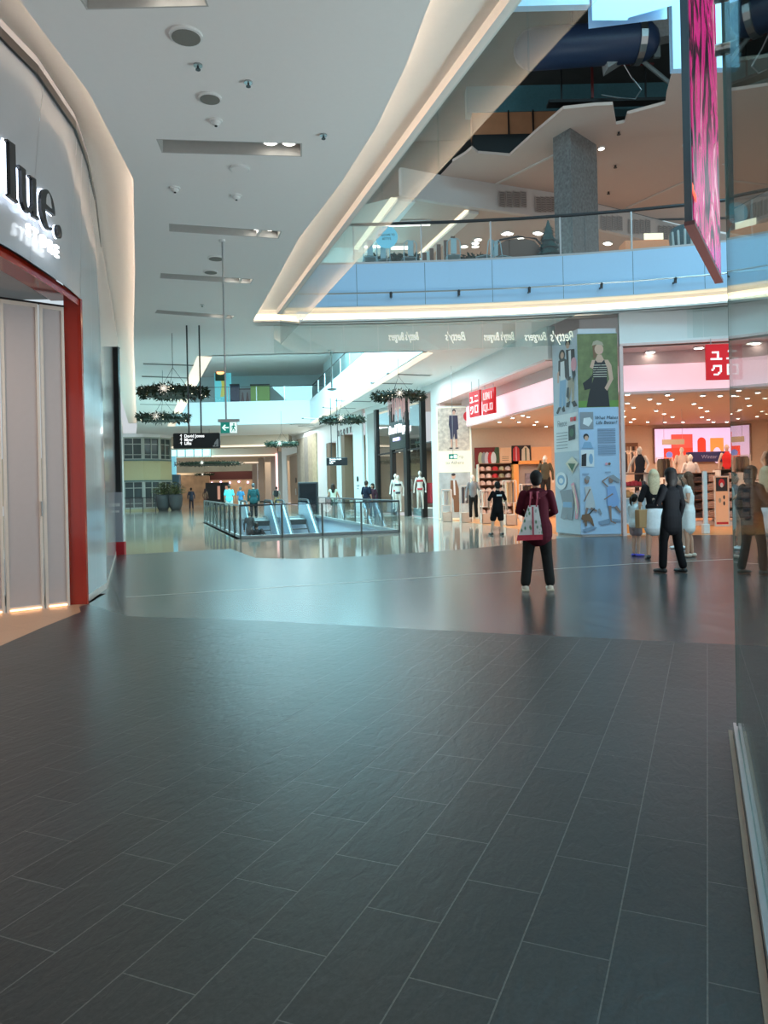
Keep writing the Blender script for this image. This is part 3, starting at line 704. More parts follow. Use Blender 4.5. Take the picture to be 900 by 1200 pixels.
wallbox(b,416,399,0,open_px[0][2],1.6,1.7); wallbox(b,396,382,0,open_px[1][2],1.6,1.7); wallbox(b,350,335,0,open_px[3][2],.5,.6); struct(b.build('wall_right', mat('beige_recess', (.62,.50,.36), .6), wl))
for (a, c, zt_, lb) in ((400,404,open_px[0][2],'brown timber reveal of the doorway under the small black letters'),(383,387,open_px[1][2],'brown timber reveal of the doorway beside the hanging black sign')):
    b = MB(); wallbox(b,a,c,0,zt_,-.05,.6); o = b.build('timber_reveal', mat('brown_timber', (.20,.12,.07), .5), None) if False else None
b = MB(); wallbox(b,400,404,0,open_px[0][2],.02,.7); wallbox(b,383,387,0,open_px[1][2],.02,.7); struct(b.build('trim_11', mat('brown_timber', (.22,.14,.09), .5), wl))
def wthing(name, label, cat, px, z=0, y=0): 
    x = wx(px); c, s = math.cos(wang), math.sin(wang)
    return thing(name, label, cat, (w0.x+c*x-s*y, w0.y+s*x+c*y, z), wang)
M_shelf = mat('shop_goods', (.45,.33,.22), .6, var=.6, scale=5)
t = wthing('wall_lettering', 'small black letters above the right tall doorway on the white wall', 'sign', 405, wz(405,506)-.2, -.06)
for k in range(5): text('letter', 'KOOKAI'[k] if False else 'NSOUY'[k], .55, M_black, t, (-1.6+.85*k,0,.2), .02, bold=.01)
t = wthing('wall_plaque', 'small round black mark on the white wall beside the couple in dark shirts', 'plaque', 420, 2.05, -.05)
b = MB(); b.prism(arc(0,0,.16,.16,0,340,17), -.03, .02); b.build('mark', M_black, t); b = MB(); b.box(-.32,.32,-.02,.02,-.42,-.38); b.box(-.15,.15,-.02,.02,-.62,-.58); b.build('line', mat('grey_line', (.25,.27,.28), .5), t)
t = wthing('timber_cladding_panel', 'tall weathered timber plank panel on the white wall above the black box', 'wall panel', 361, 1.9, -.06)
x0, x1 = wx(350)-wx(361), wx(373)-wx(361); zt_ = wz(361,511)-1.9
for k in range(5):
    g = [(.30,.26,.21),(.38,.33,.26),(.25,.22,.19),(.36,.29,.20),(.42,.34,.22)][k]
    b = MB(); b.bbox(x0+(x1-x0)*k/5+.01, x0+(x1-x0)*(k+1)/5-.01, -.05, .04, -1.9, zt_, .01); b.build('plank', mat('plank_%d'%k, g, .7, var=.35, scale=3), t)
t = wthing('black_display_box', 'tall plain black display box in front of the weathered timber panel', 'display box', 361, 0, -1.6)
t.rotation_euler.z = 0; t.location = D(361.5,606,44.5); t.location.z = 0
b = MB(); b.bbox(-.58,.58,0,.5,.0,1.9,.02); b.build('body', mat('matt_black', (.014,.014,.016), .5), t); b = MB(); b.box(-.5,.5,-.012,0,.15,1.8); b.build('screen', mat('off_screen', (.01,.01,.012), .1), t)
t = wthing('brown_door', 'tall brown door between red neon strip and timber panel', 'door', 342.5, 0, .35)
x0, x1 = wx(336)-wx(342.5), wx(349)-wx(342.5)
b = MB(); b.bbox(x0,x1,0,.06,.02,open_px[3][2]-.1,.01); b.build('leaf', mat('brown_door_face', (.27,.17,.11), .45), t); b = MB(); b.tube([(.3,-.08,.95),(.3,-.08,1.5)],.03,8); b.build('handle', M_steel, t)
b = MB(); b.prism(arc(0,2.3,.25,.25,0,340,17), -.04, -.0); b.build('emblem', M_black, t)
# colonnade of slim piers further on
rr0, rr1 = Vector((-7.95,68.2)), Vector((-14.5,90))
def rx_(px): return L(px, 560, rr0, rr1)
b = MB(); b.wall([(-7.9,68),(-16,95)], 5.3, H, -.3); b.wall([(-7.0,70),(-14,95)], 0, H, -.2); struct(b.build('wall_right', mat('beige_shop_wall', (.55,.45,.34), .6), recenter=False))
for px in (330,321.5,314.5,306.5,299):
    p = L(px, 560, (-7.9,68), (-16,95)); t = thing('slim_pier', 'slim pale pier of the far right frontage, %s' % {330:'nearest, beside the red neon strip',321.5:'just left of the red neon strip',314.5:'third from the red neon strip',306.5:'fourth from the red neon',299:'farthest, next to the dark walkway'}[px], 'pier', (p.x,p.y,0), 0, 'slim piers of the far frontage')
    b = MB(); b.bbox(-.32,.32,-.3,.5,.12,5.3,.02); b.build('shaft', mat('pier_paint', (.42,.37,.33), .5), t); b = MB(); b.box(-.36,.36,-.34,.54,0,.12); b.build('base', M_dsteel, t)
for i, px in enumerate((318,310.5,303)):
    p = L(px, 560, (-7.7,68.5), (-15.8,95.5)); t = thing('lit_shop_window', ['warm lit shop window left of the second slim pier','warm lit shop window between the third and fourth pier','farthest warm lit shop window by the walkway'][i], 'shop window', (p.x+.4,p.y+.2,0), 0, 'lit shop windows of the far frontage')
    b = MB(); b.box(-.25,.25,0,.05,.3,4.4); b.build('display', mat('warm_display', (.5,.38,.24), .5, emit=.35, ecol=(1,.8,.5), var=.5, scale=2.5), t)
    b = MB(); b.box(-.28,.28,-.03,.0,4.4,4.5); b.box(-.28,.28,-.03,0,.2,.3); b.build('frame', M_black, t)
    for k in range(4): b = MB(); b.ball((-.1+.2*(k%2),-.05,1.2+.7*k),.09,8,6); b.build('lamp', M_down, t)
p = L(327, 560, (-7.9,68), (-16,95)); t = thing('neon_strip', 'tall glowing red and pink vertical sign strip on the far frontage', 'neon sign', (p.x+.05,p.y-.7,1.2))
M_red = mat('red_neon', (1,.12,.1), .4, emit=1.7, ecol=(1,.16,.13)); M_pk = mat('pink_neon', (1,.55,.5), .4, emit=1.6, ecol=(1,.55,.55))
b = MB(); b.box(-.28,.02,0,.15,-.1,4.0); b.build('pink_face', M_pk, t); b = MB(); b.box(.02,.30,-.02,.15,-.1,4.0); b.build('red_face', M_red, t); b = MB(); b.box(.30,.42,-.0,.2,-.2,4.1); b.build('backing', M_dark, t)
# ================================================================ far end of the mall
b = MB(); b.box(-34,-12,117,117.3,0,H); b.box(-60,-34,100,100.3,0,H); struct(b.build('wall_back', mat('far_shop_wall', (.45,.34,.22), .6, var=.25, scale=.6), recenter=False))
b = MB()
for (y, z0, x0, x1) in ((66,5.3,-22,-8.3),(78,5.0,-28,-11),(92,4.75,-34,-15)):
    b.box(x0,x1,y,y+2.5,z0,H)
struct(b.build('ceiling', mat('cream_bulkhead', (.72,.62,.50), .5), recenter=False))
b = MB()
for (y, z0, x0, x1) in ((66,5.3,-22,-8.3),(78,5.0,-28,-11),(92,4.75,-34,-15)):
    b.box(x0,x1,y-.05,y,z0,z0+.15)
struct(b.build('trim_12', mat('soft_cove', (1,.85,.7), .5, emit=.9, ecol=(1,.8,.6)), recenter=False))
t = thing('kiosk_screen', 'left of two dark kiosk panels at the far end of the mall', 'kiosk', D(251,588,84), 0, 'dark kiosk panels'); t.location.z = 0
b = MB(); b.bbox(-.95,.75,0,.6,0,2.4,.03); b.build('body', M_black, t); b = MB(); b.box(.4,.7,-.02,0,.5,2.0); tag(b.build('poster', mat('peach_strip', (.75,.4,.3), .5, emit=.3), t), 'peach coloured strip')
dup(t, D(259.5,588,84)*Vector((1,1,0)) if False else (D(259.8,588,84).x, 84.2, 0), 0, 'right of two dark kiosk panels at the far end of the mall')
t = thing('blue_advertising_tower', 'tall blue advertising structure behind the two planters', 'advertising tower', (D(200,590,66).x, 66, 0))
b = MB(); b.bbox(-.8,.8,0,.6,0,3.0,.05); b.build('base', mat('blue_grey_box', (.08,.14,.18), .4), t); b = MB(); b.box(-.5,.5,-.03,0,3.0,4.6); b.box(-.5,.5,0,.3,3.0,4.6); b.build('lit_panel', mat('cyan_panel', (.2,.6,.75), .4, emit=.5, ecol=(.3,.8,1)), t)
b = MB(); b.box(-.4,.3,-.05,-.03,1.2,2.3); b.build('picture', mat('mixed_picture', (.25,.3,.35), .5, var=.8, scale=6), t)
p = D(275,577,100); t = thing('lit_shopfront', 'shopfront with red and violet lights at the far end', 'shopfront', (p.x,100,0))
b = MB(); b.box(-4,4,0,.3,2.9,4.0); b.build('dark_fascia', mat('dark_red_fascia', (.07,.02,.02), .5), t)
b = MB(); b.box(-4,4,.1,.3,0,2.9); b.build('interior', mat('far_interior', (.40,.26,.16), .5, var=.6, scale=1.5, emit=.15, ecol=(1,.7,.4)), t)
for k in range(6): b = MB(); b.ball((-3+1.2*k,-.05,2.5+.1*(k%2)),.14,8,6); b.build('lamp', mat('violet_lamp', (.8,.6,1), .4, emit=3), t)
p = D(235,570,100); t = thing('warm_shopfront', 'warm lit shopfront left of the dark kiosk at the far end', 'shopfront', (p.x-1.2,99.5,0))
b = MB(); b.box(-3.2,2.5,0,.3,0,3.6); b.build('interior', mat('warm_interior', (.30,.20,.12), .5, var=.7, scale=1.2, emit=.05, ecol=(1,.75,.45)), t); b = MB(); b.box(-3.3,2.6,-.1,0,3.6,3.9); b.build('fascia', mat('cream_fascia', (.75,.62,.45), .5), t)
# ================================================================ corner shop
M_pier = M_rwall
b = MB()
b.wall([(2.5,34.6),(5.05,22.75)], 5.3, H, .25)                                     # header left frontage
b.wall([(6.75,21.25),(9.8,20.72),(16,19.6)], 5.4, H, .25)                         # header right frontage
struct(b.build('wall_corner_shop', M_pier, recenter=False))
b = MB(); b.wall([(2.47,34.5),(5.0,22.9)], 5.26, 5.33, .27); b.wall([(6.75,21.2),(9.8,20.68),(16,19.55)], 5.36, 5.43, .3); b.box(6.73,6.83,21.2,21.35,0,5.36); b.wall([(2.58,34.25),(2.60,34.1)],0,5.28,.25)
struct(b.build('trim_13', mat('pink_lit_frame', (.80,.58,.55), .4), recenter=False))
b = MB(); b.poly([[(2.6,34.6),(5.2,22.6),(5.7,22.0),(6.7,22.0),(6.8,21.3),(9.8,20.8),(19,19.2),(19,22),(6.9,24.5),(4.2,34.6)]], 5.32, up=False)
struct(b.build('ceiling', mat('pink_entry_soffit', (.78,.60,.58), .5), recenter=False))
# light boxes (header panels)
b = MB(); lbL = [(3.55,33.6),(5.9,22.7)]; lbR = [(6.75,22.2),(9.9,21.75),(18.5,20.4)]
b.wall(lbL, 4.15, 4.95, .12); b.wall(lbR, 4.18, 4.95, .12)
t = b.build('light_box_header', M_light, recenter=True); tag(t, 'long glowing pink white header band wrapping the corner shop opening', 'light box')
b = MB(); b.wall(lbL, 4.95, 5.32, .10); b.wall(lbR, 4.95, 5.32, .10); b.wall(lbL, 4.08, 4.15, .2); b.wall(lbR, 4.11, 4.18, .2); struct(b.build('wall_corner_shop', mat('pink_upper_wall', (.78,.60,.58), .5), recenter=False))
b = MB(); b.poly([[(3.6,34.6),(3.65,33.6),(5.95,22.8),(6.8,22.4),(9.9,21.9),(19,20.5),(19,35),(3.6,35)]], 4.10, up=False)
struct(b.build('ceiling', mat('shop_ceiling', (.62,.50,.42), .6), recenter=False))
b = MB(); b.box(2.7,19,34.6,34.8,0,5.3); b.box(19,19.2,19.2,34.8,0,5.3); struct(b.build('wall_corner_shop', mat('warm_shop_wall', (.72,.58,.46), .6), recenter=False))
for px,py in ((57,305),(155,325),(233,306),(252,326),(388,309),(464,310),(540,311),(57,343),(84,361),(195,344),(349,345),(378,362),(38,376),(183,376),(218,390),(407,378),(541,378),(42,402),(85,413),(255,403),(384,404),(413,415),(71,426),(146,426),(222,427),(301,427),(435,426),(493,426),(660,320),(648,378),(670,390)):
    px, py = 720+px/3.75, 380+py/3.75; p = G(px,py,4.10)
    t = thing('downlight', 'small lit downlight in the warm ceiling right of the poster column', 'downlight', (p.x,p.y,4.06), 0, 'downlights right of the poster column')
    b = MB(); b.cyl(0,0,.0,.04,.10,10); b.build('housing', M_white, t); b = MB(); b.cyl(0,0,-.012,.0,.06,10); b.build('lens', M_down, t)
for px,py in ((585.3,493.7),(608,493.5),(600.7,488.8),(612.7,486),(619,487.5),(629,493.3),(626,497),(640,499)):
    p = G(px,py,4.10)
    if p.y > 34.3: p = p*(34.0/p.y); 
    t = thing('downlight', 'small lit downlight in the warm ceiling left of the poster column', 'downlight', (p.x,p.y,4.06), 0, 'downlights left of the poster column')
    b = MB(); b.cyl(0,0,.0,.04,.10,10); b.build('housing', M_white, t); b = MB(); b.cyl(0,0,-.012,.0,.06,10); b.build('lens', M_down, t)
for i,(px,py) in enumerate(((762,411.5),(819,406.5),(880,401))):
    p = G(px,py,5.32); t = thing('downlight', ['entry soffit downlight left of the square red sign','entry soffit downlight touching the top left of the square red sign','entry soffit downlight seen through the near glass wall'][i], 'downlight', (p.x,p.y,5.28), 0, 'entry soffit downlights')
    b = MB(); b.cyl(0,0,.0,.04,.16,12); b.build('housing', M_white, t); b = MB(); b.cyl(0,0,-.012,.0,.12,12); b.build('lens', M_down, t)
# hanging square signs
M_ured = mat('sign_red', (.68,.004,.012), .35, var=.02, emit=.25, ecol=(.9,.01,.02)); M_uw = mat('sign_white', (.95,.93,.92), .4, emit=.55)
def bar(b, x0, z0, x1, z1, y=-.055):
    b.box(min(x0,x1),max(x0,x1),y-.01,y+.01,min(z0,z1),max(z0,z1))
GL = {  # strokes in a unit cell: x0,z0,x1,z1
 'YU': [(.15,.62,.68,.76),(.54,.14,.68,.62),(.04,.10,.92,.24)], 'NI': [(.16,.68,.84,.82),(.04,.12,.96,.26)],
 'KU': [(.22,.72,.88,.86),(.74,.30,.88,.72),(.22,.55,.34,.72),(.10,.42,.24,.58),(.60,.16,.76,.32),(.26,.06,.64,.19)], 'RO': [(.06,.08,.94,.22),(.06,.78,.94,.92),(.06,.22,.20,.78),(.80,.22,.94,.78)],
 'U': [(.15,.1,.3,.9),(.70,.1,.85,.9),(.3,.1,.7,.24)], 'N': [(.12,.1,.26,.9),(.74,.1,.88,.9),(.26,.62,.42,.82),(.40,.40,.60,.62),(.58,.2,.74,.42)], 'I': [(.42,.1,.58,.9)],
 'Q': [(.12,.12,.26,.88),(.74,.12,.88,.88),(.26,.76,.74,.88),(.26,.12,.74,.24),(.62,.0,.98,.12)], 'L': [(.15,.1,.30,.9),(.30,.1,.85,.24)], 'O': [(.12,.12,.26,.88),(.74,.12,.88,.88),(.26,.76,.74,.88),(.26,.12,.74,.24)]}
def redsign(label, loc, rz, s, cells, rod=.4):
    t = thing('hanging_sign', label, 'sign', loc, rz, 'red square shop signs')
    b = MB(); b.bbox(-s/2,s/2,-.04,.04,0,s,.008); b.build('board', M_ured, t)
    for (g, cx, cz, w, h) in cells:
        b = MB()
        for (x0,z0,x1,z1) in GL[g]: bar(b, -s/2+s*(cx+x0*w), s*(cz+z0*h), -s/2+s*(cx+x1*w), s*(cz+z1*h))
        b.build('character', M_uw, t)
    for sgn in (-1,1): b = MB(); b.cyl(sgn*s*.35,0,s,s+rod,.012,6); b.build('hanger', M_steel, t)
JP = [('YU',.10,.52,.36,.36),('NI',.54,.52,.36,.36),('KU',.10,.10,.36,.36),('RO',.54,.10,.36,.36)]
EN = [('U',.10,.54,.27,.36),('N',.38,.54,.27,.36),('I',.64,.54,.26,.36),('Q',.10,.10,.27,.36),('L',.38,.10,.25,.36),('O',.62,.10,.27,.36)]
p = D(848.5,445,20.55); redsign('red square sign with four white katakana characters above the right opening', (p.x,20.55,p.z), -.04, .97, JP, 5.3-p.z-.97+.1)
f0_, f1_ = Vector((2.35,34.6)), Vector((4.95,22.6)); fd = (f1_-f0_).normalized(); fa = math.atan2(fd.y, fd.x)
a1 = L(551.5,488,f0_,f1_); a2 = L(563.5,487,f0_,f1_); a3 = L(566,486,f0_,f1_); a4 = L(580.5,483,f0_,f1_)
def mid(a,c): return ((a.x+c.x)/2-.35, (a.y+c.y)/2, 4.25)
w1_ = math.hypot(a2.x-a1.x,a2.y-a1.y); w2_ = math.hypot(a4.x-a3.x,a4.y-a3.y)
def flag(label, pa, pb, pya, cells):
    Y = 28.5; A = D(pa,pya,Y); Bq = D(pb,pya,Y-1.0*.9); w = .95
    ang_ = math.radians(-62); width = (Bq-A).length
    redsign(label, ((A.x+Bq.x)/2,(A.y+Bq.y)/2, A.z-.02), math.atan2(Bq.y-A.y,Bq.x-A.x), max(.9,w), cells, 5.4-A.z-.9)
flag('red square katakana sign left of the red sign in Latin letters over the left opening', 551.5, 563.5, 489, JP)
flag('red square sign with white Latin letters UNI QLO over the left opening', 566.5, 581, 486, EN)

xg0, xg1 = D(197,530,77.5).x, D(247,530,77.5).x
t = thing('lit_glazing', 'bright cyan glazing strip below the far ceiling behind the directional sign', 'glazing', ((xg0+xg1)/2,77.6,5.0)); gw = (xg1-xg0)/2
b = MB(); b.box(-gw,gw,0,.1,0,1.15); b.build('pane', mat('cyan_daylight_glass', (.5,.9,1), .3, emit=1.5, ecol=(.45,.92,1)), t)
b = MB(); [b.box(-gw+gw*2*k/5-.05,-gw+gw*2*k/5+.05,-.06,0,0,1.15) for k in range(6)]; b.box(-gw,gw,-.05,0,0,.08); b.build('frame', M_mull, t)
# ================================================================ hanging LED blade screen
nb = D(811,257,9.0); fbk = D(845,329,11.7)
zb_ = (nb.z+fbk.z)/2
dv = Vector((fbk.x-nb.x, fbk.y-nb.y)); ln = dv.length
t = thing('hanging_video_screen', 'tall dark-framed magenta video screen hanging over the void at the upper right', 'video screen', (nb.x,nb.y,zb_), math.atan2(dv.y,dv.x))
b = MB(); b.box(0,ln,0,.085,0,6.2); b.build('housing', mat('navy_housing', (.018,.04,.06), .3), t)
b = MB(); b.box(-.005,ln+.005,-.03,.09,-.05,.0); b.build('bottom_cap', mat('brown_cap', (.10,.03,.03), .4), t)
m = bpy.data.materials.new('magenta_video'); m.use_nodes = True; N = m.node_tree.nodes; K = m.node_tree.links; p = N['Principled BSDF']
tc = N.new('ShaderNodeTexCoord'); mp = N.new('ShaderNodeMapping'); mp.inputs['Scale'].default_value = (1.15,1,.5); K.new(tc.outputs['Object'], mp.inputs[0])
nz = N.new('ShaderNodeTexNoise'); nz.inputs['Scale'].default_value = 1.4; nz.inputs['Detail'].default_value = 5; nz.inputs['Distortion'].default_value = 2.2; K.new(mp.outputs[0], nz.inputs['Vector'])
cr = N.new('ShaderNodeValToRGB'); e = cr.color_ramp.elements; e[0].position = .38; e[0].color = (.01,.002,.008,1); e[1].position = .72; e[1].color = (.85,.42,.55,1)
for pos, c in ((.43,(.10,.008,.03,1)),(.48,(.50,.012,.14,1)),(.55,(.62,.02,.18,1)),(.60,(.32,.05,.08,1)),(.65,(.66,.16,.26,1))):
    q = e.new(pos); q.color = c
K.new(nz.outputs['Fac'], cr.inputs[0]); K.new(cr.outputs[0], p.inputs['Base Color']); K.new(cr.outputs[0], p.inputs['Emission Color']); p.inputs['Emission Strength'].default_value = .42; p.inputs['Roughness'].default_value = .25
b = MB(); b.box(.10,ln-.08,-.012,.0,.06,6.1); b.build('screen', m, t)
text('screen_lettering', 'Women', .20, mat('red_lettering', (.9,.1,.05), .4, emit=1.2), t, (.09,-.02,.35), .002, sx=.5)
b = MB(); b.cyl(.4,.04,6.2,8.6,.03,8); b.cyl(ln-.4,.04,6.2,8.6,.03,8); b.build('hanger', M_steel, t)
# ================================================================ near glass wall at the right
g0, g1 = Vector((2.13,4.58)), Vector((.72,1.2)); gd = (g1-g0); gl = gd.length; ga = math.atan2(gd.y, gd.x)
t = thing('glass_partition', 'tall clear glass partition with steel floor channel close to the camera at the right edge', 'glass partition', (g0.x,g0.y,0), ga)
M_gw = glass('near_wall_glass', (.80,.89,.86), .75, .06)
# local x along the wall towards the camera, +y side = away to the right?
b = MB(); b.box(0,gl,-.008,.008,.06,6.1); b.build('glass_panel', M_gw, t)
b = MB(); b.box(-.002,.012,-.009,.009,.06,6.1); tag(b.build('edge', mat('green_glass_edge', (.10,.20,.17), .2), t), 'dark green polished glass edge')
b = MB(); b.box(.0,gl,-.030,-.014,0,.06); b.box(0,gl,.014,.030,0,.06); b.box(0,gl,-.014,.014,0,.04); b.build('floor_channel', mat('channel_metal', (.62,.64,.65), .3, metal=.9), t)
b = MB(); b.box(.0,gl,-.058,-.034,0,.012); b.build('threshold_strip', mat('tan_strip', (.26,.20,.15), .5), t)
for z in (4.46,4.14):
    b = MB(); b.cyl(0,0,0,.05,.035,14); o = b.build('patch_fitting', M_steel, t); o.rotation_euler = (PI/2,0,0); o.location = (.06,.03,z+.0)
    b = MB(); b.cyl(0,0,0,.05,.035,14); o = b.build('patch_fitting', M_steel, t); o.rotation_euler = (PI/2,0,0); o.location = (.06,-.0,z)
# ================================================================ hanging way-finding signs
t = thing('exit_sign', 'small green and white emergency exit sign on a long rod', 'exit sign', D(268.5,508,14.27), math.radians(4))
b = MB(); b.box(-.20,.20,-.05,.05,.22,.27); b.build('lamp_housing', mat('grey_housing', (.40,.42,.42), .4), t)
b = MB(); b.box(-.155,.155,-.02,.02,0,.22); b.build('panel', mat('exit_panel_side', (.4,.5,.48), .4), t)
M_eg = mat('exit_green', (.01,.22,.17), .4, emit=.25, ecol=(.0,.5,.38)); M_ew = mat('exit_white', (.8,1,.95), .4, emit=.8)
b = MB(); b.use(M_eg).box(-.15,.02,-.024,-.02,.01,.21); b.use(M_ew).box(.02,.15,-.024,-.02,.01,.21)
b.use(M_ew); b.flat([(-.13,.11),(-.07,.17),(-.055,.155),(-.085,.122),(0,.122),(0,.098),(-.085,.098),(-.055,.065),(-.07,.05)], -.027)
b.use(M_eg); b.flat(arc(.095,.175,.017,.017,0,340,12), -.027); b.flat([(.08,.155),(.11,.155),(.135,.12),(.125,.11),(.105,.13),(.10,.10),(.125,.07),(.115,.03),(.10,.03),(.105,.065),(.08,.085),(.06,.03),(.045,.035),(.065,.09),(.07,.13),(.055,.12),(.05,.09),(.038,.095),(.045,.13)], -.027)
b.build('pictogram', None, t)
b = MB(); b.cyl(-.05,0,.27,H-t.location.z-.03,.016,8); b.build('rod', M_steel, t)
b = MB(); b.cyl(-.05,0,H-t.location.z-.04,H-t.location.z,.06,12); b.build('ceiling_rose', M_white, t)
def dirsign(label, pxc, pyb, Y, w, h, lines, rods, rz=0):
    t = thing('directional_sign', label, 'sign', D(pxc,pyb,Y), rz)
    zt = H-t.location.z
    b = MB(); b.bbox(-w/2,w/2,-.07,.07,0,h,.02); b.build('body', mat('sign_charcoal', (.012,.016,.018), .3), t)
    for i, s in enumerate(lines):
        text('lettering', s, h*.27, mat('sign_letter_white', (1,1,1), .4, emit=1.1), t, (-w*.36,-.078,h*(.80-.24*i)), .002, align='LEFT', bold=.002)
    for x in rods: b = MB(); b.cyl(x,0,h,zt,.022,8); b.build('rod', M_dsteel, t)
    return t
t = dirsign('black directional sign reading David Jones, Myer and Lifts on twin rods', 231, 525.5, 21.6, 1.32, .44, ['\u2191 David Jones','\u2191 Myer','\u2191 Lifts'], (-.22,.13), math.radians(5))
b = MB(); b.flat([(.52,.04),(.62,.04),(.62,.26),(.58,.26),(.50,.14),(.50,.10),(.58,.10)], -.076); b.flat([(.46,.04),(.52,.04),(.52,.10),(.46,.07)], -.076); tag(b.build('level_number', mat('dim_white', (.35,.36,.36), .5), t), 'grey figure 4')
dirsign('small black directional sign on twin rods in front of the white wall with tall doorways', 395, 545.5, 40, 1.12, .42, ['Parents room','Toilets','Lifts'], (-.28,.06), math.radians(8))
t = thing('hanging_sensor', 'pale teal rod with disc hanging in front of the far cove light', 'hanging sensor', D(389,458,26.0))
b = MB(); b.cyl(0,0,.05,H-t.location.z,.03,8); b.build('rod', mat('teal_rod', (.35,.5,.5), .4), t); b = MB(); b.lathe([(.04,.0),(.16,.03),(.17,.07),(.05,.11)], n=16); b.build('head', mat('sensor_grey', (.25,.35,.35), .4), t); b = MB(); b.cyl(0,0,H-t.location.z-.04,H-t.location.z,.12,12); b.build('ceiling_rose', M_white, t)
# ================================================================ hanging garlands
M_fir = mat('dark_fir_green', (.012,.028,.014), .6, var=.5, scale=9); M_fir2 = mat('olive_tips', (.05,.06,.02), .5, var=.5)
M_fairy = mat('fairy_light', (1,.9,.7), .4, emit=4, ecol=(1,.85,.65)); M_icic = mat('pale_pink_strand', (.8,.6,.6), .4, emit=.25)
def garland(label, px, py, Y, w, dense=900, strands=False):
    p = D(px,py,Y); R = w/2; t = thing('hanging_garland', label, 'garland', p, 0, 'hanging fir garlands'); rnd = random.Random(int(px))
    b = MB().use(M_fir)
    b.lathe([(R*.25,-.07),(R*.62,-.12),(R*.85,-.10),(R*.93,0),(R*.85,.10),(R*.6,.12),(R*.25,.06)], n=28)
    for i in range(dense):
        a = rnd.uniform(0,2*PI); rr = R*(1-.55*rnd.random()**1.6); th = .17*math.sqrt(max(.03,1-(rr/R-.62)**2*4))
        c = Vector((rr*math.cos(a), rr*math.sin(a), rnd.uniform(-th,th))); s = rnd.uniform(.07,.15)*1.05
        d1 = Vector((math.cos(a)*rnd.uniform(.1,1), math.sin(a)*rnd.uniform(.1,1), rnd.uniform(-.9,.9))).normalized()*s; d2 = Vector((rnd.uniform(-1,1),rnd.uniform(-1,1),rnd.uniform(-1,1))).normalized()*s*.35
        b.use(M_fir if rnd.random() < .8 else M_fir2).add([c-d2, c+d1, c+d2, c+Vector((0,0,.02))], [(0,1,2),(0,3,1),(3,2,1)])
    b.build('foliage', None, t)
    b = MB()
    for k in range(46): a = rnd.uniform(0,2*PI); rr = R*rnd.uniform(.7,.98); c = (rr*math.cos(a), rr*math.sin(a), rnd.uniform(-.13,.13)); b.ball(c, .011, 5, 4)
    tag(b.build('fairy_lights', M_fairy, t), kind='stuff')
    b = MB()
    for k in range(10):
        a = PI*k/10; d = Vector((math.cos(a),0,math.sin(a)))*(.18 if k%2 else .11); b.tube([Vector((0,-R*.98,0))-d, Vector((0,-R*.98,0))+d], .004, 4, cap=False)
    b.ball((0,-R*.98,0), .02, 8, 6); b.build('star', mat('star_light', (1,.92,.8), .4, emit=1.2, ecol=(1,.9,.8)), t)
    b = MB()
    for a in (0,2*PI/3,4*PI/3): b.tube([(R*.5*math.cos(a),R*.5*math.sin(a),.05),(0,0,.75)], .006, 5, cap=False)
    b.tube([(0,0,.75),(0,0,H-p.z)], .008, 5, cap=False); b.build('cable', M_dsteel, t)
    if strands:
        b = MB()
        for k in range(60): a = rnd.uniform(0,2*PI); rr = R*rnd.uniform(.1,.5); h = rnd.uniform(.3,.95); b.box(rr*math.cos(a)-.008,rr*math.cos(a)+.008,rr*math.sin(a)-.008,rr*math.sin(a)+.008,-h,-.05)
        tag(b.build('light_strands', M_icic, t), 'pale hanging light strands', kind='stuff')
garland('largest dark fir garland, hanging at the left above the directional sign', 203, 460, 22.6, 2.0, 1000)
garland('dark fir garland just below and behind the largest one at the left', 191.5, 490, 29.5, 2.0, 800)
garland('dark fir garland with pale strands in front of the dark glass shop', 467.5, 464.5, 28, 2.0, 900, True)
garland('dark fir garland above the small hanging sign on twin rods', 401, 492, 34, 2.0, 800)
garland('small dark fir garland by the top of the red neon strip', 330, 520.5, 46, 2.0, 600)
garland('very wide flat dark garland hanging at the far end of the walkway', 246, 543.5, 58, 5.2, 900)
garland('tiny dark garland far away under the warm far ceiling', 240, 556, 84, 2.2, 300)
# ================================================================ escalator pair and balustrade of the well
def V2(a): return Vector((a[0],a[1]))
wb = thing('well_balustrade', 'glass balustrade with dark handrail around the escalator well', 'balustrade', (-4,31,0))
W = [V2(well[3]),V2(well[0]),V2(well[1]),V2(well[2])]
off_ = Vector((-4,31))
b = MB(); b.tube([(*(p-off_),1.05) for p in W], .032, 8); b.build('handrail', M_dsteel, wb)
cnt = (9,4,7)
for i in range(3):
    a, c = W[i], W[i+1]; n = cnt[i]
    for k in range(n):
        p = a+(c-a)*(k/n); q = a+(c-a)*((k+1)/n); dd = (q-p).normalized()
        b = MB(); b.wall([p+dd*.05-off_, q-dd*.05-off_], .12, 1.0, .012); b.build('glass_panel', M_glass, wb)
    for k in range(n+(1 if i == 2 else 0)):
        p = a+(c-a)*(k/n)-off_; b = MB(); b.box(p.x-.03,p.x+.03,p.y-.03,p.y+.03,.0,1.04); b.build('post', mat('post_metal', (.16,.17,.16), .35, metal=.7), wb)
M_panel = mat('escalator_panel', (.40,.52,.62), .25, metal=.2); M_step = mat('escalator_step', (.03,.035,.035), .4); M_belt = mat('rubber_belt', (.015,.015,.017), .5)
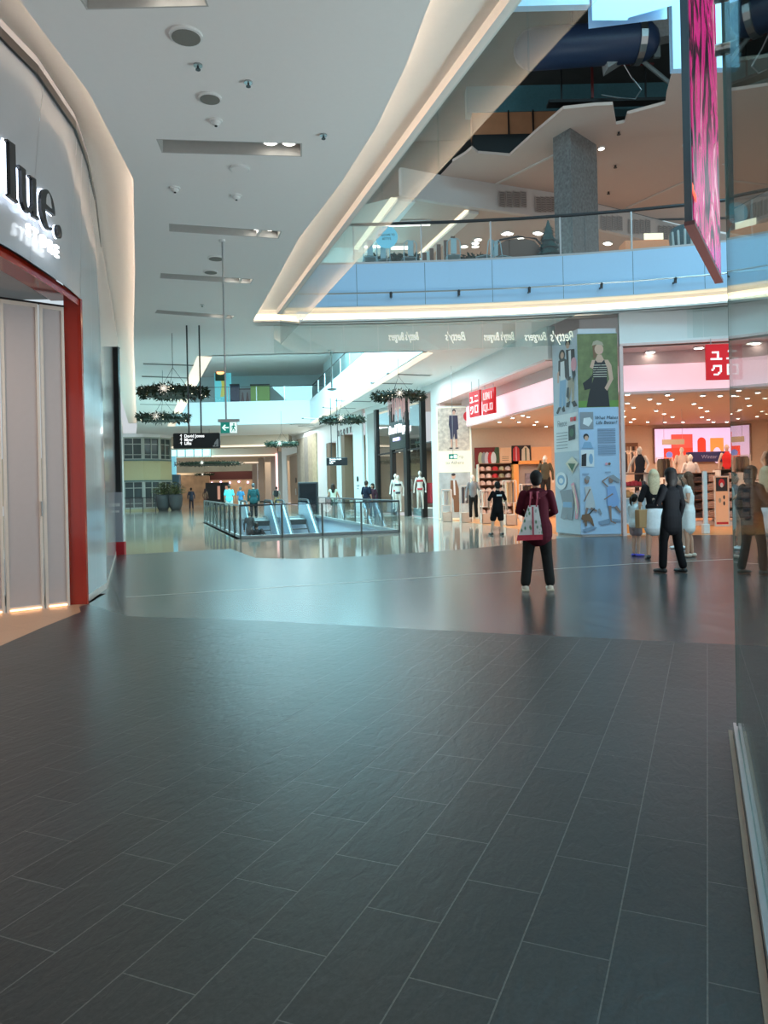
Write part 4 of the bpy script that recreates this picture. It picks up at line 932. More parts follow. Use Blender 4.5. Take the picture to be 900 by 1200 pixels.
def escalator(label, xw, Y, w=1.0):
    t = thing('escalator', label, 'escalator', (xw, Y, 0), -math.atan2(-.30,1)*1.0+0 if False else math.radians(16.7), 'escalators in the well')
    # local: -y goes down towards the camera
    for s in (-1,1):
        x = s*(w/2+.12)
        pr = [(2.2,-.15),(2.2,.78),(0,.78),(-8.0,.78-4.6),(-8.0,-4.9),(0,-.25)]
        vs = []; 
        bb_ = MB()
        for (y0_,z0_) in pr: pass
        n = len(pr); bb_.add([(x-.06,y,z) for y,z in pr]+[(x+.06,y,z) for y,z in pr], [tuple(range(n-1,-1,-1)), tuple(range(n,2*n))]+[(i,(i+1)%n,(i+1)%n+n,i+n) for i in range(n)])
        pnl = bb_.build('side_panel', M_panel, t)
        bb_ = MB(); bb_.box(x-.13,x+.13,.0,2.2,-.15,.06)
        pts = [(x,2.3,.35),(x,2.55,.60),(x,2.35,.92),(x,2.1,.96),(x,0.1,.96),(x,-.2,.93),(x,-8.0,.93-4.5)]
        bl = MB(); bl.tube(pts, .05, 8); bl.build('handrail_belt', M_belt, pnl)
        bk = MB(); M_ = [(x-s*.17,2.0,-.05),(x-s*.17,0,-.05),(x-s*.17,-8,-4.67)]
        for i in range(2):
            a, c = M_[i], M_[i+1]; bk.quad(a, c, (c[0]-s*0,c[1],c[2]+.22), (a[0],a[1],a[2]+.22))
        bk.build('skirt', mat('skirt_dark', (.08,.09,.10), .3), pnl)
    b = MB(); b.box(-w/2,w/2,.0,2.2,-.04,.005); b.build('comb_plate', mat('comb_metal', (.5,.55,.55), .3, metal=.6), t)
    for k in range(20):
        y1 = -.4*k; z = -.01-.231*k
        b = MB(); b.box(-w/2+.02,w/2-.02,y1-.40,y1,z-.25,z-.21 if k else z-.01); 
        b.use(M_step)
        b.build('step', M_step, t)
    return t
eA = escalator('left escalator going down, with a person in a black t-shirt riding it', -6.25, 37.3)
eB = escalator('right escalator in the well with empty dark steps', -4.50, 37.9)
# ================================================================ planters
M_pot = mat('charcoal_pot', (.07,.07,.07), .6); M_leaf = mat('grey_green_leaf', (.10,.13,.05), .5, var=.5, scale=6); M_leaf2 = mat('yellowish_leaf', (.30,.30,.15), .5, var=.4)
def planter(label, px, Y, seed):
    p = D(px,598,Y); rnd = random.Random(seed); t = thing('potted_plant', label, 'potted plant', (p.x,Y,0), 0, 'large potted plants')
    b = MB(); b.lathe([(.34,0),(.50,.35),(.56,.9),(.55,1.25),(.50,1.28),(.48,1.2)], n=20); b.build('pot', M_pot, t, smooth=True)
    b = MB(); b.cyl(0,0,1.1,1.21,.47,16); b.build('soil', mat('soil', (.04,.03,.02), .9), t)
    b = MB().use(M_leaf)
    for i in range(620):
        a = rnd.uniform(0,2*PI); el = rnd.uniform(.1,1.4); r = rnd.uniform(.2,1.05); c = Vector((r*math.cos(a)*math.cos(el)*.95, r*math.sin(a)*math.cos(el)*.95, 1.25+r*math.sin(el)*1.0))
        d = Vector((math.cos(a),math.sin(a),rnd.uniform(-.3,.9))).normalized()*rnd.uniform(.14,.28); s = Vector((-math.sin(a),math.cos(a),rnd.uniform(-.5,.5)))*.05
        b.use(M_leaf if rnd.random()<.65 else M_leaf2).add([c-d*.5, c+s, c+d*.5, c-s], [(0,1,2),(0,2,3)])
    b.build('foliage', None, t)
    b = MB()
    for k in range(6): a = k*1.05; b.tube([(0,0,1.15),(.3*math.cos(a),.3*math.sin(a),1.7),(.5*math.cos(a),.5*math.sin(a),2.1)], .015, 5)
    b.build('stem', mat('stem_brown', (.08,.06,.04), .7), t)
planter('left of two large charcoal pots with leafy plants near the far building', 191.5, 60, 3)
planter('right of two large charcoal pots with leafy plants near the far building', 206, 60, 5)
# ================================================================ posters
def P2(pts, ox, oz, s): return [(ox+x*s, oz+z*s) for x, z in pts]
C = {}
def pm(name, c, e=0): return mat('print_'+name, c, .45, var=.05, emit=e)
SKIN = pm('skin', (.62,.40,.30)); INK = pm('ink', (.03,.03,.035)); DEN = pm('denim', (.25,.42,.62)); PW = pm('white', (.75,.79,.82)); LB = pm('light_blue', (.42,.58,.80)); GRY = pm('grey', (.28,.31,.35))
BRN = pm('brown', (.22,.12,.07)); KH = pm('khaki', (.42,.36,.27)); PINK = pm('pink', (.75,.35,.42)); GRN = pm('foliage', (.13,.17,.075)); GR2 = pm('grass', (.16,.30,.07)); SHD = pm('shadow_print', (.24,.33,.46)); REDp = pm('red', (.65,.03,.04)); CRM = pm('cream', (.72,.68,.55)); DKG = pm('dark_green', (.05,.12,.06))
def ellp(cx, cz, rx, rz, n=18): return [(cx+rx*math.cos(2*PI*k/n), cz+rz*math.sin(2*PI*k/n)) for k in range(n)]
def limb(a, c, w0, w1):
    a, c = Vector(a), Vector(c); d = (c-a).normalized(); n = Vector((-d.y,d.x)); return [tuple(a+n*w0), tuple(a-n*w0), tuple(c-n*w1), tuple(c+n*w1)]
class Print:
    def __init__(s, y0=-.012): s.b = MB(); s.y = y0; s.k = 0
    def p(s, m, pts): s.k += 1; s.b.use(m).flat(pts, s.y-.0006*s.k); return s
    def r(s, m, x0, z0, x1, z1): return s.p(m, [(x0,z0),(x1,z0),(x1,z1),(x0,z1)])
# column: left face then right face
A0, A1, A2 = Vector((5.16,22.6)), Vector((5.56,21.3)), Vector((6.7,21.3))
ZP = 5.76
b = MB(); b.slab([[(5.2,22.62),(5.6,21.33),(6.68,21.33),(6.68,22.2),(5.4,22.8)]], 0, 5.9); struct(b.build('wall_poster_column', mat('column_core', (.6,.62,.66), .5), recenter=False))
dl = A1-A0; wl_ = dl.length
M_bgL = pm('pale_blue_bg', (.50,.58,.66)); M_bgR = pm('blue_bg', (.44,.60,.80))
t = thing('column_poster', 'tall narrow poster on the left face of the column with two standing models', 'poster', (A0.x,A0.y,0), math.atan2(dl.y,dl.x), 'column posters')
b = MB(); b.box(0,wl_,-.01,.02,.06,5.68); b.build('panel', M_bgL, t)
pr = Print()
# the left face is seen foreshortened, drawn at true size (1.36 m wide)
k = wl_
pr.r(PW,0,2.45,k,3.55)
# woman
pr.p(DEN, [(.30*k,4.55),(.56*k,4.55),(.52*k,4.1),(.50*k,3.78),(.40*k,3.78),(.40*k,4.2),(.36*k,3.75),(.24*k,3.75)])
pr.p(INK, [(.26*k,5.15),(.46*k,5.2),(.62*k,5.1),(.60*k,4.5),(.50*k,4.65),(.45*k,5.0),(.40*k,4.6),(.24*k,4.75)])
pr.p(PW, [(.34*k,5.1),(.50*k,5.1),(.52*k,4.55),(.32*k,4.55)])
pr.p(INK, ellp(.41*k,5.28,.13*k,.17)); pr.p(SKIN, ellp(.42*k,5.28,.07*k,.10))
pr.p(SKIN, [(.20*k,4.8),(.28*k,4.85),(.26*k,4.5),(.20*k,4.5)])
pr.p(INK, [(.12*k,3.62),(.22*k,3.78),(.34*k,3.78),(.20*k,3.58)]).p(INK, [(.36*k,3.72),(.46*k,3.8),(.50*k,3.62),(.40*k,3.62)])
# man
pr.p(KH, [(.64*k,4.55),(.90*k,4.55),(.86*k,3.85),(.76*k,3.85),(.78*k,4.3),(.66*k,3.88),(.58*k,3.9)])
pr.p(INK, [(.58*k,5.4),(.92*k,5.35),(.94*k,4.6),(.84*k,4.4),(.78*k,4.9),(.74*k,4.5),(.62*k,4.5)])
pr.p(PW, [(.68*k,5.35),(.78*k,5.35),(.78*k,4.6),(.70*k,4.6)])
pr.p(PINK, ellp(.88*k,4.92,.11*k,.2)); pr.p(INK, ellp(.66*k,5.58,.10*k,.11)); pr.p(SKIN, ellp(.66*k,5.52,.07*k,.1))
pr.p(INK, [(.56*k,3.86),(.72*k,3.9),(.66*k,3.72),(.54*k,3.74)]).p(INK, [(.76*k,3.86),(.90*k,3.88),(.99*k,3.72),(.84*k,3.70)]).p(INK, [(.60*k,4.3),(.68*k,4.3),(.66*k,3.95),(.56*k,4.05)])
# lettering block
for i in range(6): pr.r(GRY,.12*k,3.0-.09*i,.58*k,3.02-.09*i)
pr.p(INK, [(.62*k,2.75),(.88*k,2.78),(.88*k,3.2),(.62*k,3.18)]).p(DKG, ellp(.75*k,2.98,.08*k,.12))
pr.r(REDp,.70*k,3.30,.80*k,3.42).r(REDp,.83*k,3.30,.93*k,3.42)
# lower collage: plain rounded shapes, garments
pr.p(PW, ellp(.28*k,1.6,.24*k,.26)); pr.p(DEN, ellp(.28*k,1.62,.16*k,.15)); pr.p(PW, ellp(.28*k,1.6,.09*k,.08))
pr.p(CRM, [(.48*k,2.1),(.75*k,2.3),(.98*k,2.1),(.75*k,1.8)]); pr.p(DKG, [(.58*k,2.1),(.88*k,2.08),(.74*k,1.86)])
pr.p(GRY, [(.22*k,1.3),(.70*k,1.35),(.80*k,.95),(.74*k,.75),(.70*k,.45),(.50*k,.48),(.48*k,.6),(.38*k,.45),(.22*k,.5),(.34*k,.9)])
pr.r(DEN,.34*k,.82,.70*k,.98); pr.p(PINK, [(.68*k,1.5),(.80*k,1.55),(.98*k,.9),(.92*k,.5),(.82*k,.5),(.84*k,1.0)]); pr.p(CRM, [(.74*k,1.45),(.78*k,1.48),(.93*k,.7),(.88*k,.6)])
pr.b.build('print', None, t)
text('heading', 'Fleece', .26, GRY, t, (.36*k,-.02,3.28), .001, sx=.8)
dr = A2-A1; wr_ = dr.length
t = thing('column_poster', 'right column face poster with a woman in cap and striped top', 'poster', (A1.x,A1.y,0), 0, 'column posters')
b = MB(); b.box(0,wr_,-.01,.02,.06,ZP); b.build('panel', M_bgR, t)
pr = Print(); w = wr_
m = pm('blurred_foliage', (.14,.17,.08)); 
mm = tiles  # keep name used
m2 = mat('print_foliage_photo', (.17,.20,.09), .5, var=.55, scale=4)
pr.r(m2,0,3.66,w,ZP-.01); pr.r(GR2,0,3.66,w,3.85)
pr.p(INK, [(.20*w,3.67),(.78*w,3.67),(.74*w,4.2),(.72*w,4.5),(.40*w,4.5),(.28*w,4.1)])
STR = pm('stripe_dark', (.045,.04,.045))
pr.p(STR, [(.36*w,4.5),(.73*w,4.5),(.74*w,4.85),(.66*w,5.02),(.62*w,4.95),(.50*w,4.95),(.44*w,5.0),(.36*w,4.9),(.38*w,4.7)])
for i in range(6): pr.r(CRM,.385*w,4.52+.065*i,.725*w,4.535+.065*i)
pr.p(SKIN, [(.66*w,5.0),(.76*w,5.0),(.84*w,4.85),(.88*w,4.45),(.72*w,4.12),(.66*w,4.2),(.78*w,4.45),(.74*w,4.75)]); pr.p(SKIN, [(.36*w,5.0),(.44*w,5.0),(.38*w,4.75),(.30*w,4.8)])
pr.p(SKIN, [(.50*w,5.15),(.60*w,5.15),(.66*w,5.0),(.60*w,4.93),(.50*w,4.93),(.44*w,5.0)])
pr.p(BRN, [(.38*w,5.42),(.46*w,5.45),(.48*w,5.1),(.40*w,5.02)]); pr.p(SKIN, ellp(.54*w,5.30,.11*w,.15)); pr.p(KH, [(.36*w,5.40),(.40*w,5.52),(.50*w,5.56),(.62*w,5.50),(.66*w,5.40),(.58*w,5.42),(.46*w,5.44)])
pr.p(INK, [(.12*w,4.35),(.36*w,4.55),(.34*w,4.2),(.16*w,4.15)]).p(INK, limb((.68*w,4.98),(.30*w,4.5),.006,.006))
pr.p(PINK, ellp(.60*w,5.21,.03*w,.012,8))
for j, (z0, m_) in enumerate(((3.05,GRY),(2.50,LB),(1.98,PW))): pr.r(m_,.03*w,z0,.36*w,z0+.48)
pr.p(PW, [(.10*w,3.2),(.24*w,3.12),(.34*w,3.28),(.28*w,3.38),(.12*w,3.36)]).p(INK, ellp(.17*w,2.83,.07*w,.09)).p(SKIN, ellp(.18*w,2.79,.05*w,.07)).p(DEN, [(.06*w,2.5),(.34*w,2.5),(.28*w,2.68),(.12*w,2.68)]).p(INK, [(.04*w,2.0),(.16*w,2.0),(.17*w,2.36),(.05*w,2.32)]).p(DEN, ellp(.28*w,2.2,.05*w,.15))
for blk in ((3.05,1),(2.95,2),(2.80,3),(2.58,2),(2.44,2)):
    for i in range(blk[1]+1): pr.r(SHD,.46*w,blk[0]-.045*i,.90*w,blk[0]-.028-.045*i)
pr.p(PINK, ellp(.66*w,2.05,.035*w,.04,10)).p(BRN, ellp(.73*w,2.05,.035*w,.04,10)); pr.r(SHD,.05*w,1.76,.22*w,1.79).r(SHD,.62*w,1.80,.76*w,1.83)
# running children and a dog
pr.p(SHD, [(.42*w,.42),(.70*w,.50),(.72*w,.36),(.50*w,.32)]).p(SHD, [(.02*w,.20),(.30*w,.30),(.40*w,.24),(.10*w,.12)]).p(SHD, [(.76*w,.50),(1.0*w,.46),(.98*w,.40),(.80*w,.42)])
GW = pm('greyish_dress', (.55,.57,.60)); S2 = pm('shaded_skin', (.30,.20,.17)); BL = pm('blue_dress', (.26,.42,.72))
pr.p(GW, [(.10*w,1.42),(.26*w,1.42),(.34*w,1.0),(.36*w,.82),(.10*w,.78),(.14*w,1.1)]).p(S2, ellp(.16*w,1.60,.06*w,.10)).p(GRY, ellp(.18*w,1.66,.06*w,.06))
pr.p(S2, limb((.16*w,.82),(.06*w,.40),.035,.02)).p(S2, limb((.24*w,.80),(.40*w,.72),.035,.025)).p(GRY, limb((.44*w,.78),(.50*w,.62),.03,.03)).p(S2, limb((.24*w,1.35),(.08*w,1.0),.02,.015))
pr.p(BL, [(.66*w,1.42),(.86*w,1.42),(.96*w,1.0),(.92*w,.82),(.66*w,.85),(.66*w,1.1)]).p(S2, ellp(.76*w,1.60,.06*w,.10)).p(GRY, [(.70*w,1.7),(.82*w,1.74),(.98*w,1.6),(.96*w,1.5),(.82*w,1.58)])
pr.p(S2, limb((.72*w,.86),(.74*w,.42),.04,.02)).p(S2, limb((.86*w,.84),(.98*w,.66),.04,.03)).p(S2, limb((.74*w,.42),(.86*w,.36),.02,.02)).p(S2, limb((.68*w,1.4),(.54*w,1.56),.02,.018)).p(S2, limb((.54*w,1.56),(.70*w,1.68),.018,.015)).p(S2, limb((.80*w,1.2),(.58*w,1.04),.02,.015))
pr.p(BRN, [(.02*w,.62),(.20*w,.66),(.28*w,.5),(.32*w,.30),(.28*w,.30),(.22*w,.42),(.14*w,.44),(.14*w,.30),(.10*w,.30),(.08*w,.45),(.0*w,.5)]).p(INK, limb((.20*w,.64),(.34*w,.80),.02,.012))
pr.b.build('print', None, t)
text('heading', 'What Makes', .13, INK, t, (.68*w,-.03,3.36), .001, .2); text('heading', 'Life Better?', .13, INK, t, (.68*w,-.03,3.22), .001, .2)
# lit travel poster at the far left of the corner shop
t = thing('standing_poster', 'tall lit poster of a person in shorts over the words My Trip to Athens', 'poster', (D(534,606,33.0).x-.74,33.0,0))
w = 1.48; b = MB(); b.box(0,w,-.01,.06,.02,4.98); b.build('panel', pm('lit_cream', (.82,.84,.68), .28), t); b = MB(); b.box(-.03,0,-.02,.07,0,5.0); b.box(w,w+.03,-.02,.07,0,5.0); b.box(0,w,-.02,.07,4.98,5.02); b.build('frame', M_white, t)
pr = Print(); pr.r(mat('print_street_photo', (.55,.52,.45), .5, var=.8, scale=6, emit=.12),.04,3.05,w-.05,4.93)
NV = pm('navy', (.05,.055,.10)); pr.p(NV, [(.55,4.6),(.92,4.6),(.95,4.0),(.88,3.95),(.90,3.55),(.78,3.55),(.76,3.8),(.70,3.55),(.58,3.55),(.56,4.0),(.52,4.2)]).p(INK, ellp(.76,4.78,.085,.1)).p(SKIN, ellp(.76,4.72,.065,.09)).p(SKIN, limb((.64,3.56),(.63,3.2),.05,.03)).p(SKIN, limb((.84,3.56),(.84,3.2),.05,.03)).p(INK, ellp(.60,3.16,.08,.03)).p(INK, ellp(.86,3.16,.08,.03))
pr.r(mat('print_pale_photo', (.42,.50,.52), .5, var=.5, scale=3, emit=.1),.04,.1,w-.05,2.1); pr.p(BRN, [(.55,1.75),(.80,1.75),(.95,1.2),(.90,.35),(.68,.35),(.66,.9),(.52,1.2)]).p(SKIN, ellp(.68,1.93,.09,.12)).p(INK, ellp(.68,2.0,.09,.06)).p(PW, [(.66,1.75),(.74,1.75),(.76,1.1),(.68,1.1)])
pr.p(REDp, ellp(1.32,4.55,.15,.2)); pr.b.build('print', None, t)
text('heading', 'My Trip', .2, GRY, t, (.82,-.05,2.78), .001); text('heading', 'to Athens', .2, GRY, t, (.75,-.05,2.52), .001)
t = thing('exit_sign', 'small green exit sign hanging in front of the My Trip to Athens poster', 'exit sign', D(531,538,30)); 
b = MB(); b.box(-.17,.17,-.02,.02,0,.2); b.build('panel', M_eg, t); b = MB(); b.flat([(-.13,.08),(-.06,.15),(-.06,.11),(.0,.11),(0,.06),(-.06,.06),(-.06,.02)], -.024); b.box(.03,.15,-.024,-.02,.03,.17); b.build('pictogram', M_ew, t); b = MB(); b.cyl(0,0,.2,H-t.location.z-.0,.01,6); b.build('rod', M_steel, t)
# ================================================================ corner shop interior
M_wood = mat('store_wood', (.60,.30,.12), .4, var=.15); M_wframe = mat('white_rack_metal', (.78,.70,.64), .35); M_shelfm = mat('shelf_brown', (.22,.10,.06), .5)
YB = 34.45
# large video screen on the back wall
c0, c1 = D(767,503,YB), D(860,540,YB); w = c1.x-c0.x; hh = c0.z-c1.z
t = thing('video_screen', 'large lavender video screen with red and orange shapes on the back wall of the shop', 'screen', (c0.x,YB,c1.z))
b = MB(); b.box(-.05,w+.05,0,.12,-.05,hh+.05); b.build('housing', mat('screen_housing', (.25,.15,.12), .5), t)
b = MB(); b.box(0,w,-.02,0,0,hh); b.build('screen', mat('lavender_light', (.8,.62,.9), .4, emit=.75, ecol=(.88,.66,1)), t)
SR = mat('screen_red', (.9,.05,.03), .4, emit=.8, ecol=(1,.06,.03)); SO = mat('screen_orange', (.9,.3,.08), .4, emit=.8, ecol=(1,.30,.07)); SB = mat('screen_blue', (.2,.25,.7), .4, emit=.6); SL = MATS['lavender_light']
pr = Print(-.022); u = w/93.0
pr.r(mat('screen_red2', (.8,.09,.07), .4, emit=.7, ecol=(.95,.11,.08)), 19*u, hh*.2, 44.5*u, hh*.83).r(SR, 10*u, 0, 44.5*u, hh*.42)
pr.p(SR, [(50*u,.02),(60*u,.02),(60*u,hh*.6)]+[(55*u+5*u*math.cos(a*PI/8), hh*.6+5*u*math.sin(a*PI/8)*1.0) for a in range(1,8)]+[(50*u,hh*.6)]).r(SO, 65*u,0,81*u,hh*.70)
pr.p(SL, ellp(73*u,hh*.18,5*u,hh*.24)).p(SL, ellp(55*u,hh*.12,3*u,hh*.12)).p(SB, ellp(16.5*u,hh*.22,4*u,hh*.10)).p(SB, ellp(35*u,hh*.08,6*u,hh*.10)); pr.b.build('picture', None, t)
# graphic band on the left back wall
t = thing('graphic_panel', 'dark red and green wall graphic with four folded caps above the left shelves', 'wall graphic', D(556.5,549,YB-.1))
w = D(585,549,YB).x-D(556.5,549,YB).x; h_ = .95
b = MB(); b.box(0,w,-.02,.06,0,h_); b.build('panel', pm('maroon', (.20,.015,.02)), t); pr = Print(-.022); pr.p(DKG, [(w*.6,0),(w,0),(w,h_),(w*.85,h_)])
for i, m_ in enumerate((pm('sage', (.45,.50,.33)), GRY, pm('lilac_white', (.65,.6,.68)), REDp, PW)): pr.p(m_, ellp(w*(.25+.13*i),h_*.45,w*.11,h_*.33))
pr.b.build('print', None, t)
def wallpanel(label, a, c_, py, h, m_, extra=None):
    q = D(a,py,YB-.1); w = D(c_,py,YB).x-q.x; t = thing('graphic_panel', label, 'wall graphic', q); b = MB(); b.box(0,w,-.02,.06,0,h); b.build('panel', m_, t)
    if extra: pr = Print(-.022); extra(pr, w, h); pr.b.build('print', None, t)
wallpanel('plain peach wall panel between the cap graphic and the jacket graphic', 586, 599, 549, .95, pm('peach', (.75,.47,.28), .15), lambda p,w,h: [p.r(BRN,.1,h*.55-.08*i,w-.12,h*.57-.08*i) for i in range(3)])
def jk(p,w,h):
    p.p(REDp, [(.05,.0),(w*.42,0),(w*.40,h*.8),(w*.28,h*.95),(w*.18,h*.95),(w*.06,h*.8)]).p(CRM, [(w*.5,0),(w*.95,0),(w*.93,h*.75),(w*.78,h*.95),(w*.68,h*.95),(w*.53,h*.75)]).r(PINK,w*.2,0,w*.26,h*.9).r(DKG,w*.7,0,w*.77,h*.85)
wallpanel('dark wall graphic with a red jacket and a cream jacket', 600, 621.5, 541.5, .75, INK, jk)
wallpanel('long white product strip below the jacket graphic', 600, 623, 548.5, .26, pm('strip_cream', (.82,.68,.58), .2), lambda p,w,h: [p.p(m_, ellp(w*(.14+.18*i),h*.5,.05,.09)) for i, m_ in enumerate((GRY,KH,REDp,INK,GRY))])
wallpanel('peach and orange wall panel behind the tall mannequin by the poster column', 623, 646, 549, .98, pm('orange_peach', (.72,.38,.18), .15), lambda p,w,h: p.r(REDp,.1,.0,w*.5,.2).r(CRM,.1,h*.3,w*.7,h*.36))
wallpanel('small wall graphic with hanging clothes at the left of the right opening', 730, 747, 541, .85, BRN, lambda p,w,h: [p.p(m_, [(w*(.05+.19*i),0),(w*(.20+.19*i),0),(w*(.18+.19*i),h*.8),(w*(.07+.19*i),h*.8)]) for i, m_ in enumerate((GRY,KH,CRM,INK,SKIN))])
# shelving units
def shelfunit(name, label, px0, px1, Y, z0, z1, n, depth=.5, wood=M_shelfm):
    x0 = D(px0,560,Y).x; x1 = D(px1,560,Y).x; t = thing(name, label, 'shelving unit', ((x0+x1)/2,Y,0)); w = (x1-x0)/2
    for s in (-1,1): b = MB(); b.box(s*w-.03,s*w+.03,-depth/2,depth/2,0,z1); b.build('side_panel', M_wframe, t)
    b = MB(); b.box(-w,w,depth/2-.03,depth/2,z0,z1); b.build('back_panel', M_shelfm, t)
    zs = [z0+(z1-z0)*k/n for k in range(n+1)]
    for z in zs: b = MB(); b.box(-w+.03,w-.03,-depth/2,depth/2-.03,z,z+.03); b.build('shelf', wood, t)
    b = MB(); b.box(-w,w,-depth/2,depth/2,0,.14); b.build('plinth', M_wframe, t)
    return t, (x0+x1)/2, w, zs
def capmesh(m):
    b = MB(); b.lathe([(.12,0),(.135,.02),(.13,.09),(.10,.15),(.05,.185),(.01,.195)], n=14, sy=.9); b.add([(-.10,-.09,.02),(.10,-.09,.02),(.07,-.22,.0),(-.07,-.22,.0),(-.10,-.09,.035),(.10,-.09,.035),(.07,-.22,.012),(-.07,-.22,.012)], [(0,1,2,3),(7,6,5,4),(3,2,6,7),(0,3,7,4),(1,5,6,2)])
    return b
t, cx, w, zs = shelfunit('cap_shelving', 'tall shelving with rows of pale and coloured caps on the left back wall', 560, 600, 33.9, .2, 2.45, 7)
capcol = [(.70,.50,.44),(.72,.55,.50),(.55,.03,.04),(.35,.34,.22),(.62,.50,.46)]
M_caps = [mat('cap_%d'%i, c, .7) for i, c in enumerate(capcol)]
for j in range(7):
    for i in range(5):
        m_ = M_caps[i] if j > 4 else M_caps[(i+j)%2 if (i*j)%3 else 1]
        nm = 'cap'; b = capmesh(m_); o = b.build('cap', m_, recenter=False, smooth=True); o.location = (cx-w+.18+i*(2*w-.36)/4, 33.85, zs[j]+.03)
        o.scale = (1.05,1,1.0)
        row = ['bottom','second lowest','third lowest','middle','third highest','second highest','top'][j]
        kind_ = {2:'red',3:'olive'}.get(i,'pale') if j > 4 else 'pale'
        tag(o, '%s cap, %s on the %s shelf of the cap wall' % (kind_, ORD[i], row), 'cap', 'caps on the left wall shelves')
# low white clothes racks in the front row of the left opening
def rack(label, short, pxc, pyb, wpx, Y, h, clothes):
    p = D(pxc,pyb,Y); w = wpx*Y/FL; t = thing('clothes_rack', label, 'clothes rack', (p.x,Y,0), 0, 'low white clothes racks')
    for s in (-1,1):
        for yy in (-.28,.28): b = MB(); b.box(s*w/2-.02,s*w/2+.02,yy-.02,yy+.02,0,h); b.build('leg', M_wframe, t)
    b = MB(); b.box(-w/2,w/2,-.3,.3,h,h+.03); b.build('top_frame', M_wframe, t); b = MB(); b.box(-w/2,w/2,-.3,.3,.02,.40); b.build('base_box', mat('base_box_cream', (.75,.58,.48), .5), t); b = MB(); b.box(-w/2,w/2,-.3,.3,h*.5,h*.5+.03); b.build('shelf', M_wframe, t)
    for k, cc in enumerate(clothes):
        x = -w/2+.1+(w-.2)*k/max(1,len(clothes)-1); b = MB(); b.prism([(x-.04,h*.52),(x+.04,h*.52),(x+.045,h-.12),(x+.01,h-.05),(x-.01,h-.05),(x-.045,h-.12)], -.22, .22)
        o = b.build('hanging_garment', mat('garment_%d%d%d'%tuple(int(v*99) for v in cc), cc, .8)); tag(o, '%s garment on the %s' % (ORD[k], short), 'garment', 'garments on the low white racks'); o.location = Vector(o.location)+Vector((p.x,Y,0))
    return t
rack('low white rack farthest left in the shop opening beside the lit poster', 'low rack beside the lit poster', 523.5, 608, 11, 32, 1.35, [(.6,.6,.58),(.5,.5,.5),(.65,.6,.5)])
rack('low white rack with grey clothes right of the brown-suited poster figure', 'low rack with grey clothes', 546, 611, 12, 31, 1.5, [(.10,.09,.10),(.45,.42,.42),(.12,.11,.12),(.5,.45,.42)])
rack('low white rack with pale stacks left of the walking person in black', 'low rack with pale stacks', 570, 614, 12, 29.5, 1.3, [(.7,.5,.4),(.7,.55,.5),(.65,.45,.38)])
rack('low white rack with cream shirts right of the walking person in black', 'low rack with cream shirts', 598, 617, 12.5, 28, 1.65, [(.72,.5,.3),(.7,.55,.42),(.72,.5,.3),(.35,.3,.28)])
rack('wide low rack with dark clothes just left of the person in burgundy', 'wide low rack with dark clothes', 620, 612, 18, 30, 1.5, [(.04,.04,.04),(.05,.04,.04),(.08,.07,.06),(.45,.3,.25),(.4,.35,.35)])
# gondola behind the group
t, cx, w, zs = shelfunit('gondola_shelving', 'long shelving of folded clothes behind the white post in the right opening', 783, 838, 25.5, .25, 1.75, 5)
t2, cx2, w2, zs2 = shelfunit('gondola_shelving', 'shelving of folded clothes at the right edge of the shop opening', 840, 876, 25.2, .25, 1.85, 5)
M_fold = [mat('folded_%d'%i, c, .8, var=.15, scale=30) for i, c in enumerate(((.62,.36,.28),(.50,.04,.05),(.10,.07,.07),(.66,.44,.36),(.64,.48,.42)))]
def stacks(cx, w, zs, Y, n, where, pal):
    for j in range(5):
        for i in range(n):
            m_ = M_fold[pal[i]] if j < 4 else M_fold[(pal[i]+j)%5 if pal[i] > 2 else pal[i]]
            b = MB(); x = cx-w+.2+i*(2*w-.4)/(n-1); hh_ = .16+.04*((i*7+j*3)%3)
            for q in range(4): b.bbox(x-.13+.006*(q%2),x+.13-.004*(q%3),Y-.24,Y+.10,zs[j]+.03+q*hh_/4,zs[j]+.03+(q+.88)*hh_/4,.012)
            o = b.build('folded_clothes_stack', m_); tag(o, 'folded clothes, %s on the %s shelf of the %s' % (ORD[i], ['bottom','second','third','fourth','top'][j], where), 'folded clothes', 'folded clothes on the shelving')
stacks(cx, w, zs, 25.5, 6, 'white-post shelving', [0,1,2,2,3,4]); stacks(cx2, w2, zs2, 25.2, 4, 'rightmost shelving', [3,4,3,4])
t = thing('promotional_board', 'tall narrow peach board with a dark picture leaning in front of the folded clothes', 'display board', (D(849,611,24.6).x,24.6,0))
t.location.x = D(846.5,611,24.6).x
b = MB(); b.box(-.21,.21,0,.03,.05,1.62); b.build('board', pm('board_peach', (.80,.45,.26), .2), t); b = MB(); b.box(-.24,-.21,-.01,.04,0.0,1.65); b.box(.21,.24,-.01,.04,0,1.65); b.box(-.21,.21,-.01,.04,1.62,1.65); b.box(-.21,.21,-.01,.04,0,.05); b.build('frame', M_wframe, t)
pr = Print(-.002); pr.r(INK,-.19,1.15,.19,1.6).p(REDp, ellp(0,1.42,.1,.14)).p(PW, ellp(0,1.35,.05,.08)).p(INK, ellp(.07,.95,.03,.07)).p(INK, ellp(.07,.75,.03,.07)).r(REDp,-.19,.07,.19,.14).p(KH, ellp(-.07,.85,.04,.08)); pr.b.build('print', None, t)
t = thing('security_gate_post', 'slim white post with small base box at the shop threshold', 'post', (D(827.5,626,21.4).x,21.45,0)); 
b = MB(); b.box(-.05,.05,-.05,.05,.25,1.78); b.build('shaft', mat('post_white', (.78,.76,.74), .35), t); b = MB(); b.bbox(-.09,.09,-.09,.09,0,.27,.01); b.build('base', MATS['post_white'], t)
t.location.x = D(827,626,21.45).x
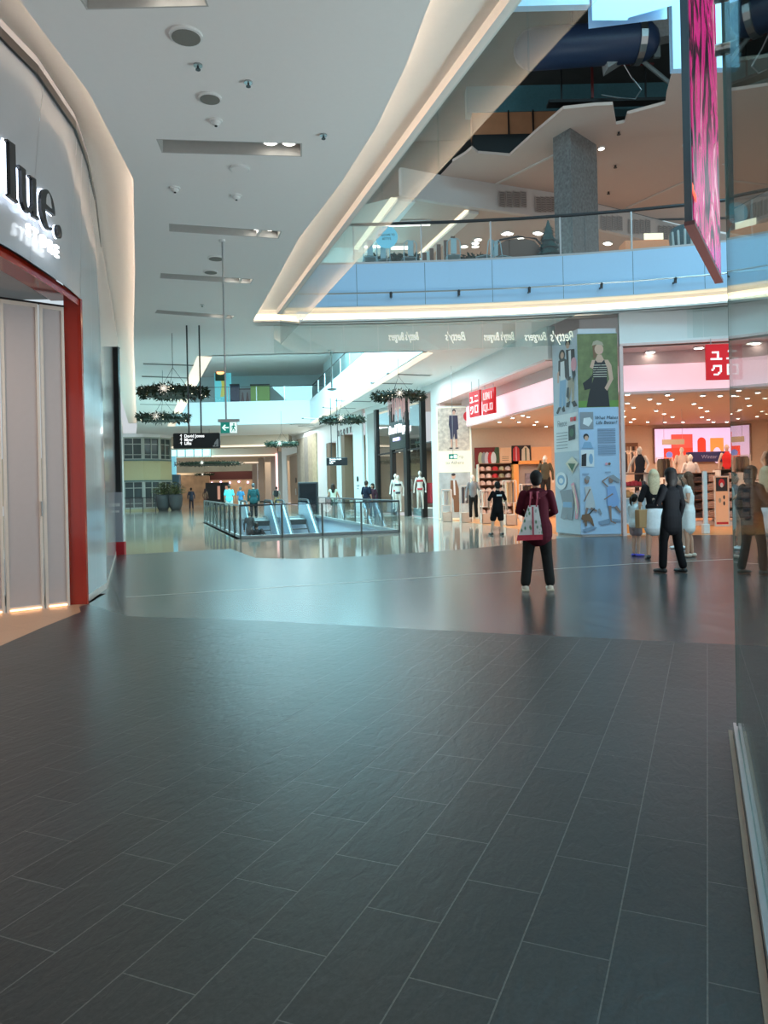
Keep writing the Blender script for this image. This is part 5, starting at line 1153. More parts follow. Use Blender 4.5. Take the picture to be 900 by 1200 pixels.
# low display front at left of right opening
t = thing('display_table', 'low display front with a printed panel above an orange strip behind the child', 'display table', (D(743.5,628,21.75).x,21.75,0)); wD = 28*21.75/FL
b = MB(); b.box(-wD/2,wD/2,0,.9,.0,1.02); b.build('body', mat('table_body', (.7,.6,.55), .5), t); b = MB(); b.box(-wD/2,wD/2,-.03,0,.34,1.02); b.build('printed_panel', mat('print_panel_blue', (.42,.52,.58), .5, var=.6, scale=5), t); b = MB(); b.box(-wD/2+.03,wD/2-.03,-.02,0,.04,.30); tag(b.build('orange_strip', mat('orange_panel', (.85,.28,.06), .5, emit=.2), t), 'orange strip')
b = MB(); b.box(-wD/2-.02,-wD/2+.02,-.05,.0,0,1.05); b.box(wD/2-.02,wD/2+.02,-.05,.0,0,1.05); b.box(-wD/2,wD/2,-.05,.0,.30,.34); b.box(-wD/2,wD/2,-.05,.0,1.02,1.06); b.box(-wD/2,wD/2,-.05,.0,0,.03); b.build('frame', M_wframe, t)
t = thing('goods_shelf', 'dark wooden shelf of small accessories above the low display front', 'display shelf', (D(741,585,23.2).x,23.2,0)); 
for z in (1.0,1.35,1.75): b = MB(); b.box(-.45,.45,-.2,.2,z,z+.04); b.build('shelf', M_shelfm, t)
for s in (-1,1): b = MB(); b.box(s*.45-.02,s*.45+.02,-.2,.2,0,1.8); b.build('side_panel', M_wframe, t)
rnd = random.Random(4)
for k in range(14):
    b = MB(); x = -.4+.8*((k*5)%7)/6.6; z = (1.04,1.39)[k%2]; hh_ = rnd.uniform(.12,.24); b.bbox(x-.06,x+.06,-.1,.1,z,z+hh_,.02)
    o = b.build('accessory_box', [M_caps[0],M_caps[2],M_wood,M_fold[2]][k%4]); o.location = Vector(o.location)+Vector((t.location.x,23.2,0)); tag(o, 'small accessory, %s on the %s board of the dark wooden shelf' % (ORD[((k*5)%7)], ['lower','middle'][k%2]), 'accessory', 'accessories on the dark wooden shelf')
# upper tables with placards and clothing rails deeper inside
t = thing('display_table', 'long pale display table with white placards behind the group', 'display table', (D(805,570,27.5).x,27.5,0)); b = MB(); b.box(-1.9,1.9,-.5,.5,1.25,1.33); b.build('table_top', M_wframe, t)
for s in (-1,1): b = MB(); b.box(s*1.8-.04,s*1.8+.04,-.45,.45,0,1.25); b.build('leg', M_wframe, t)
for i,x in enumerate((-1.2,-.2,.9)):
    q = thing('placard', ['white placard at the left end of the pale display table','white placard in the middle of the pale display table','white placard at the right of the pale display table'][i], 'placard', (t.location.x+x,27.15,1.35), 0, 'white placards'); b = MB(); b.box(-.45,.45,0,.03,0,.30); b.build('board', pm('placard_cream', (.8,.66,.56), .2), q); b = MB(); b.box(-.3,.1,-.004,0,.12,.16); b.box(.2,.3,-.004,0,.06,.24); b.build('print', BRN, q)
def hrail(label, short, px, Y, z, cols):
    p = D(px,560,Y); t = thing('garment_rail', label, 'garment rail', (p.x,Y,0)); n = len(cols); W_ = n*.09
    b = MB(); b.tube([(-W_/2-.1,0,z),(W_/2+.1,0,z)], .015, 6); b.build('bar', M_wframe, t)
    for s in (-1,1): b = MB(); b.box(s*(W_/2+.1)-.02,s*(W_/2+.1)+.02,-.02,.02,0,z); b.build('leg', M_wframe, t)
    for i, cc in enumerate(cols):
        b = MB(); x = -W_/2+.045+.09*i; b.prism([(x-.03,z-.85),(x+.03,z-.85),(x+.035,z-.14),(x+.006,z-.04),(x-.006,z-.04),(x-.035,z-.14)], -.22, .22); o = b.build('hanging_garment', mat('garment_%d%d%d'%tuple(int(v*99) for v in cc), cc, .8)); o.location = Vector(o.location)+Vector((p.x,Y,0)); tag(o, '%s garment on the %s' % (ORD[i], short), 'garment', 'garments on the %s' % short)
hrail('garment rail with cream and black clothes at the left of the right opening', 'rail of cream and black clothes', 736, 30.5, 2.75, [(.6,.45,.35),(.06,.05,.05),(.5,.35,.25),(.65,.5,.4),(.1,.08,.08),(.6,.4,.3)])
hrail('garment rail with dark clothes below the lavender screen', 'rail of dark clothes below the screen', 779, 30, 2.45, [(.10,.10,.08),(.06,.05,.05),(.12,.1,.08),(.05,.05,.04),(.55,.35,.28)])
hrail('garment rail with pink clothes at the right end below the screen', 'rail of pink clothes', 868, 29, 2.6, [(.7,.42,.36),(.72,.45,.4),(.66,.4,.34),(.7,.5,.42)])
t = thing('hanging_placard', 'thin tan placard hanging in front of the lavender screen', 'placard', (D(789,518,27).x,27,D(789,521,27).z)); b = MB(); b.box(-.40,.40,0,.03,0,.19); b.build('board', mat('tan_board', (.45,.34,.24), .5), t)
for x in (-.33,.33): b = MB(); b.cyl(x,.015,.19,4.1-t.location.z,.006,5); b.build('wire', M_steel, t)
t = thing('counter_banner', 'dark blue banner box with faint lettering below the right part of the screen', 'banner', (D(834,541,31).x,31,D(834,541,31).z)); b = MB(); b.bbox(-.95,.75,0,.3,0,.42,.02); b.build('body', mat('navy_banner', (.03,.035,.13), .4), t); text('lettering', 'Winter', .22, mat('dim_blue_letter', (.3,.3,.5), .5), t, (-.1,-.006,.2), .002)
b = MB(); b.box(-.9,-.85,.1,.2,-t.location.z,0); b.box(.65,.70,.1,.2,-t.location.z,0); b.build('leg', M_wframe, t)
for (x, y, e, s_) in ((9.5,25.5,270,3.0),(13.5,25.0,270,3.0),(8.5,30.5,300,3.2),(13.5,30.5,260,3.2),(5.2,30.0,270,2.4),(5.6,26.5,170,1.6)):
    lamp('shop_ceiling_light', 'AREA', (x,y,4.0), e*.52, (1,.74,.56), s_)

q = D(603,600,33.2); w = D(636,600,33.2).x-q.x
t = thing('fitting_alcove', 'orange framed alcove with a grey picture behind the dark clothes rack', 'alcove', (q.x,33.2,0))
b = MB(); b.box(0,.22,0,.6,0,2.55); b.box(w-.1,w,0,.6,0,2.55); b.box(0,w,0,.6,2.4,2.55); tag(b.build('frame', mat('orange_wood', (.66,.28,.07), .45), t), 'orange frame')
b = MB(); b.box(.22,w-.1,.3,.6,0,2.4); b.build('back_panel', mat('alcove_grey', (.30,.27,.26), .6), t)
b = MB(); b.box(.55,w-.2,.26,.3,1.2,2.0); b.build('picture', mat('alcove_picture', (.16,.15,.20), .5, var=.8, scale=7), t)
for j, (x, z) in enumerate(((.3,.5),(.7,.5),(1.05,.5))):
    b = MB(); b.bbox(x-.15,x+.15,-.1,.2,.14,.14+.3+.12*j,.02); o = b.build('goods_bin', [M_caps[0],M_wood,M_caps[1]][j]); o.location = Vector(o.location)+Vector((q.x,33.0,-.14)); tag(o, '%s low goods bin in front of the orange framed alcove' % ORD[j], 'bin', 'goods bins by the alcove')
# ================================================================ upper level: ceiling with ragged opening, bulkhead, column, furniture
ZC = 13.3
M_uc = mat('upper_ceiling_paint', (.66,.52,.46), .65, var=.03); M_bulk = mat('bulkhead_paint', (.66,.62,.60), .6, var=.02)
def q2(px, py, Z): p = G(px,py,Z); return (p.x,p.y)
cp = [q2(x,y,ZC) for x,y in ((530,190),(545,181),(553,174),(560,180),(597,183),(628,155),(660,128),(697,124),(718,123),(722,146),(732,144),(735,134),(780,122),(781,112),(788,85),(812,82),(860,72),(960,60),(960,290),(800,264),(650,226),(516,205))]
b = MB(); b.poly([cp], ZC, up=False)
for i in range(17): 
    a, c = cp[i], cp[i+1]; b.quad((a[0],a[1],ZC),(c[0],c[1],ZC),(c[0],c[1],ZC+.10),(a[0],a[1],ZC+.10))
struct(b.build('ceiling', M_uc, recenter=False))
# left part of the ceiling toward the void edge (grey)
bk0, bk1, bk2, bk3 = [q2(*v,ZC) for v in ((470,196),(516,205),(650,226),(800,265))]
bk4 = q2(960,295,ZC)
b = MB(); b.wall([bk0,bk1,bk2,bk3,bk4], ZC-1.05, ZC, .2); struct(b.build('wall_upper_bulkhead', M_bulk, recenter=False))
b = MB(); b.poly([[bk0,bk1,bk2,bk3,bk4,(34,58),(-6,58),(-3.0,30)]], ZC-1.04, up=False); struct(b.build('ceiling', mat('low_upper_ceiling', (.62,.52,.46), .6), recenter=False))
b = MB(); b.box(1,34,57,57.3,Z2,ZC); b.box(2,5.5,40,40.3,Z2,Z2+2.6); struct(b.build('wall_upper_back', mat('upper_back_wall', (.42,.28,.19), .6, var=.3, scale=.5), recenter=False))
# cove troughs in the low ceiling, running along the mall
ZL = ZC-1.05
M_cov = mat('upper_cove', (1,.88,.7), .5, emit=1.1, ecol=(1,.84,.62))
for i, (a, c, w) in enumerate((((458,231),(413,292),1.0),((545,246),(490,297),.6))):
    A = G(a[0],a[1],ZL); B_ = G(c[0],c[1],ZL); d = (B_-A).normalized(); nn = Vector((d.y,-d.x,0))
    b = MB(); b.wall([(A.x,A.y),(B_.x,B_.y)], ZL-.02, ZL+.0, -w*.25); struct(b.build('trim_14', M_cov, recenter=False))
    b = MB(); A2_ = A+nn*w*.25; B2_ = B_+nn*w*.25; b.wall([(A2_.x,A2_.y),(B2_.x,B2_.y)], ZL-.12, ZL, -w*.7); struct(b.build('trim_14', M_ceil2, recenter=False))
for i, (pxc, py, w, l) in enumerate(((478,260,54,'long bright linear ceiling light above the blue round sign'),(437,286,22,'short bright linear light left of the blue round sign bottom'),(471,288,26,'short bright linear light below the blue round sign'))):
    p = G(pxc,py,ZL); wm = w*p.y/FL
    if p.y > 56: p = p*(55/p.y); wm = w*55/FL
    t = thing('linear_light', l, 'linear light', (p.x,p.y,ZL-.12), 0, 'linear lights upstairs'); b = MB(); b.box(-wm/2,wm/2,-.2,.2,.04,.12); b.build('housing', M_white, t); b = MB(); b.box(-wm/2+.03,wm/2-.03,-.17,.17,.0,.04); b.build('diffuser', mat('linear_diffuser', (1,1,.95), .4, emit=2.2, ecol=(1,.95,.85)), t)
# grilles
for gi, (xa, xb, ya) in enumerate(((583,617,235),(627,651,241),(703,729,263),(735,762,267),(771,792,274))):
    for k in range(4):
        px = xa+(xb-xa)*(k+.5)/4; s0, s1 = (bk1,bk2) if px < 650 else (bk2,bk3); p = L(px, ya, s0, s1); d = (Vector(s1)-Vector(s0)).normalized()
        t = thing('air_grille', 'square louvred air grille, %s of four in the %s group along the upstairs bulkhead' % (['first','second','third','last'][k], ['leftmost','second','third','fourth','rightmost'][gi]), 'air grille', (p.x+d.y*.03,p.y-d.x*.03-.02,p.z-.28), math.atan2(d.y,d.x), 'air grilles of the upstairs bulkhead')
        b = MB(); b.box(-.14,.14,-.02,.0,0,.62); b.build('frame', mat('grille_frame', (.45,.40,.38), .5), t); b = MB(); [b.box(-.11,.11,-.035,-.02,.03+.065*j,.055+.065*j) for j in range(9)]; b.build('louvre', mat('grille_louvre', (.16,.14,.13), .5), t)
# ceiling beam lines and downlights
b = MB()
for a, c in (((578,216),(650,180)),((733,243),(812,207)),((846,192),(862,186))): A = G(*a,ZC); B_ = G(*c,ZC); b.wall([(A.x,A.y),(B_.x,B_.y)], ZC-.04, ZC, .10)
struct(b.build('trim_15', M_bulk, recenter=False))
for px, py, l in ((704.5,173,'upstairs downlight beside the top of the granite column'),(804,169,'upstairs downlight just left of the video screen')):
    p = G(px,py,ZC); t = thing('downlight', l, 'downlight', (p.x,p.y,ZC-.05), 0, 'upstairs ceiling downlights'); b = MB(); b.cyl(0,0,0,.05,.13,12); b.build('housing', M_white, t); b = MB(); b.cyl(0,0,-.01,0,.10,12); b.build('lens', M_down, t)
for i,(px, py) in enumerate(((557,284),(560,280),(544,294),(592,273),(594,272),(597,273),(629,272),(632,273),(688,308),(711,284),(713,285),(557,300),(610,279),(826,262))):
    p = G(px,py,ZL) if py < 290 else G(px,288,ZL)
    if p.y > 55: p = p*(54/p.y)
    t = thing('downlight', 'warm twin-like downlight in the low food court ceiling behind the balustrade', 'downlight', (p.x,p.y,ZL-.05), 0, 'downlights of the low food court ceiling'); b = MB(); b.cyl(0,0,0,.05,.2,10); b.build('housing', M_white, t); b = MB(); b.cyl(0,0,-.01,0,.15,10); b.build('lens', M_down, t)
for px, py, sl in ((721,194,'lower right of'),(725,155,'level with the top of'),(713,225,'just above the handrail right of')):
    p = G(px,py,ZC); t = thing('sprinkler_head', 'tiny dark ceiling sprinkler upstairs, %s the granite column' % sl, 'sprinkler', (p.x,p.y,ZC-.08), 0, 'upstairs sprinklers'); b = MB(); b.cyl(0,0,0,.08,.04,8); b.cyl(0,0,-.01,0,.07,8); b.build('nozzle', M_dsteel, t)
# granite column
pL, pC, pR = D(651,300,25.6), D(675,300,24.9), D(702,300,26.2)
b = MB(); b.slab([[(pL.x,pL.y),(pC.x-.1,pC.y),(pR.x,pR.y),(pR.x-.5,pR.y+1.2),(pL.x+.3,pL.y+1.3)]], Z2, ZC); 
g_ = mat('granite', (.15,.155,.155), .45, var=.85, scale=11); t = b.build('granite_column', g_); tag(t, 'grey speckled granite column upstairs reaching the torn ceiling', 'column')
# plenum above the ragged opening
M_slab = mat('dark_concrete', (.055,.065,.065), .8, var=.4, scale=1.2); M_duct = mat('navy_duct', (.02,.04,.09), .4, var=.2); M_cop = mat('copper_board', (.50,.24,.12), .5, var=.25, scale=2); M_teal = mat('teal_duct_wrap', (.07,.20,.24), .5, var=.2)
b = MB(); b.box(-3,18,15.5,34,17.0,17.3); b.box(-3,18,33.7,34,ZC,17); b.box(16,16.3,15,34,ZC+.2,17); b.poly([[(.5,17.2),(5,15.0),(16,15.0),(16,20.5),(5.5,23)]],16.4,up=False); struct(b.build('ceiling', M_slab, recenter=False))
def inz(px, py, Z): return G(px, py, Z)
t = thing('air_duct', 'large dark navy round air duct inside the torn ceiling', 'duct', inz(700,52,15.4)); b = MB(); b.tube([(-2.0,.2,0),(1.3,-.1,0)], .62, 20); b.build('duct_body', M_duct, t, smooth=True); b = MB(); b.tube([(1.15,-.1,0),(1.35,-.1,0)], .68, 20, cap=False); b.build('flange', M_steel, t)
b = MB(); b.box(-.8,-.75,0,.05,.5,1.6); b.box(.7,.75,0,.05,.5,1.6); b.build('hanger', M_dsteel, t)
pA, pB = L(567,156,(3.2,27.5),(9,27.5)), L(662,125,(3.2,27.5),(9,27.5))
t = thing('copper_panel', 'copper orange duct board showing in the left end of the torn ceiling', 'duct board', (pA.x-.4,27.6,ZC+.75)); Lc = pB.x-pA.x+.4
b = MB(); b.box(0,Lc,0,.5,.3,1.15); b.build('board', M_cop, t); b = MB(); b.box(-.2,Lc+5,-.05,.5,1.15,2.1); b.build('teal_wrap', M_teal, t); b = MB(); [b.box(x,x+.05,-.06,-.0,.25,1.2) for x in (1.3,2.2,3.3)]; b.box(0,Lc+.3,-.1,.4,-.45,.3); b.build('seam', M_black, t)
t = thing('cable_tray', 'dark cable tray with a loose looping wire in the torn ceiling', 'cable tray', inz(735,118,14.2)); b = MB(); b.box(-2.6,1.6,0,.4,0,.10); b.box(-2.2,-2.15,0,.05,.1,1.4); b.box(.6,.65,0,.05,.1,1.4); b.build('tray', M_black, t)
b = MB(); b.tube([(-.2,-.2,1.2),(.1,-.25,.6),(.4,-.2,.25),(.2,-.2,-.05),(-.4,-.2,0),(-.9,-.2,.1)], .025, 6); b.build('loose_wire', M_steel, t)
b = MB(); b.box(-1.2,-1.12,-.05,0,.1,1.2); b.box(-1.2,.9,-.05,0,1.15,1.22); b.build('red_pipe', mat('dark_red_pipe', (.12,.02,.02), .4), t)
t = thing('steel_brace', 'grey diagonal brace near the right edge of the torn ceiling', 'brace', inz(770,75,15)); b = MB(); b.tube([(-1.4,0,.9),(1.0,.4,-.8)], .07, 6); b.build('strut', mat('brace_grey', (.22,.26,.26), .5), t)
b = MB(); b.box(-.1,.1,-.05,.05,.2,1.5); b.build('plate', MATS['brace_grey'], t)
t = thing('concrete_beam', 'angled pale concrete beam at the upper right of the torn ceiling', 'beam', inz(760,45,15.5)); b = MB(); b.add([(-1.3,0,-.9),(.2,0,.0),(1.2,0,.2),(1.2,0,1.0),(-.2,0,1.0),(-1.4,0,-.1),(-1.3,.5,-.9),(.2,.5,.0),(1.2,.5,.2),(1.2,.5,1.0),(-.2,.5,1.0),(-1.4,.5,-.1)], [(0,1,4,5),(1,2,3,4),(11,10,7,6),(10,9,8,7),(0,6,7,1),(1,7,8,2),(5,4,10,11),(4,3,9,10),(0,5,11,6),(2,8,9,3)]); b.build('beam_body', mat('pale_concrete', (.28,.30,.30), .7, var=.3), t)
# pale blue panels at the top of the opening and beside the screen
a, c = D(694,24,16.2), D(788,12,16.2); b = MB(); b.add([(a.x,16.2,a.z),(D(735,24,16.2).x,16.2,D(735,24,16.2).z),(D(736,21,16.2).x,16.2,D(736,21,16.2).z),(c.x,16.2,c.z+.1),(c.x,16.2,c.z+2.5),(a.x,16.2,c.z+2.5)], [(0,1,2,3,4,5)]); b.add([(a.x,16.5,a.z),(c.x,16.5,c.z),(c.x,16.5,c.z+2.5),(a.x,16.5,c.z+2.5)],[(3,2,1,0)])
b.box(D(789,80,16.8).x, D(866,70,16.8).x, 16.8,17.0, D(820,80,16.8).z, D(800,0,16.8).z+1.5); b.box(D(560,5,16.2).x-1.0, a.x-.05, 16.2, 16.4, D(660,6,16.2).z, D(660,0,16.2).z+2)
t = b.build('wall_upper_fascia', M_fas, recenter=False); struct(t)
# ---------------------------------------------------------------- food court furniture by the balustrade
M_ch = mat('pale_blue_metal', (.42,.62,.70), .35, metal=.2); M_ch2 = mat('white_metal_chair', (.6,.68,.7), .35)
def cafe_chair():
    t = thing('cafe_chair', '', 'chair'); b = MB(); b.bbox(-.21,.21,-.21,.21,.44,.47,.012); b.build('seat', M_ch, t)
    for sx_ in (-1,1):
        for sy_ in (-1,1): b = MB(); b.tube([(sx_*.18,sy_*.18,.45),(sx_*.23,sy_*.23,0)], .014, 6); b.build('leg', M_ch, t)
    b = MB(); b.tube([(-.20,-.20,.45),(-.19,-.25,.84),(-.10,-.26,.93),(.10,-.26,.93),(.19,-.25,.84),(.20,-.20,.45)], .014, 6); b.build('back_frame', M_ch, t); b = MB(); b.bbox(-.085,.085,-.265,-.25,.47,.92,.004); b.build('back_slat', M_ch, t); return t
ch0 = cafe_chair(); first = True
for px, Y, rz, l in ((433,22.6,.1,'pale blue cafe chair at the left end of the upstairs balustrade'),(451,22.9,-.2,'second pale blue cafe chair from the left, below the blue round sign'),(479,22.7,.2,'pale blue cafe chair right of the blue round sign'),(531,22.6,0,'pale blue cafe chair alone between two balustrade posts'),(568,22.7,.9,'pale blue cafe chair turned sideways left of the brown booth'),(589,22.8,-1,'small cafe chair tucked by the brown booth')):
    p = D(px,300,Y); loc = (p.x,Y,Z2)
    if first: ch0.location = loc; ch0.rotation_euler.z = rz; ch0['label'] = l; ch0['group'] = 'cafe chairs upstairs'; first = False
    else: dup(ch0, loc, rz, l)
M_hedge = mat('hedge_green', (.02,.07,.05), .6, var=.6, scale=10)
def hedge(label, px0, px1, Y, h, seed, name='planter_hedge', cat='hedge'):
    a = D(px0,300,Y).x; c = D(px1,300,Y).x; rnd = random.Random(seed); t = thing(name, label, cat, ((a+c)/2,Y,Z2)); w = (c-a)/2
    b = MB(); b.bbox(-w,w,-.2,.2,0,.45,.02); b.build('trough', M_dark, t); b = MB().use(M_hedge)
    for i in range(500):
        c0_ = Vector((rnd.uniform(-w,w), rnd.uniform(-.3,.3), .4+(h-.4)*rnd.random()*(1-.3*abs(math.sin(i))))); d = Vector((rnd.uniform(-1,1),rnd.uniform(-1,1),rnd.uniform(-.3,1))).normalized()*.12; s = Vector((d.z,d.x,-d.y))*.4
        b.add([c0_-d,c0_+s,c0_+d,c0_-s],[(0,1,2),(0,2,3)])
    b.bbox(-w*.95,w*.95,-.2,.2,.4,h*.8,.08); b.build('foliage', None, t)
hedge('low dark green hedge trough behind the pale blue chairs upstairs', 428, 490, 23.4, .85, 1); hedge('low dark hedge trough left of the brown booth upstairs', 540, 572, 23.4, .7, 2)
p = D(643,300,22.9); rnd = random.Random(9); t = thing('small_fir_tree', 'dark teal small fir tree between the booth and the granite column', 'fir tree', (p.x,22.9,Z2)); b = MB(); b.cyl(0,0,0,.4,.10,10); b.build('pot', M_dark, t); b = MB().use(mat('teal_fir', (.01,.09,.09), .6, var=.5))
for k in range(5): b.lathe([(.02,.3+.22*k+.42),(.46-.08*k,.3+.22*k)], n=14)
for i in range(260): z = rnd.uniform(.3,1.45); r = .48*(1.6-z)/1.3; a_ = rnd.uniform(0,6.28); c0_ = Vector((r*math.cos(a_),r*math.sin(a_),z)); d = Vector((math.cos(a_),math.sin(a_),-.3))*.10; s = Vector((-math.sin(a_),math.cos(a_),0))*.03; b.add([c0_-d*.3+s,c0_+d,c0_-d*.3-s],[(0,1,2)])
b.build('foliage', None, t)
t = thing('booth', 'brown arched booth counter with lights behind the balustrade', 'booth', (D(607,300,23.2).x,23.2,Z2)); t.scale = (.85,.8,.80); M_bth = mat('booth_brown', (.16,.08,.05), .4)
b = MB(); b.prism([(-.85,0),(.85,0),(.85,1.05),(.6,1.35),(.2,1.45),(-.4,1.42),(-.75,1.2)], 0, .12); b.build('back_panel', M_bth, t); b = MB(); b.box(-.7,.7,-.4,.0,.40,.46); b.build('bench', mat('bench_tan', (.45,.25,.14), .5), t); b = MB(); b.tube([(-.9,-.05,0),(-.9,-.05,1.05),(-.65,-.05,1.4),(0,-.05,1.52),(.65,-.05,1.42),(.9,-.05,1.1),(.9,-.05,0)], .04, 8); b.build('arch_trim', M_black, t)
t = thing('barrel_seat', 'rounded white and teal striped barrel seat left of the video screen', 'barrel seat', (D(803,280,22.0).x,22.0,Z2)); b = MB(); b.lathe([(.30,0),(.42,.35),(.46,.75),(.40,.95),(.3,1.0)], n=20); b.build('shell', mat('dark_teal_shell', (.03,.10,.13), .4), t, smooth=True)
for k in range(7): a_ = -PI/2-1.2+.4*k; b = MB(); b.tube([((.31+.005)*math.cos(a_),(.31)*math.sin(a_),.02),(.43*math.cos(a_),.43*math.sin(a_),.35),(.47*math.cos(a_),.47*math.sin(a_),.78)], .035, 6); b.build('white_stripe', M_ch2, t)
t = thing('round_sign', 'round pale blue disc with small lettering on the upstairs balustrade at the left', 'sign', (D(453,278,21.5).x,21.52,D(453,291,21.5).z)); b = MB(); b.prism(ellp(0,.32,.32,.32,28), -.015, .0); b.build('disc', mat('sky_blue_disc', (.22,.62,.80), .4, emit=.15), t)
text('lettering', 'WELCOME TO', .09, M_black, t, (0,-.017,.38), .001, sx=.8); text('lettering', 'THE TERRACE' if False else 'BETTY\'S', .09, M_black, t, (0,-.017,.27), .001, sx=.8)
b = MB(); b.cyl(0,-.006,-.4,.0,.012,6); b.build('stand', M_steel, t)
t = thing('round_sign', 'round pale blue disc partly hidden right of the video screen', 'sign', (D(864,250,20.3).x,20.35,D(864,262,20.3).z)); b = MB(); b.prism(ellp(0,.3,.3,.3,28), -.015, .0); b.build('disc', MATS['sky_blue_disc'], t); b = MB(); b.cyl(0,-.006,-.4,.0,.012,6); b.build('stand', M_steel, t)
t = thing('service_counter', 'warm orange lit counter upstairs right of the granite column', 'counter', (D(766,290,23.4).x,23.4,Z2)); b = MB(); b.bbox(-.9,.9,0,.6,0,1.1,.02); b.build('body', mat('counter_orange', (.7,.25,.1), .4, emit=.25), t); b = MB(); b.box(-.3,.3,-.02,0,1.1,1.3); b.build('lit_panel', M_down if False else mat('soft_panel', (1,.85,.6), .4, emit=.9), t)
t = thing('restaurant_fitout', 'dark brown timber screen upstairs seen behind the second balustrade post', 'timber screen', (D(506,290,25).x,25,Z2)); 
for k in range(7): b = MB(); b.box(-.8+.24*k,-.66+.24*k,0,.15,0,1.1+.13*k); b.build('slat', M_bth, t)
b = MB(); b.box(-.85,.9,.02,.12,.3,.4); b.build('rail', M_bth, t)
# ---------------------------------------------------------------- far upper level behind second void
b = MB(); b.poly([[(-22,50),(4,50),(4,70),(-22,70)]], 10.9, up=False); struct(b.build('ceiling', M_ceil, recenter=False))
M_lime = mat('lime_green_front', (.30,.52,.12), .5, emit=.05); 
def shopbox(label, px0, px1, py0, py1, Y, m_, extra=None, name='upper_shopfront'):
    a = D(px0,py1,Y); c = D(px1,py0,Y); t = thing(name, label, 'shopfront', (a.x,Y,zt_low)); w = c.x-a.x; h = c.z-zt_low
    b = MB(); b.box(0,w,0,.3,0,h); b.build('front', m_, t); b = MB(); b.box(-.03,w+.03,-.05,.0,h-.12,h); b.build('fascia', M_dsteel, t)
    if extra: extra(t, w, h)
    return t
zt_low = 8.0
shopbox('lime green shopfront behind the far upper balustrade', 294, 315.5, 450, 473, 60, M_lime)
shopbox('dark navy shopfront left of the grey patterned one on the far upper level', 270, 280, 450, 472, 60, mat('navy_front', (.02,.05,.12), .4))
def aw(t,w,h): b = MB(); b.prism([(w*.15,.2),(w*.3,h*.8),(w*.38,h*.8),(w*.5,.2),(w*.42,.2),(w*.34,h*.5),(w*.24,.2)], -.05, 0); b.prism([(w*.55,.2),(w*.7,h*.8),(w*.78,h*.8),(w*.9,.2),(w*.82,.2),(w*.74,h*.5),(w*.64,.2)], -.05, 0); b.build('pattern', mat('maroon_letter', (.15,.06,.07), .5), t)
shopbox('grey patterned shopfront left of the lime green one', 280, 293.5, 455, 472, 60.2, mat('grey_front', (.28,.26,.28), .5), aw)
def yl(t,w,h): b = MB(); b.prism([(w*.35,1.0),(w*.45,1.9),(w*.40,2.4),(w*.6,2.3),(w*.7,1.4),(w*.55,1.0)], -.05, 0); b.build('emblem', mat('yellow_emblem', (.7,.7,.15), .4, emit=.3), t)
shopbox('bright cyan shopfront with yellow emblem at the left end of the far upper level', 252, 270, 433, 472, 60.1, mat('cyan_front', (.15,.60,.70), .4, emit=.35, ecol=(.2,.9,1)), yl)
t = thing('orange_lit_sign', 'small glowing orange shape on a dark green board above the cyan shopfront', 'sign', D(258.5,446,59.5)); b = MB(); b.bbox(-.42,.42,0,.15,0,.85,.02); b.build('board', mat('dark_green_board', (.02,.08,.05), .5), t); b = MB(); b.prism(ellp(.0,.62,.3,.14,12)+[], -.04, 0); b.build('glow', mat('orange_glow', (1,.4,.1), .4, emit=3, ecol=(1,.4,.15)), t)
b = MB(); b.box(-20,4,62,62.2,zt_low,10.9); b.wall([(1.9,30),(-4.4,57)], zt_low, 10.9, -.12); struct(b.build('wall_upper_back', mat('teal_white_wall', (.50,.66,.68), .5), recenter=False))
for k in range(6):
    px = 330+k*6.5; p = L(px, 452, (1.8,30),(-4.5,57)); t = thing('upper_window', 'dark framed window, %s on the right side of the far upper void' % ORD[k], 'window', (p.x-.12,p.y,8.9), math.atan2(27,-6.3), 'windows beside the far upper void')
    b = MB(); b.box(-.7,.7,-.05,.05,0,1.4); b.build('frame', M_dsteel, t); b = MB(); b.box(-.45,.45,-.07,.07,.2,1.2); b.build('pane', mat('sky_pane', (.5,.75,.85), .2, emit=.3), t)
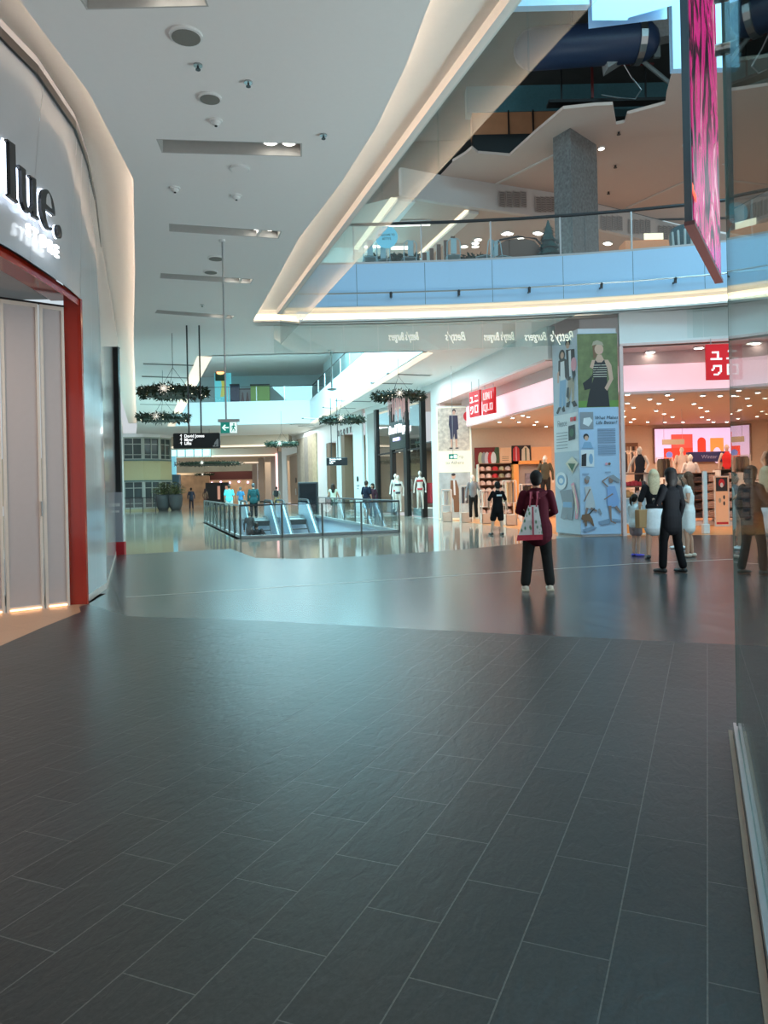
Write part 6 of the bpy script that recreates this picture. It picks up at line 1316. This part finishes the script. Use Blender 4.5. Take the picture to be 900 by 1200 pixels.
# ================================================================ people
def skin(c): return mat('skin_%d'%int(c[0]*100), c, .5, var=.04)
SK1, SK2, SK3 = (.55,.32,.22), (.42,.23,.15), (.62,.40,.30)
def V(*a): return Vector(a)
def person(label, loc, rz=0, h=1.75, skinc=SK1, hair='short', hairc=(.02,.015,.012), top=(.1,.1,.1), sleeve=1.0, hem=.88, flare=1.0, bottom='trousers', botc=(.03,.03,.03), blen=.10, shoes=(.03,.03,.03), feet=((-.12,0),(.12,0)), arms=None, head_turn=0, build=1.0, vox=.011, mannequin=False, collar=False, hood=False, name='person', cat='person', pony=False, sole=None, group=None, body_only_legs=False):
    s = h/1.75; t = thing(name, label, cat, loc, rz, group, s); B = build
    sk = skin(skinc) if not mannequin else mat('mannequin_shell_%d'%int(skinc[0]*100), skinc, .35, var=.02)
    L_, R_ = feet
    def leg(f, sgn): 
        hip = V(sgn*.085*B,0,.92); an = V(f[0],f[1],.085); kn = (hip+an)/2+V(0,.035,.03); return hip, kn, an
    legs = [leg(L_,-1), leg(R_,1)]
    A = arms or (((-.26,-.02,1.14),(-.27,.06,.88)),((.26,-.02,1.14),(.27,.06,.88)))
    sh = [V(-.165*B,0,1.405), V(.165*B,0,1.405)]
    b = MB()
    b.tube([(0,0,.86),(0,0,.95),(0,.005,1.08),(0,0,1.26),(0,-.005,1.38),(0,-.005,1.45)], [(.15*B,.10*B),(.155*B,.105*B),(.125*B,.088*B),(.15*B,.10*B),(.15*B,.085*B),(.07,.06)], 16, ref=(1,0,0))
    b.tube([(0,-.01,1.42),(0,.0,1.56)], [(.062,.060),(.052,.055)], 12)
    hc = V(0,.015,1.635)
    b.ball(hc, (.075,.095,.115), 16, 12); b.ball(hc+V(0,.03,-.055), (.055,.06,.06), 12, 8)
    ct, st = math.cos(head_turn), math.sin(head_turn)
    def hd(x,y,z): return hc+V(x*ct-y*st, x*st+y*ct, z)
    b.tube([hd(0,.085,.02), hd(0,.112,-.022)], [.010,.015], 8); b.ball(hd(0,.09,-.055), (.026,.012,.010), 8, 6)
    for sg_ in (-1,1): b.ball(hd(sg_*.076,-.005,0), (.012,.022,.03), 8, 6)
    for i, (hp, kn, an) in enumerate(legs):
        b.tube([hp, (hp+kn)/2, kn, kn*.6+an*.4+V(0,-.015,0), an], [.088*B,.075*B,.055*B,.052*B,.036], 14)
        b.tube([an+V(0,-.03,-.045), an+V(0,.06,-.05), an+V((-.01,.01)[i],.15,-.06)], [(.034,.03),(.042,.028),(.036,.018)], 10)
    for i, (el, wr) in enumerate(A):
        el, wr = V(*el), V(*wr); sg_ = (-1,1)[i]
        b.tube([sh[i], (sh[i]+el)/2, el, (el*.5+wr*.5), wr], [.052*B,.045*B,.038*B,.034,.025], 12)
        b.ball(sh[i], .050*B, 10, 8)
        d = (wr-el).normalized(); side = d.cross(V(0,1,0)); side = side.normalized() if side.length > .1 else V(1,0,0); nrm = side.cross(d)
        pc = wr+d*.045; b.tube([wr, pc, wr+d*.085], [(.024,.016),(.036,.016),(.036,.015)], 10, ref=tuple(nrm.cross(d)))
        for k, ln in enumerate((.062,.072,.068,.052)):
            o = (k-1.5)*.019; r0 = wr+d*.082+side*o; cu = nrm*(.018 if sg_ > 0 else .018)
            b.tube([r0, r0+d*ln*.5+cu*.3, r0+d*ln+cu], [.0095,.009,.008], 7)
        th = wr+d*.03+side*.03*(-sg_); b.tube([wr+d*.02, th+d*.02, th+d*.055+side*.012*(-sg_)], [.012,.011,.009], 7)
    body = b.build('body', sk, t); voxel(body, vox*.9 if vox < .012 else vox, 2)
    if not mannequin:
        for sg_ in (-1,1):
            b = MB(); b.ball(hd(sg_*.03,.088,.012), (.011,.007,.007), 8, 6); b.build('eye', mat('eye_dark', (.05,.04,.04), .2), body, smooth=True)
    # top
    if top is not None:
        tm = mat('cloth_%d_%d_%d'%tuple(int(c*255) for c in top), top, .85, var=.12, scale=20, bump=.1, spec=.15); b = MB()
        hz = hem
        zz = [hz, max(hz+.03,.95), 1.08, 1.26, 1.38, 1.455]
        fl = flare
        b.tube([(0,0,z) for z in zz], [(.168*B*fl,.120*B*fl),(.168*B*fl,.120*B*fl),(.142*B*(1+fl)/2,.106*B),(.166*B,.118*B),(.150*B,.100*B),(.075,.068)], 20, ref=(1,0,0))
        for i, (el, wr) in enumerate(A):
            el, wr = V(*el), V(*wr); k = sleeve
            P = [sh[i]+V(0,0,.005)]
            if k > .55: P += [(sh[i]+el)/2, el, el+(wr-el)*min(1,(k-.5)*2)]; r = [.066*B,.061*B,.052*B,.043]
            elif k > .05: P += [sh[i]+(el-sh[i])*k*.9, sh[i]+(el-sh[i])*min(1,k*1.8)]; r = [.066*B,.062*B,.060*B]
            else: r = None
            if r: b.tube(P, r, 14)
        if hood: b.tube([(-.10,-.07,1.44),(0,-.115,1.40),(.10,-.07,1.44)], [.045,.06,.045], 12); b.tube([(-.07,.0,1.47),(0,-.05,1.48),(.07,0,1.47)], [.035,.04,.035], 10)
        if collar: b.tube([(-.06,-.02,1.46),(0,-.06,1.48),(.06,-.02,1.46)], [.025,.028,.025], 10)
        o = b.build('top', tm, t); voxel(o, vox, 3)
    bm_ = mat('cloth_%d_%d_%d'%tuple(int(c*255) for c in botc), botc, .85, var=.12, scale=20, bump=.1, spec=.15)
    if bottom in ('trousers','shorts'):
        b = MB(); b.tube([(0,0,.84),(0,0,.93),(0,0,1.02)], [(.165*B,.118*B),(.168*B,.12*B),(.145*B,.105*B)], 18, ref=(1,0,0))
        for i, (hp, kn, an) in enumerate(legs):
            if bottom == 'trousers': b.tube([hp, (hp+kn)/2, kn, (kn+an)/2, an+V(0,-.005,.045)], [.100*B,.090*B,.074*B,.070*B,.068*B], 14)
            else: e = hp+(kn-hp)*blen; b.tube([hp,(hp+e)/2,e], [.105*B,.108*B,.108*B], 14)
        o = b.build('trousers' if bottom == 'trousers' else 'shorts', bm_, t); voxel(o, vox, 3)
    elif bottom == 'skirt':
        b = MB(); z1 = blen; b.tube([(0,0,z1),(0,0,(z1+.9)/2),(0,0,.92),(0,0,1.04)], [(.20*B,.15*B),(.19*B,.14*B),(.178*B,.128*B),(.14*B,.105*B)], 20, ref=(1,0,0)); o = b.build('skirt', bm_, t); voxel(o, vox, 2)
    if shoes:
        sm = mat('shoe_%d_%d_%d'%tuple(int(c*255) for c in shoes), shoes, .5)
        for i, (hp, kn, an) in enumerate(legs):
            b = MB(); b.tube([an+V(0,-.05,-.042), an+V(0,.04,-.044), an+V((-.012,.012)[i],.17,-.055)], [(.045,.043),(.052,.040),(.044,.028)], 12, ref=(1,0,0)); o = b.build('shoe', sm, t); voxel(o, .008, 2)
            if sole: b = MB(); b.bbox(an.x-.05,an.x+.05,an.y-.10,an.y+.215,0,.032,.006); tag(b.build('sole', mat('sole_%d'%int(sole[0]*100), sole, .5), o), 'pale sole' if sole[0] > .4 else None)
    if hair and not mannequin:
        hm = mat('hair_%d_%d'%(int(hairc[0]*100),int(hairc[1]*100)), hairc, .6, var=.35, scale=40, spec=.2); b = MB()
        b.ball(hd(0,-.022,.028), (.092,.102,.108), 18, 12); b.ball(hd(0,-.045,-.02), (.082,.075,.085), 14, 10)
        if hair == 'long': b.tube([hd(0,-.05,.0), hd(0,-.085,-.12), hd(0,-.10,-.28), hd(0,-.11,-.40)], [(.09,.06),(.10,.045),(.095,.035),(.06,.02)], 14, ref=(1,0,0)); [b.tube([hd(s_*.08,-.02,.03), hd(s_*.09,-.02,-.08), hd(s_*.085,-.05,-.2)], [.025,.03,.025], 8) for s_ in (-1,1)]
        if hair == 'bob': b.tube([hd(0,-.04,.02), hd(0,-.05,-.08), hd(0,-.05,-.14)], [(.10,.085),(.108,.085),(.085,.06)], 14, ref=(1,0,0)); b.ball(hd(0,-.02,.045), (.10,.108,.098), 14, 10)
        if hair == 'cap': b.ball(hd(0,-.02,.055), (.098,.108,.09), 14, 10); b.tube([hd(0,.08,.05), hd(0,.16,.035)], [(.07,.012),(.05,.008)], 10, ref=(ct,st,0))
        if pony: b.tube([hd(0,-.11,.04), hd(0,-.17,.0), hd(0,-.17,-.12), hd(0,-.14,-.2)], [.03,.042,.035,.012], 10)
        o = b.build('hair', hm, t); voxel(o, vox, 1)
    return t
def at(px, pfoot): return G(px, pfoot, 0)
# burgundy hoodie with tote
p = at(631,692); P1 = person('person in a burgundy hooded top and black trousers seen from behind, carrying a tote', p, math.radians(-8), 1.72, SK2, 'short', (.012,.010,.010), (.06,.006,.014), 1, .80, 1.18, 'trousers', (.018,.019,.019), shoes=(.55,.50,.42), feet=((-.185,-.02),(.17,.03)), arms=(((-.26,.02,1.17),(-.14,.22,1.10)),((.26,.02,1.16),(.15,.22,1.08))), build=1.10, hood=True, sole=(.6,.55,.42), vox=.010)
# tote bag
t = thing('tote_bag', 'white leaf-patterned tote bag with red base carried by the person in burgundy', 'bag', (p.x-.13,p.y-.23,.74), math.radians(-12))
mt = bpy.data.materials.new('leaf_pattern_canvas'); mt.use_nodes = True; N = mt.node_tree.nodes; K = mt.node_tree.links; pb = N['Principled BSDF']; tc = N.new('ShaderNodeTexCoord'); vo = N.new('ShaderNodeTexVoronoi'); vo.inputs['Scale'].default_value = 17; mp = N.new('ShaderNodeMapping'); mp.inputs['Scale'].default_value = (1,1,.55); mp.inputs['Rotation'].default_value = (0,.6,0); K.new(tc.outputs['Object'], mp.inputs[0]); K.new(mp.outputs[0], vo.inputs['Vector']); cr = N.new('ShaderNodeValToRGB'); cr.color_ramp.interpolation = 'CONSTANT'; e = cr.color_ramp.elements; e[0].color = (.10,.25,.12,1); e[0].position = 0; e[1].position = .36; e[1].color = (.62,.66,.66,1); q = e.new(.22); q.color = (.30,.40,.38,1); K.new(vo.outputs['Distance'], cr.inputs[0]); K.new(cr.outputs[0], pb.inputs['Base Color']); pb.inputs['Roughness'].default_value = .8
b = MB(); b.add([(-.24,-.07,.08),(.20,-.07,.08),(.13,-.03,.62),(-.04,-.03,.62),(-.24,.07,.08),(.20,.07,.08),(.13,.03,.62),(-.04,.03,.62),(-.12,-.085,.36),(.17,-.085,.36)], [(0,1,9,8),(8,9,2,3),(5,4,7,6),(4,0,8,3,7),(1,5,6,2,9),(3,2,6,7),(0,4,5,1)]); b.build('bag_body', mt, t)
b = MB(); b.add([(-.26,-.08,.0),(.20,-.08,.02),(.205,-.078,.11),(-.245,-.078,.10),(-.26,.08,.0),(.20,.08,.02),(.205,.078,.11),(-.245,.078,.10)], [(0,1,2,3),(5,4,7,6),(4,0,3,7),(1,5,6,2),(4,5,1,0)]); tag(b.build('base', mat('red_canvas', (.45,.04,.07), .8, var=.2), t), 'red base')
for x in (-.02,.10): b = MB(); b.tube([(x,-.05,.60),(x+.02,-.065,.75),(x+.02,.0,.86),(x+.04,.12,.86),(x+.06,.2,.7)], [(.014,.004)]*5, 8); b.build('strap', mat('rose_strap', (.40,.08,.12), .8), t)
b = MB(); b.box(.02,.05,-.095,-.082,.1,.6); b.build('stripe', mat('rose_strap', (.4,.08,.12), .8), t)
t.scale = (.78,.8,.80)
# group right
p = at(788,671); P2_ = person('person in black jacket and trousers with dark bobbed hair, nearest in the group', p, math.radians(22), 1.74, SK3, 'bob', (.012,.009,.009), (.006,.006,.008), 1, .76, 1.12, 'trousers', (.006,.006,.007), shoes=(.012,.012,.012), feet=((-.17,.04),(.13,-.10)), arms=(((-.25,.05,1.16),(-.14,.22,1.20)),((.25,.0,1.14),(.25,.10,.86))), collar=True, build=1.0)
p = at(768,655); P3_ = person('blonde woman in black top and white skirt holding a brown paper bag', p, math.radians(-12), 1.76, SK1, 'long', (.50,.42,.28), (.012,.012,.014), .5, 1.02, 1.0, 'skirt', (.72,.78,.82), .60, (.02,.02,.02), feet=((-.13,.0),(.13,.02)), arms=(((-.26,.0,1.14),(-.27,.02,.98)),((.24,.05,1.14),(.14,.24,1.12))))
b_ = thing('paper_bag', 'brown paper bag hanging from the hand of the blonde woman', 'bag', (p.x-.27,p.y-.03,.62), .5); b = MB(); b.bbox(-.12,.12,-.06,.06,0,.36,.01); b.build('bag_body', mat('kraft_paper', (.34,.20,.09), .8), b_); b = MB(); b.tube([(-.05,0,.36),(-.03,0,.45),(.03,0,.45),(.05,0,.36)], .006, 6); b.build('handle', MATS['kraft_paper'], b_)
p = at(745,652); P4_ = person('young child with dark ponytail in white t-shirt, patterned shorts and blue clogs', p, math.radians(-62), 1.27, SK3, 'short', (.02,.014,.01), (.70,.78,.80), .45, .90, 1.15, 'shorts', (.32,.25,.26), .62, (.10,.10,.60), feet=((-.07,.0),(.08,.03)), pony=True, head_turn=0, build=1.05, arms=(((-.22,.05,1.18),(-.20,.22,1.02)),((.23,.0,1.15),(.24,.12,.92))))
p = at(808,653); P5_ = person('girl with long brown hair in a short white sleeveless dress facing left', p, math.radians(68), 1.70, SK1, 'long', (.10,.05,.03), (.75,.80,.80), .12, .60, 1.08, 'none', (.7,.7,.7), .6, (.5,.40,.32), feet=((-.08,.04),(.08,-.05)), arms=(((-.22,.0,1.14),(-.12,.22,1.30)),((.22,.02,1.14),(.20,.2,1.28))), head_turn=0)
p = at(799,643); P6_ = person('person in grey top and white shoes half hidden behind the black jacket', p, math.radians(100), 1.66, SK3, 'long', (.12,.09,.07), (.25,.24,.26), .5, .85, 1.0, 'shorts', (.5,.38,.33), .5, (.75,.75,.75), feet=((-.1,0),(.1,.05)))
# walker in black
p = at(584,627); P7_ = person('person in black t-shirt with white back print and black shorts walking into the corner shop', p, math.radians(14), 1.60, SK3, 'cap', (.02,.02,.02), (.008,.008,.01), .5, .80, 1.15, 'shorts', (.008,.008,.01), .95, (.01,.01,.012), feet=((-.20,.10),(.10,-.10)), arms=(((-.27,.1,1.16),(-.22,.25,.98)),((.30,.05,1.16),(.36,.10,.95))), vox=.012)
b = MB(); b.box(-.09,.09,-.152,-.140,1.29,1.345); b.build('back_print', mat('white_back_print', (.7,.75,.78), .7), P7_)
# couple near the dark shop
p = at(430,607); p.y = 37; p.x = D(430,600,37).x; person('man in dark t-shirt walking beside the well balustrade near the dark shop', (p.x,37,0), math.radians(-40), 1.84, SK2, 'short', (.05,.03,.02), (.012,.016,.03), .5, .88, 1.05, 'shorts', (.04,.04,.05), .9, (.6,.6,.6), vox=.014, build=1.15)
person('person in dark clothing half hidden behind the man in dark t-shirt', (D(437,600,37.5).x,37.8,0), math.radians(150), 1.70, SK2, 'bob', (.02,.015,.012), (.05,.02,.03), 1, .85, 1.0, 'trousers', (.02,.02,.025), vox=.015)
person('woman with long dark hair in pale top and green shorts near the tall doorways', (D(389,600,38).x,39.2,0), math.radians(5), 1.74, SK2, 'long', (.03,.02,.015), (.55,.60,.48), .1, .93, 1.05, 'shorts', (.05,.10,.07), .6, (.5,.45,.4), vox=.015, arms=(((-.27,.0,1.14),(-.32,.10,.92)),((.27,.02,1.14),(.33,.12,.94))))
t = thing('handbag', 'black handbag carried by the woman in pale top', 'bag', (D(383.5,590,38).x,39.1,.72)); b = MB(); b.bbox(-.15,.15,-.08,.08,0,.28,.03); b.build('bag_body', M_black, t); b = MB(); b.tube([(-.1,0,.28),(0,0,.40),(.1,0,.28)], .012, 6); b.build('handle', M_black, t)
# people around the far walkway
person('person in a dark green jacket and black trousers standing behind the left escalator', (D(297.5,600,40.2).x,40.2,0), math.radians(10), 1.86, SK3, 'short', (.10,.10,.10), (.02,.07,.075), 1, .85, 1.15, 'trousers', (.012,.012,.014), vox=.015, build=1.1)
person('person in a bright cyan t-shirt and pale shorts seen from behind', (D(269,600,48).x,48,0), math.radians(8), 1.86, SK1, 'short', (.06,.04,.03), (.12,.62,.68), .5, .85, 1.15, 'shorts', (.45,.52,.5), .9, (.6,.6,.6), vox=.017, build=1.15)
person('person in a blue top and white trousers right of the one in bright cyan', (D(282.5,600,50).x,50,0), math.radians(-6), 1.72, SK1, 'short', (.15,.12,.1), (.06,.20,.34), .4, .88, 1.1, 'trousers', (.62,.68,.68), vox=.017)
P9 = person('person with a black backpack walking away by the red neon strip', (D(324.5,600,55).x,55,0), 0, 1.70, SK2, 'short', (.03,.02,.02), (.30,.26,.22), .5, .88, 1.0, 'shorts', (.40,.28,.12), .8, (.1,.1,.1), vox=.017)
b = MB(); b.bbox(-.17,.17,-.30,-.12,1.02,1.48,.04); b.build('backpack', M_black, P9)
person('person in dark blue standing right of the potted plants', (D(224.5,600,62).x,62,0), .3, 1.78, SK2, 'short', (.03,.02,.02), (.06,.07,.10), 1, .85, 1.1, 'trousers', (.05,.04,.05), vox=.02)
person('person in brown further right of the potted plants', (D(241,600,74).x,74,0), -.2, 1.72, SK2, 'long', (.04,.02,.02), (.20,.12,.08), 1, .8, 1.0, 'trousers', (.12,.06,.05), vox=.02)
# rider on the left escalator
rp = D(301,629,33.6); person('person in a black t-shirt riding down the left escalator with hands on hips', (rp.x, 33.6, -1.75), math.radians(6), 1.80, SK2, 'short', (.03,.02,.018), (.010,.010,.012), .5, .88, 1.2, 'trousers', (.25,.20,.15), arms=(((-.36,-.02,1.18),(-.22,.05,.98)),((.36,-.02,1.18),(.22,.05,.98))), build=1.25, vox=.014)
person('second rider half hidden left of the person in black t-shirt on the left escalator', (D(290,629,34.4).x, 35.0, -1.15), 0, 1.66, SK1, 'short', (.10,.08,.07), (.06,.06,.06), 1, .85, 1.0, 'trousers', (.05,.05,.05), vox=.016)
# ---------------------------------------------------------------- mannequins
WM = (.70,.62,.55); 
def manq(label, px, pyf, Y, rz=0, z=0, **k):
    p = D(px,pyf,Y); return person(label, (p.x,Y,z), rz, k.pop('h',1.78), k.pop('skinc',WM), None, vox=.014, mannequin=True, shoes=None, name='mannequin', cat='mannequin', group='shop mannequins', **k)
manq('white mannequin in grey top and black leggings on the left of the shop opening', 555, 600, 30.2, math.radians(160), .15, top=(.25,.25,.26), sleeve=1, bottom='trousers', botc=(.02,.02,.02))
manq('tall mannequin in olive jacket behind the head of the person in burgundy', 640, 600, 28.5, 2.9, .75, h=1.85, top=(.09,.085,.06), sleeve=1, bottom='trousers', botc=(.03,.03,.03))
manq('mannequin with cream cap in dark sleeveless top at the left of the right opening', 751, 590, 24.8, 2.6, .9, top=(.03,.035,.05), sleeve=.05, bottom='trousers', botc=(.05,.04,.04), arms=(((-.28,.05,1.16),(-.24,.22,1.0)),((.30,.05,1.16),(.36,.15,.92))))
manq('pale mannequin in cream clothes in front of the lavender screen', 800, 590, 28.2, 3.0, 1.0, top=(.65,.50,.42), sleeve=1, bottom='trousers', botc=(.6,.45,.38))
manq('second pale mannequin head and shoulders just right of the cream one', 810, 590, 26.0, 2.8, .65, top=(.68,.6,.56), sleeve=1, bottom='trousers', botc=(.5,.4,.35))
manq('mannequin in a red vest with brown hat at the right end of the screen', 853, 590, 26.6, 2.7, 1.0, top=(.60,.03,.03), sleeve=.05, bottom='trousers', botc=(.04,.03,.03), skinc=(.6,.42,.34))
for px, Y, l, tc_, z in ((467.2,38.2,'white mannequin in dark bra inside the dark glass shop',(.03,.03,.04),.25),(464.3,39.3,'white mannequin half behind the one in dark bra',(.45,.40,.38),.35),(493,36.3,'white mannequin in red bra on the pale plinth of the dark glass shop',(.50,.02,.03),.42)):
    m_ = manq(l, px, 600, Y, 2.9, z, top=None, bottom='none', h=1.85)
    tm = mat('lingerie_%d'%int(tc_[0]*100), tc_, .6); b = MB(); b.tube([(0,0,1.24),(0,0,1.34)], [(.158,.108),(.158,.105)], 18, ref=(1,0,0), cap=False); b.build('bra', tm, m_, smooth=True)
    b = MB(); b.tube([(0,0,.86),(0,0,.96)], [(.166,.118),(.162,.110)], 18, ref=(1,0,0), cap=False); b.build('briefs', mat('lingerie_50', (.5,.02,.03), .6) if tc_[0] > .1 else tm, m_, smooth=True)
# ================================================================ light
w = bpy.data.worlds.new('sky'); SC.world = w; w.use_nodes = True; N = w.node_tree.nodes; K = w.node_tree.links; bg = N['Background']
tc = N.new('ShaderNodeTexCoord'); sp = N.new('ShaderNodeSeparateXYZ'); cr = N.new('ShaderNodeValToRGB'); K.new(tc.outputs['Generated'], sp.inputs[0]); ma = N.new('ShaderNodeMath'); ma.operation = 'MULTIPLY_ADD'; ma.inputs[1].default_value = .5; ma.inputs[2].default_value = .5; K.new(sp.outputs['Z'], ma.inputs[0]); K.new(ma.outputs[0], cr.inputs[0]); K.new(cr.outputs[0], bg.inputs['Color'])
e = cr.color_ramp.elements; e[0].position = 0; e[0].color = (1.0,.90,.84,1); e[1].position = .93; e[1].color = (.55,1.0,1.2,1); q = e.new(.5); q.color = (.60,.62,.64,1); q = e.new(.62); q.color = (.62,.72,.78,1)
bg.inputs['Strength'].default_value = 1.0
# skylights over the two voids (real daylight openings), shop/mall luminaires and added unseen fills
lamp('void_skylight', 'AREA', (9,12,16.5), 2300, (.40,.84,1), 9, 9)
lamp('void_skylight', 'AREA', (-5.5,38,10.8), 8000, (.42,.88,1), 9, 18)
lamp('far_skylight', 'AREA', (-17,72,6.1), 500, (.6,.9,1), 5, 8)
for (x,y,e_,c) in ((-13,84,260,(1,.78,.55)),(-24,84,260,(1,.82,.6)),(-20,100,300,(1,.78,.55)),(-28,100,300,(1,.8,.6))): lamp('far_mall_light', 'AREA', (x,y,4.6), e_, c, 5)
lamp('added_ceiling_fill', 'SPOT', (6.5,10.5,.5), 900, (.80,.97,1), .25, rot=(math.radians(150),0,math.radians(75)), spot=2.4)  # added unseen spot that brightens the ceiling
lamp('food_court_light', 'AREA', (10,34,12.1), 500, (1,.62,.4), 7, 10); lamp('added_right_fill', 'AREA', (7.5,9.5,1.6), 190, (.80,.97,1), 5, 3, rot=(math.radians(130),0,math.radians(80)))  # second lamp: added unseen fill from the right for the ceiling
lamp('food_court_light', 'AREA', (2,38,12.1), 320, (1,.85,.7), 5, 10)
lamp('entry_light', 'AREA', (-5.4,7.6,4.2), 90, (1,.72,.55), 1.5)
lamp('added_back_fill', 'AREA', (-1,-4.2,.3), 500, (1,.93,.88), 7, 4, rot=(math.radians(180),0,0))  # unseen fill added behind the camera, facing up to lift the ceiling
for (A, Bp, d, nn, w_) in slots[:4]:
    for k in (0,1):
        p = A+d*((Bp-A).length-.18-.26*k)+nn*(w_/2); lamp('slot_downlight', 'SPOT', (p.x,p.y,H+.05), 60, (1,.93,.85), .08, spot=1.5)
lamp('walkway_light', 'AREA', (1.2,31,6.2), 260, (.8,.96,1), 2, 6); lamp('walkway_light', 'AREA', (-8,60,6.2), 700, (.8,.96,1), 4, 8)
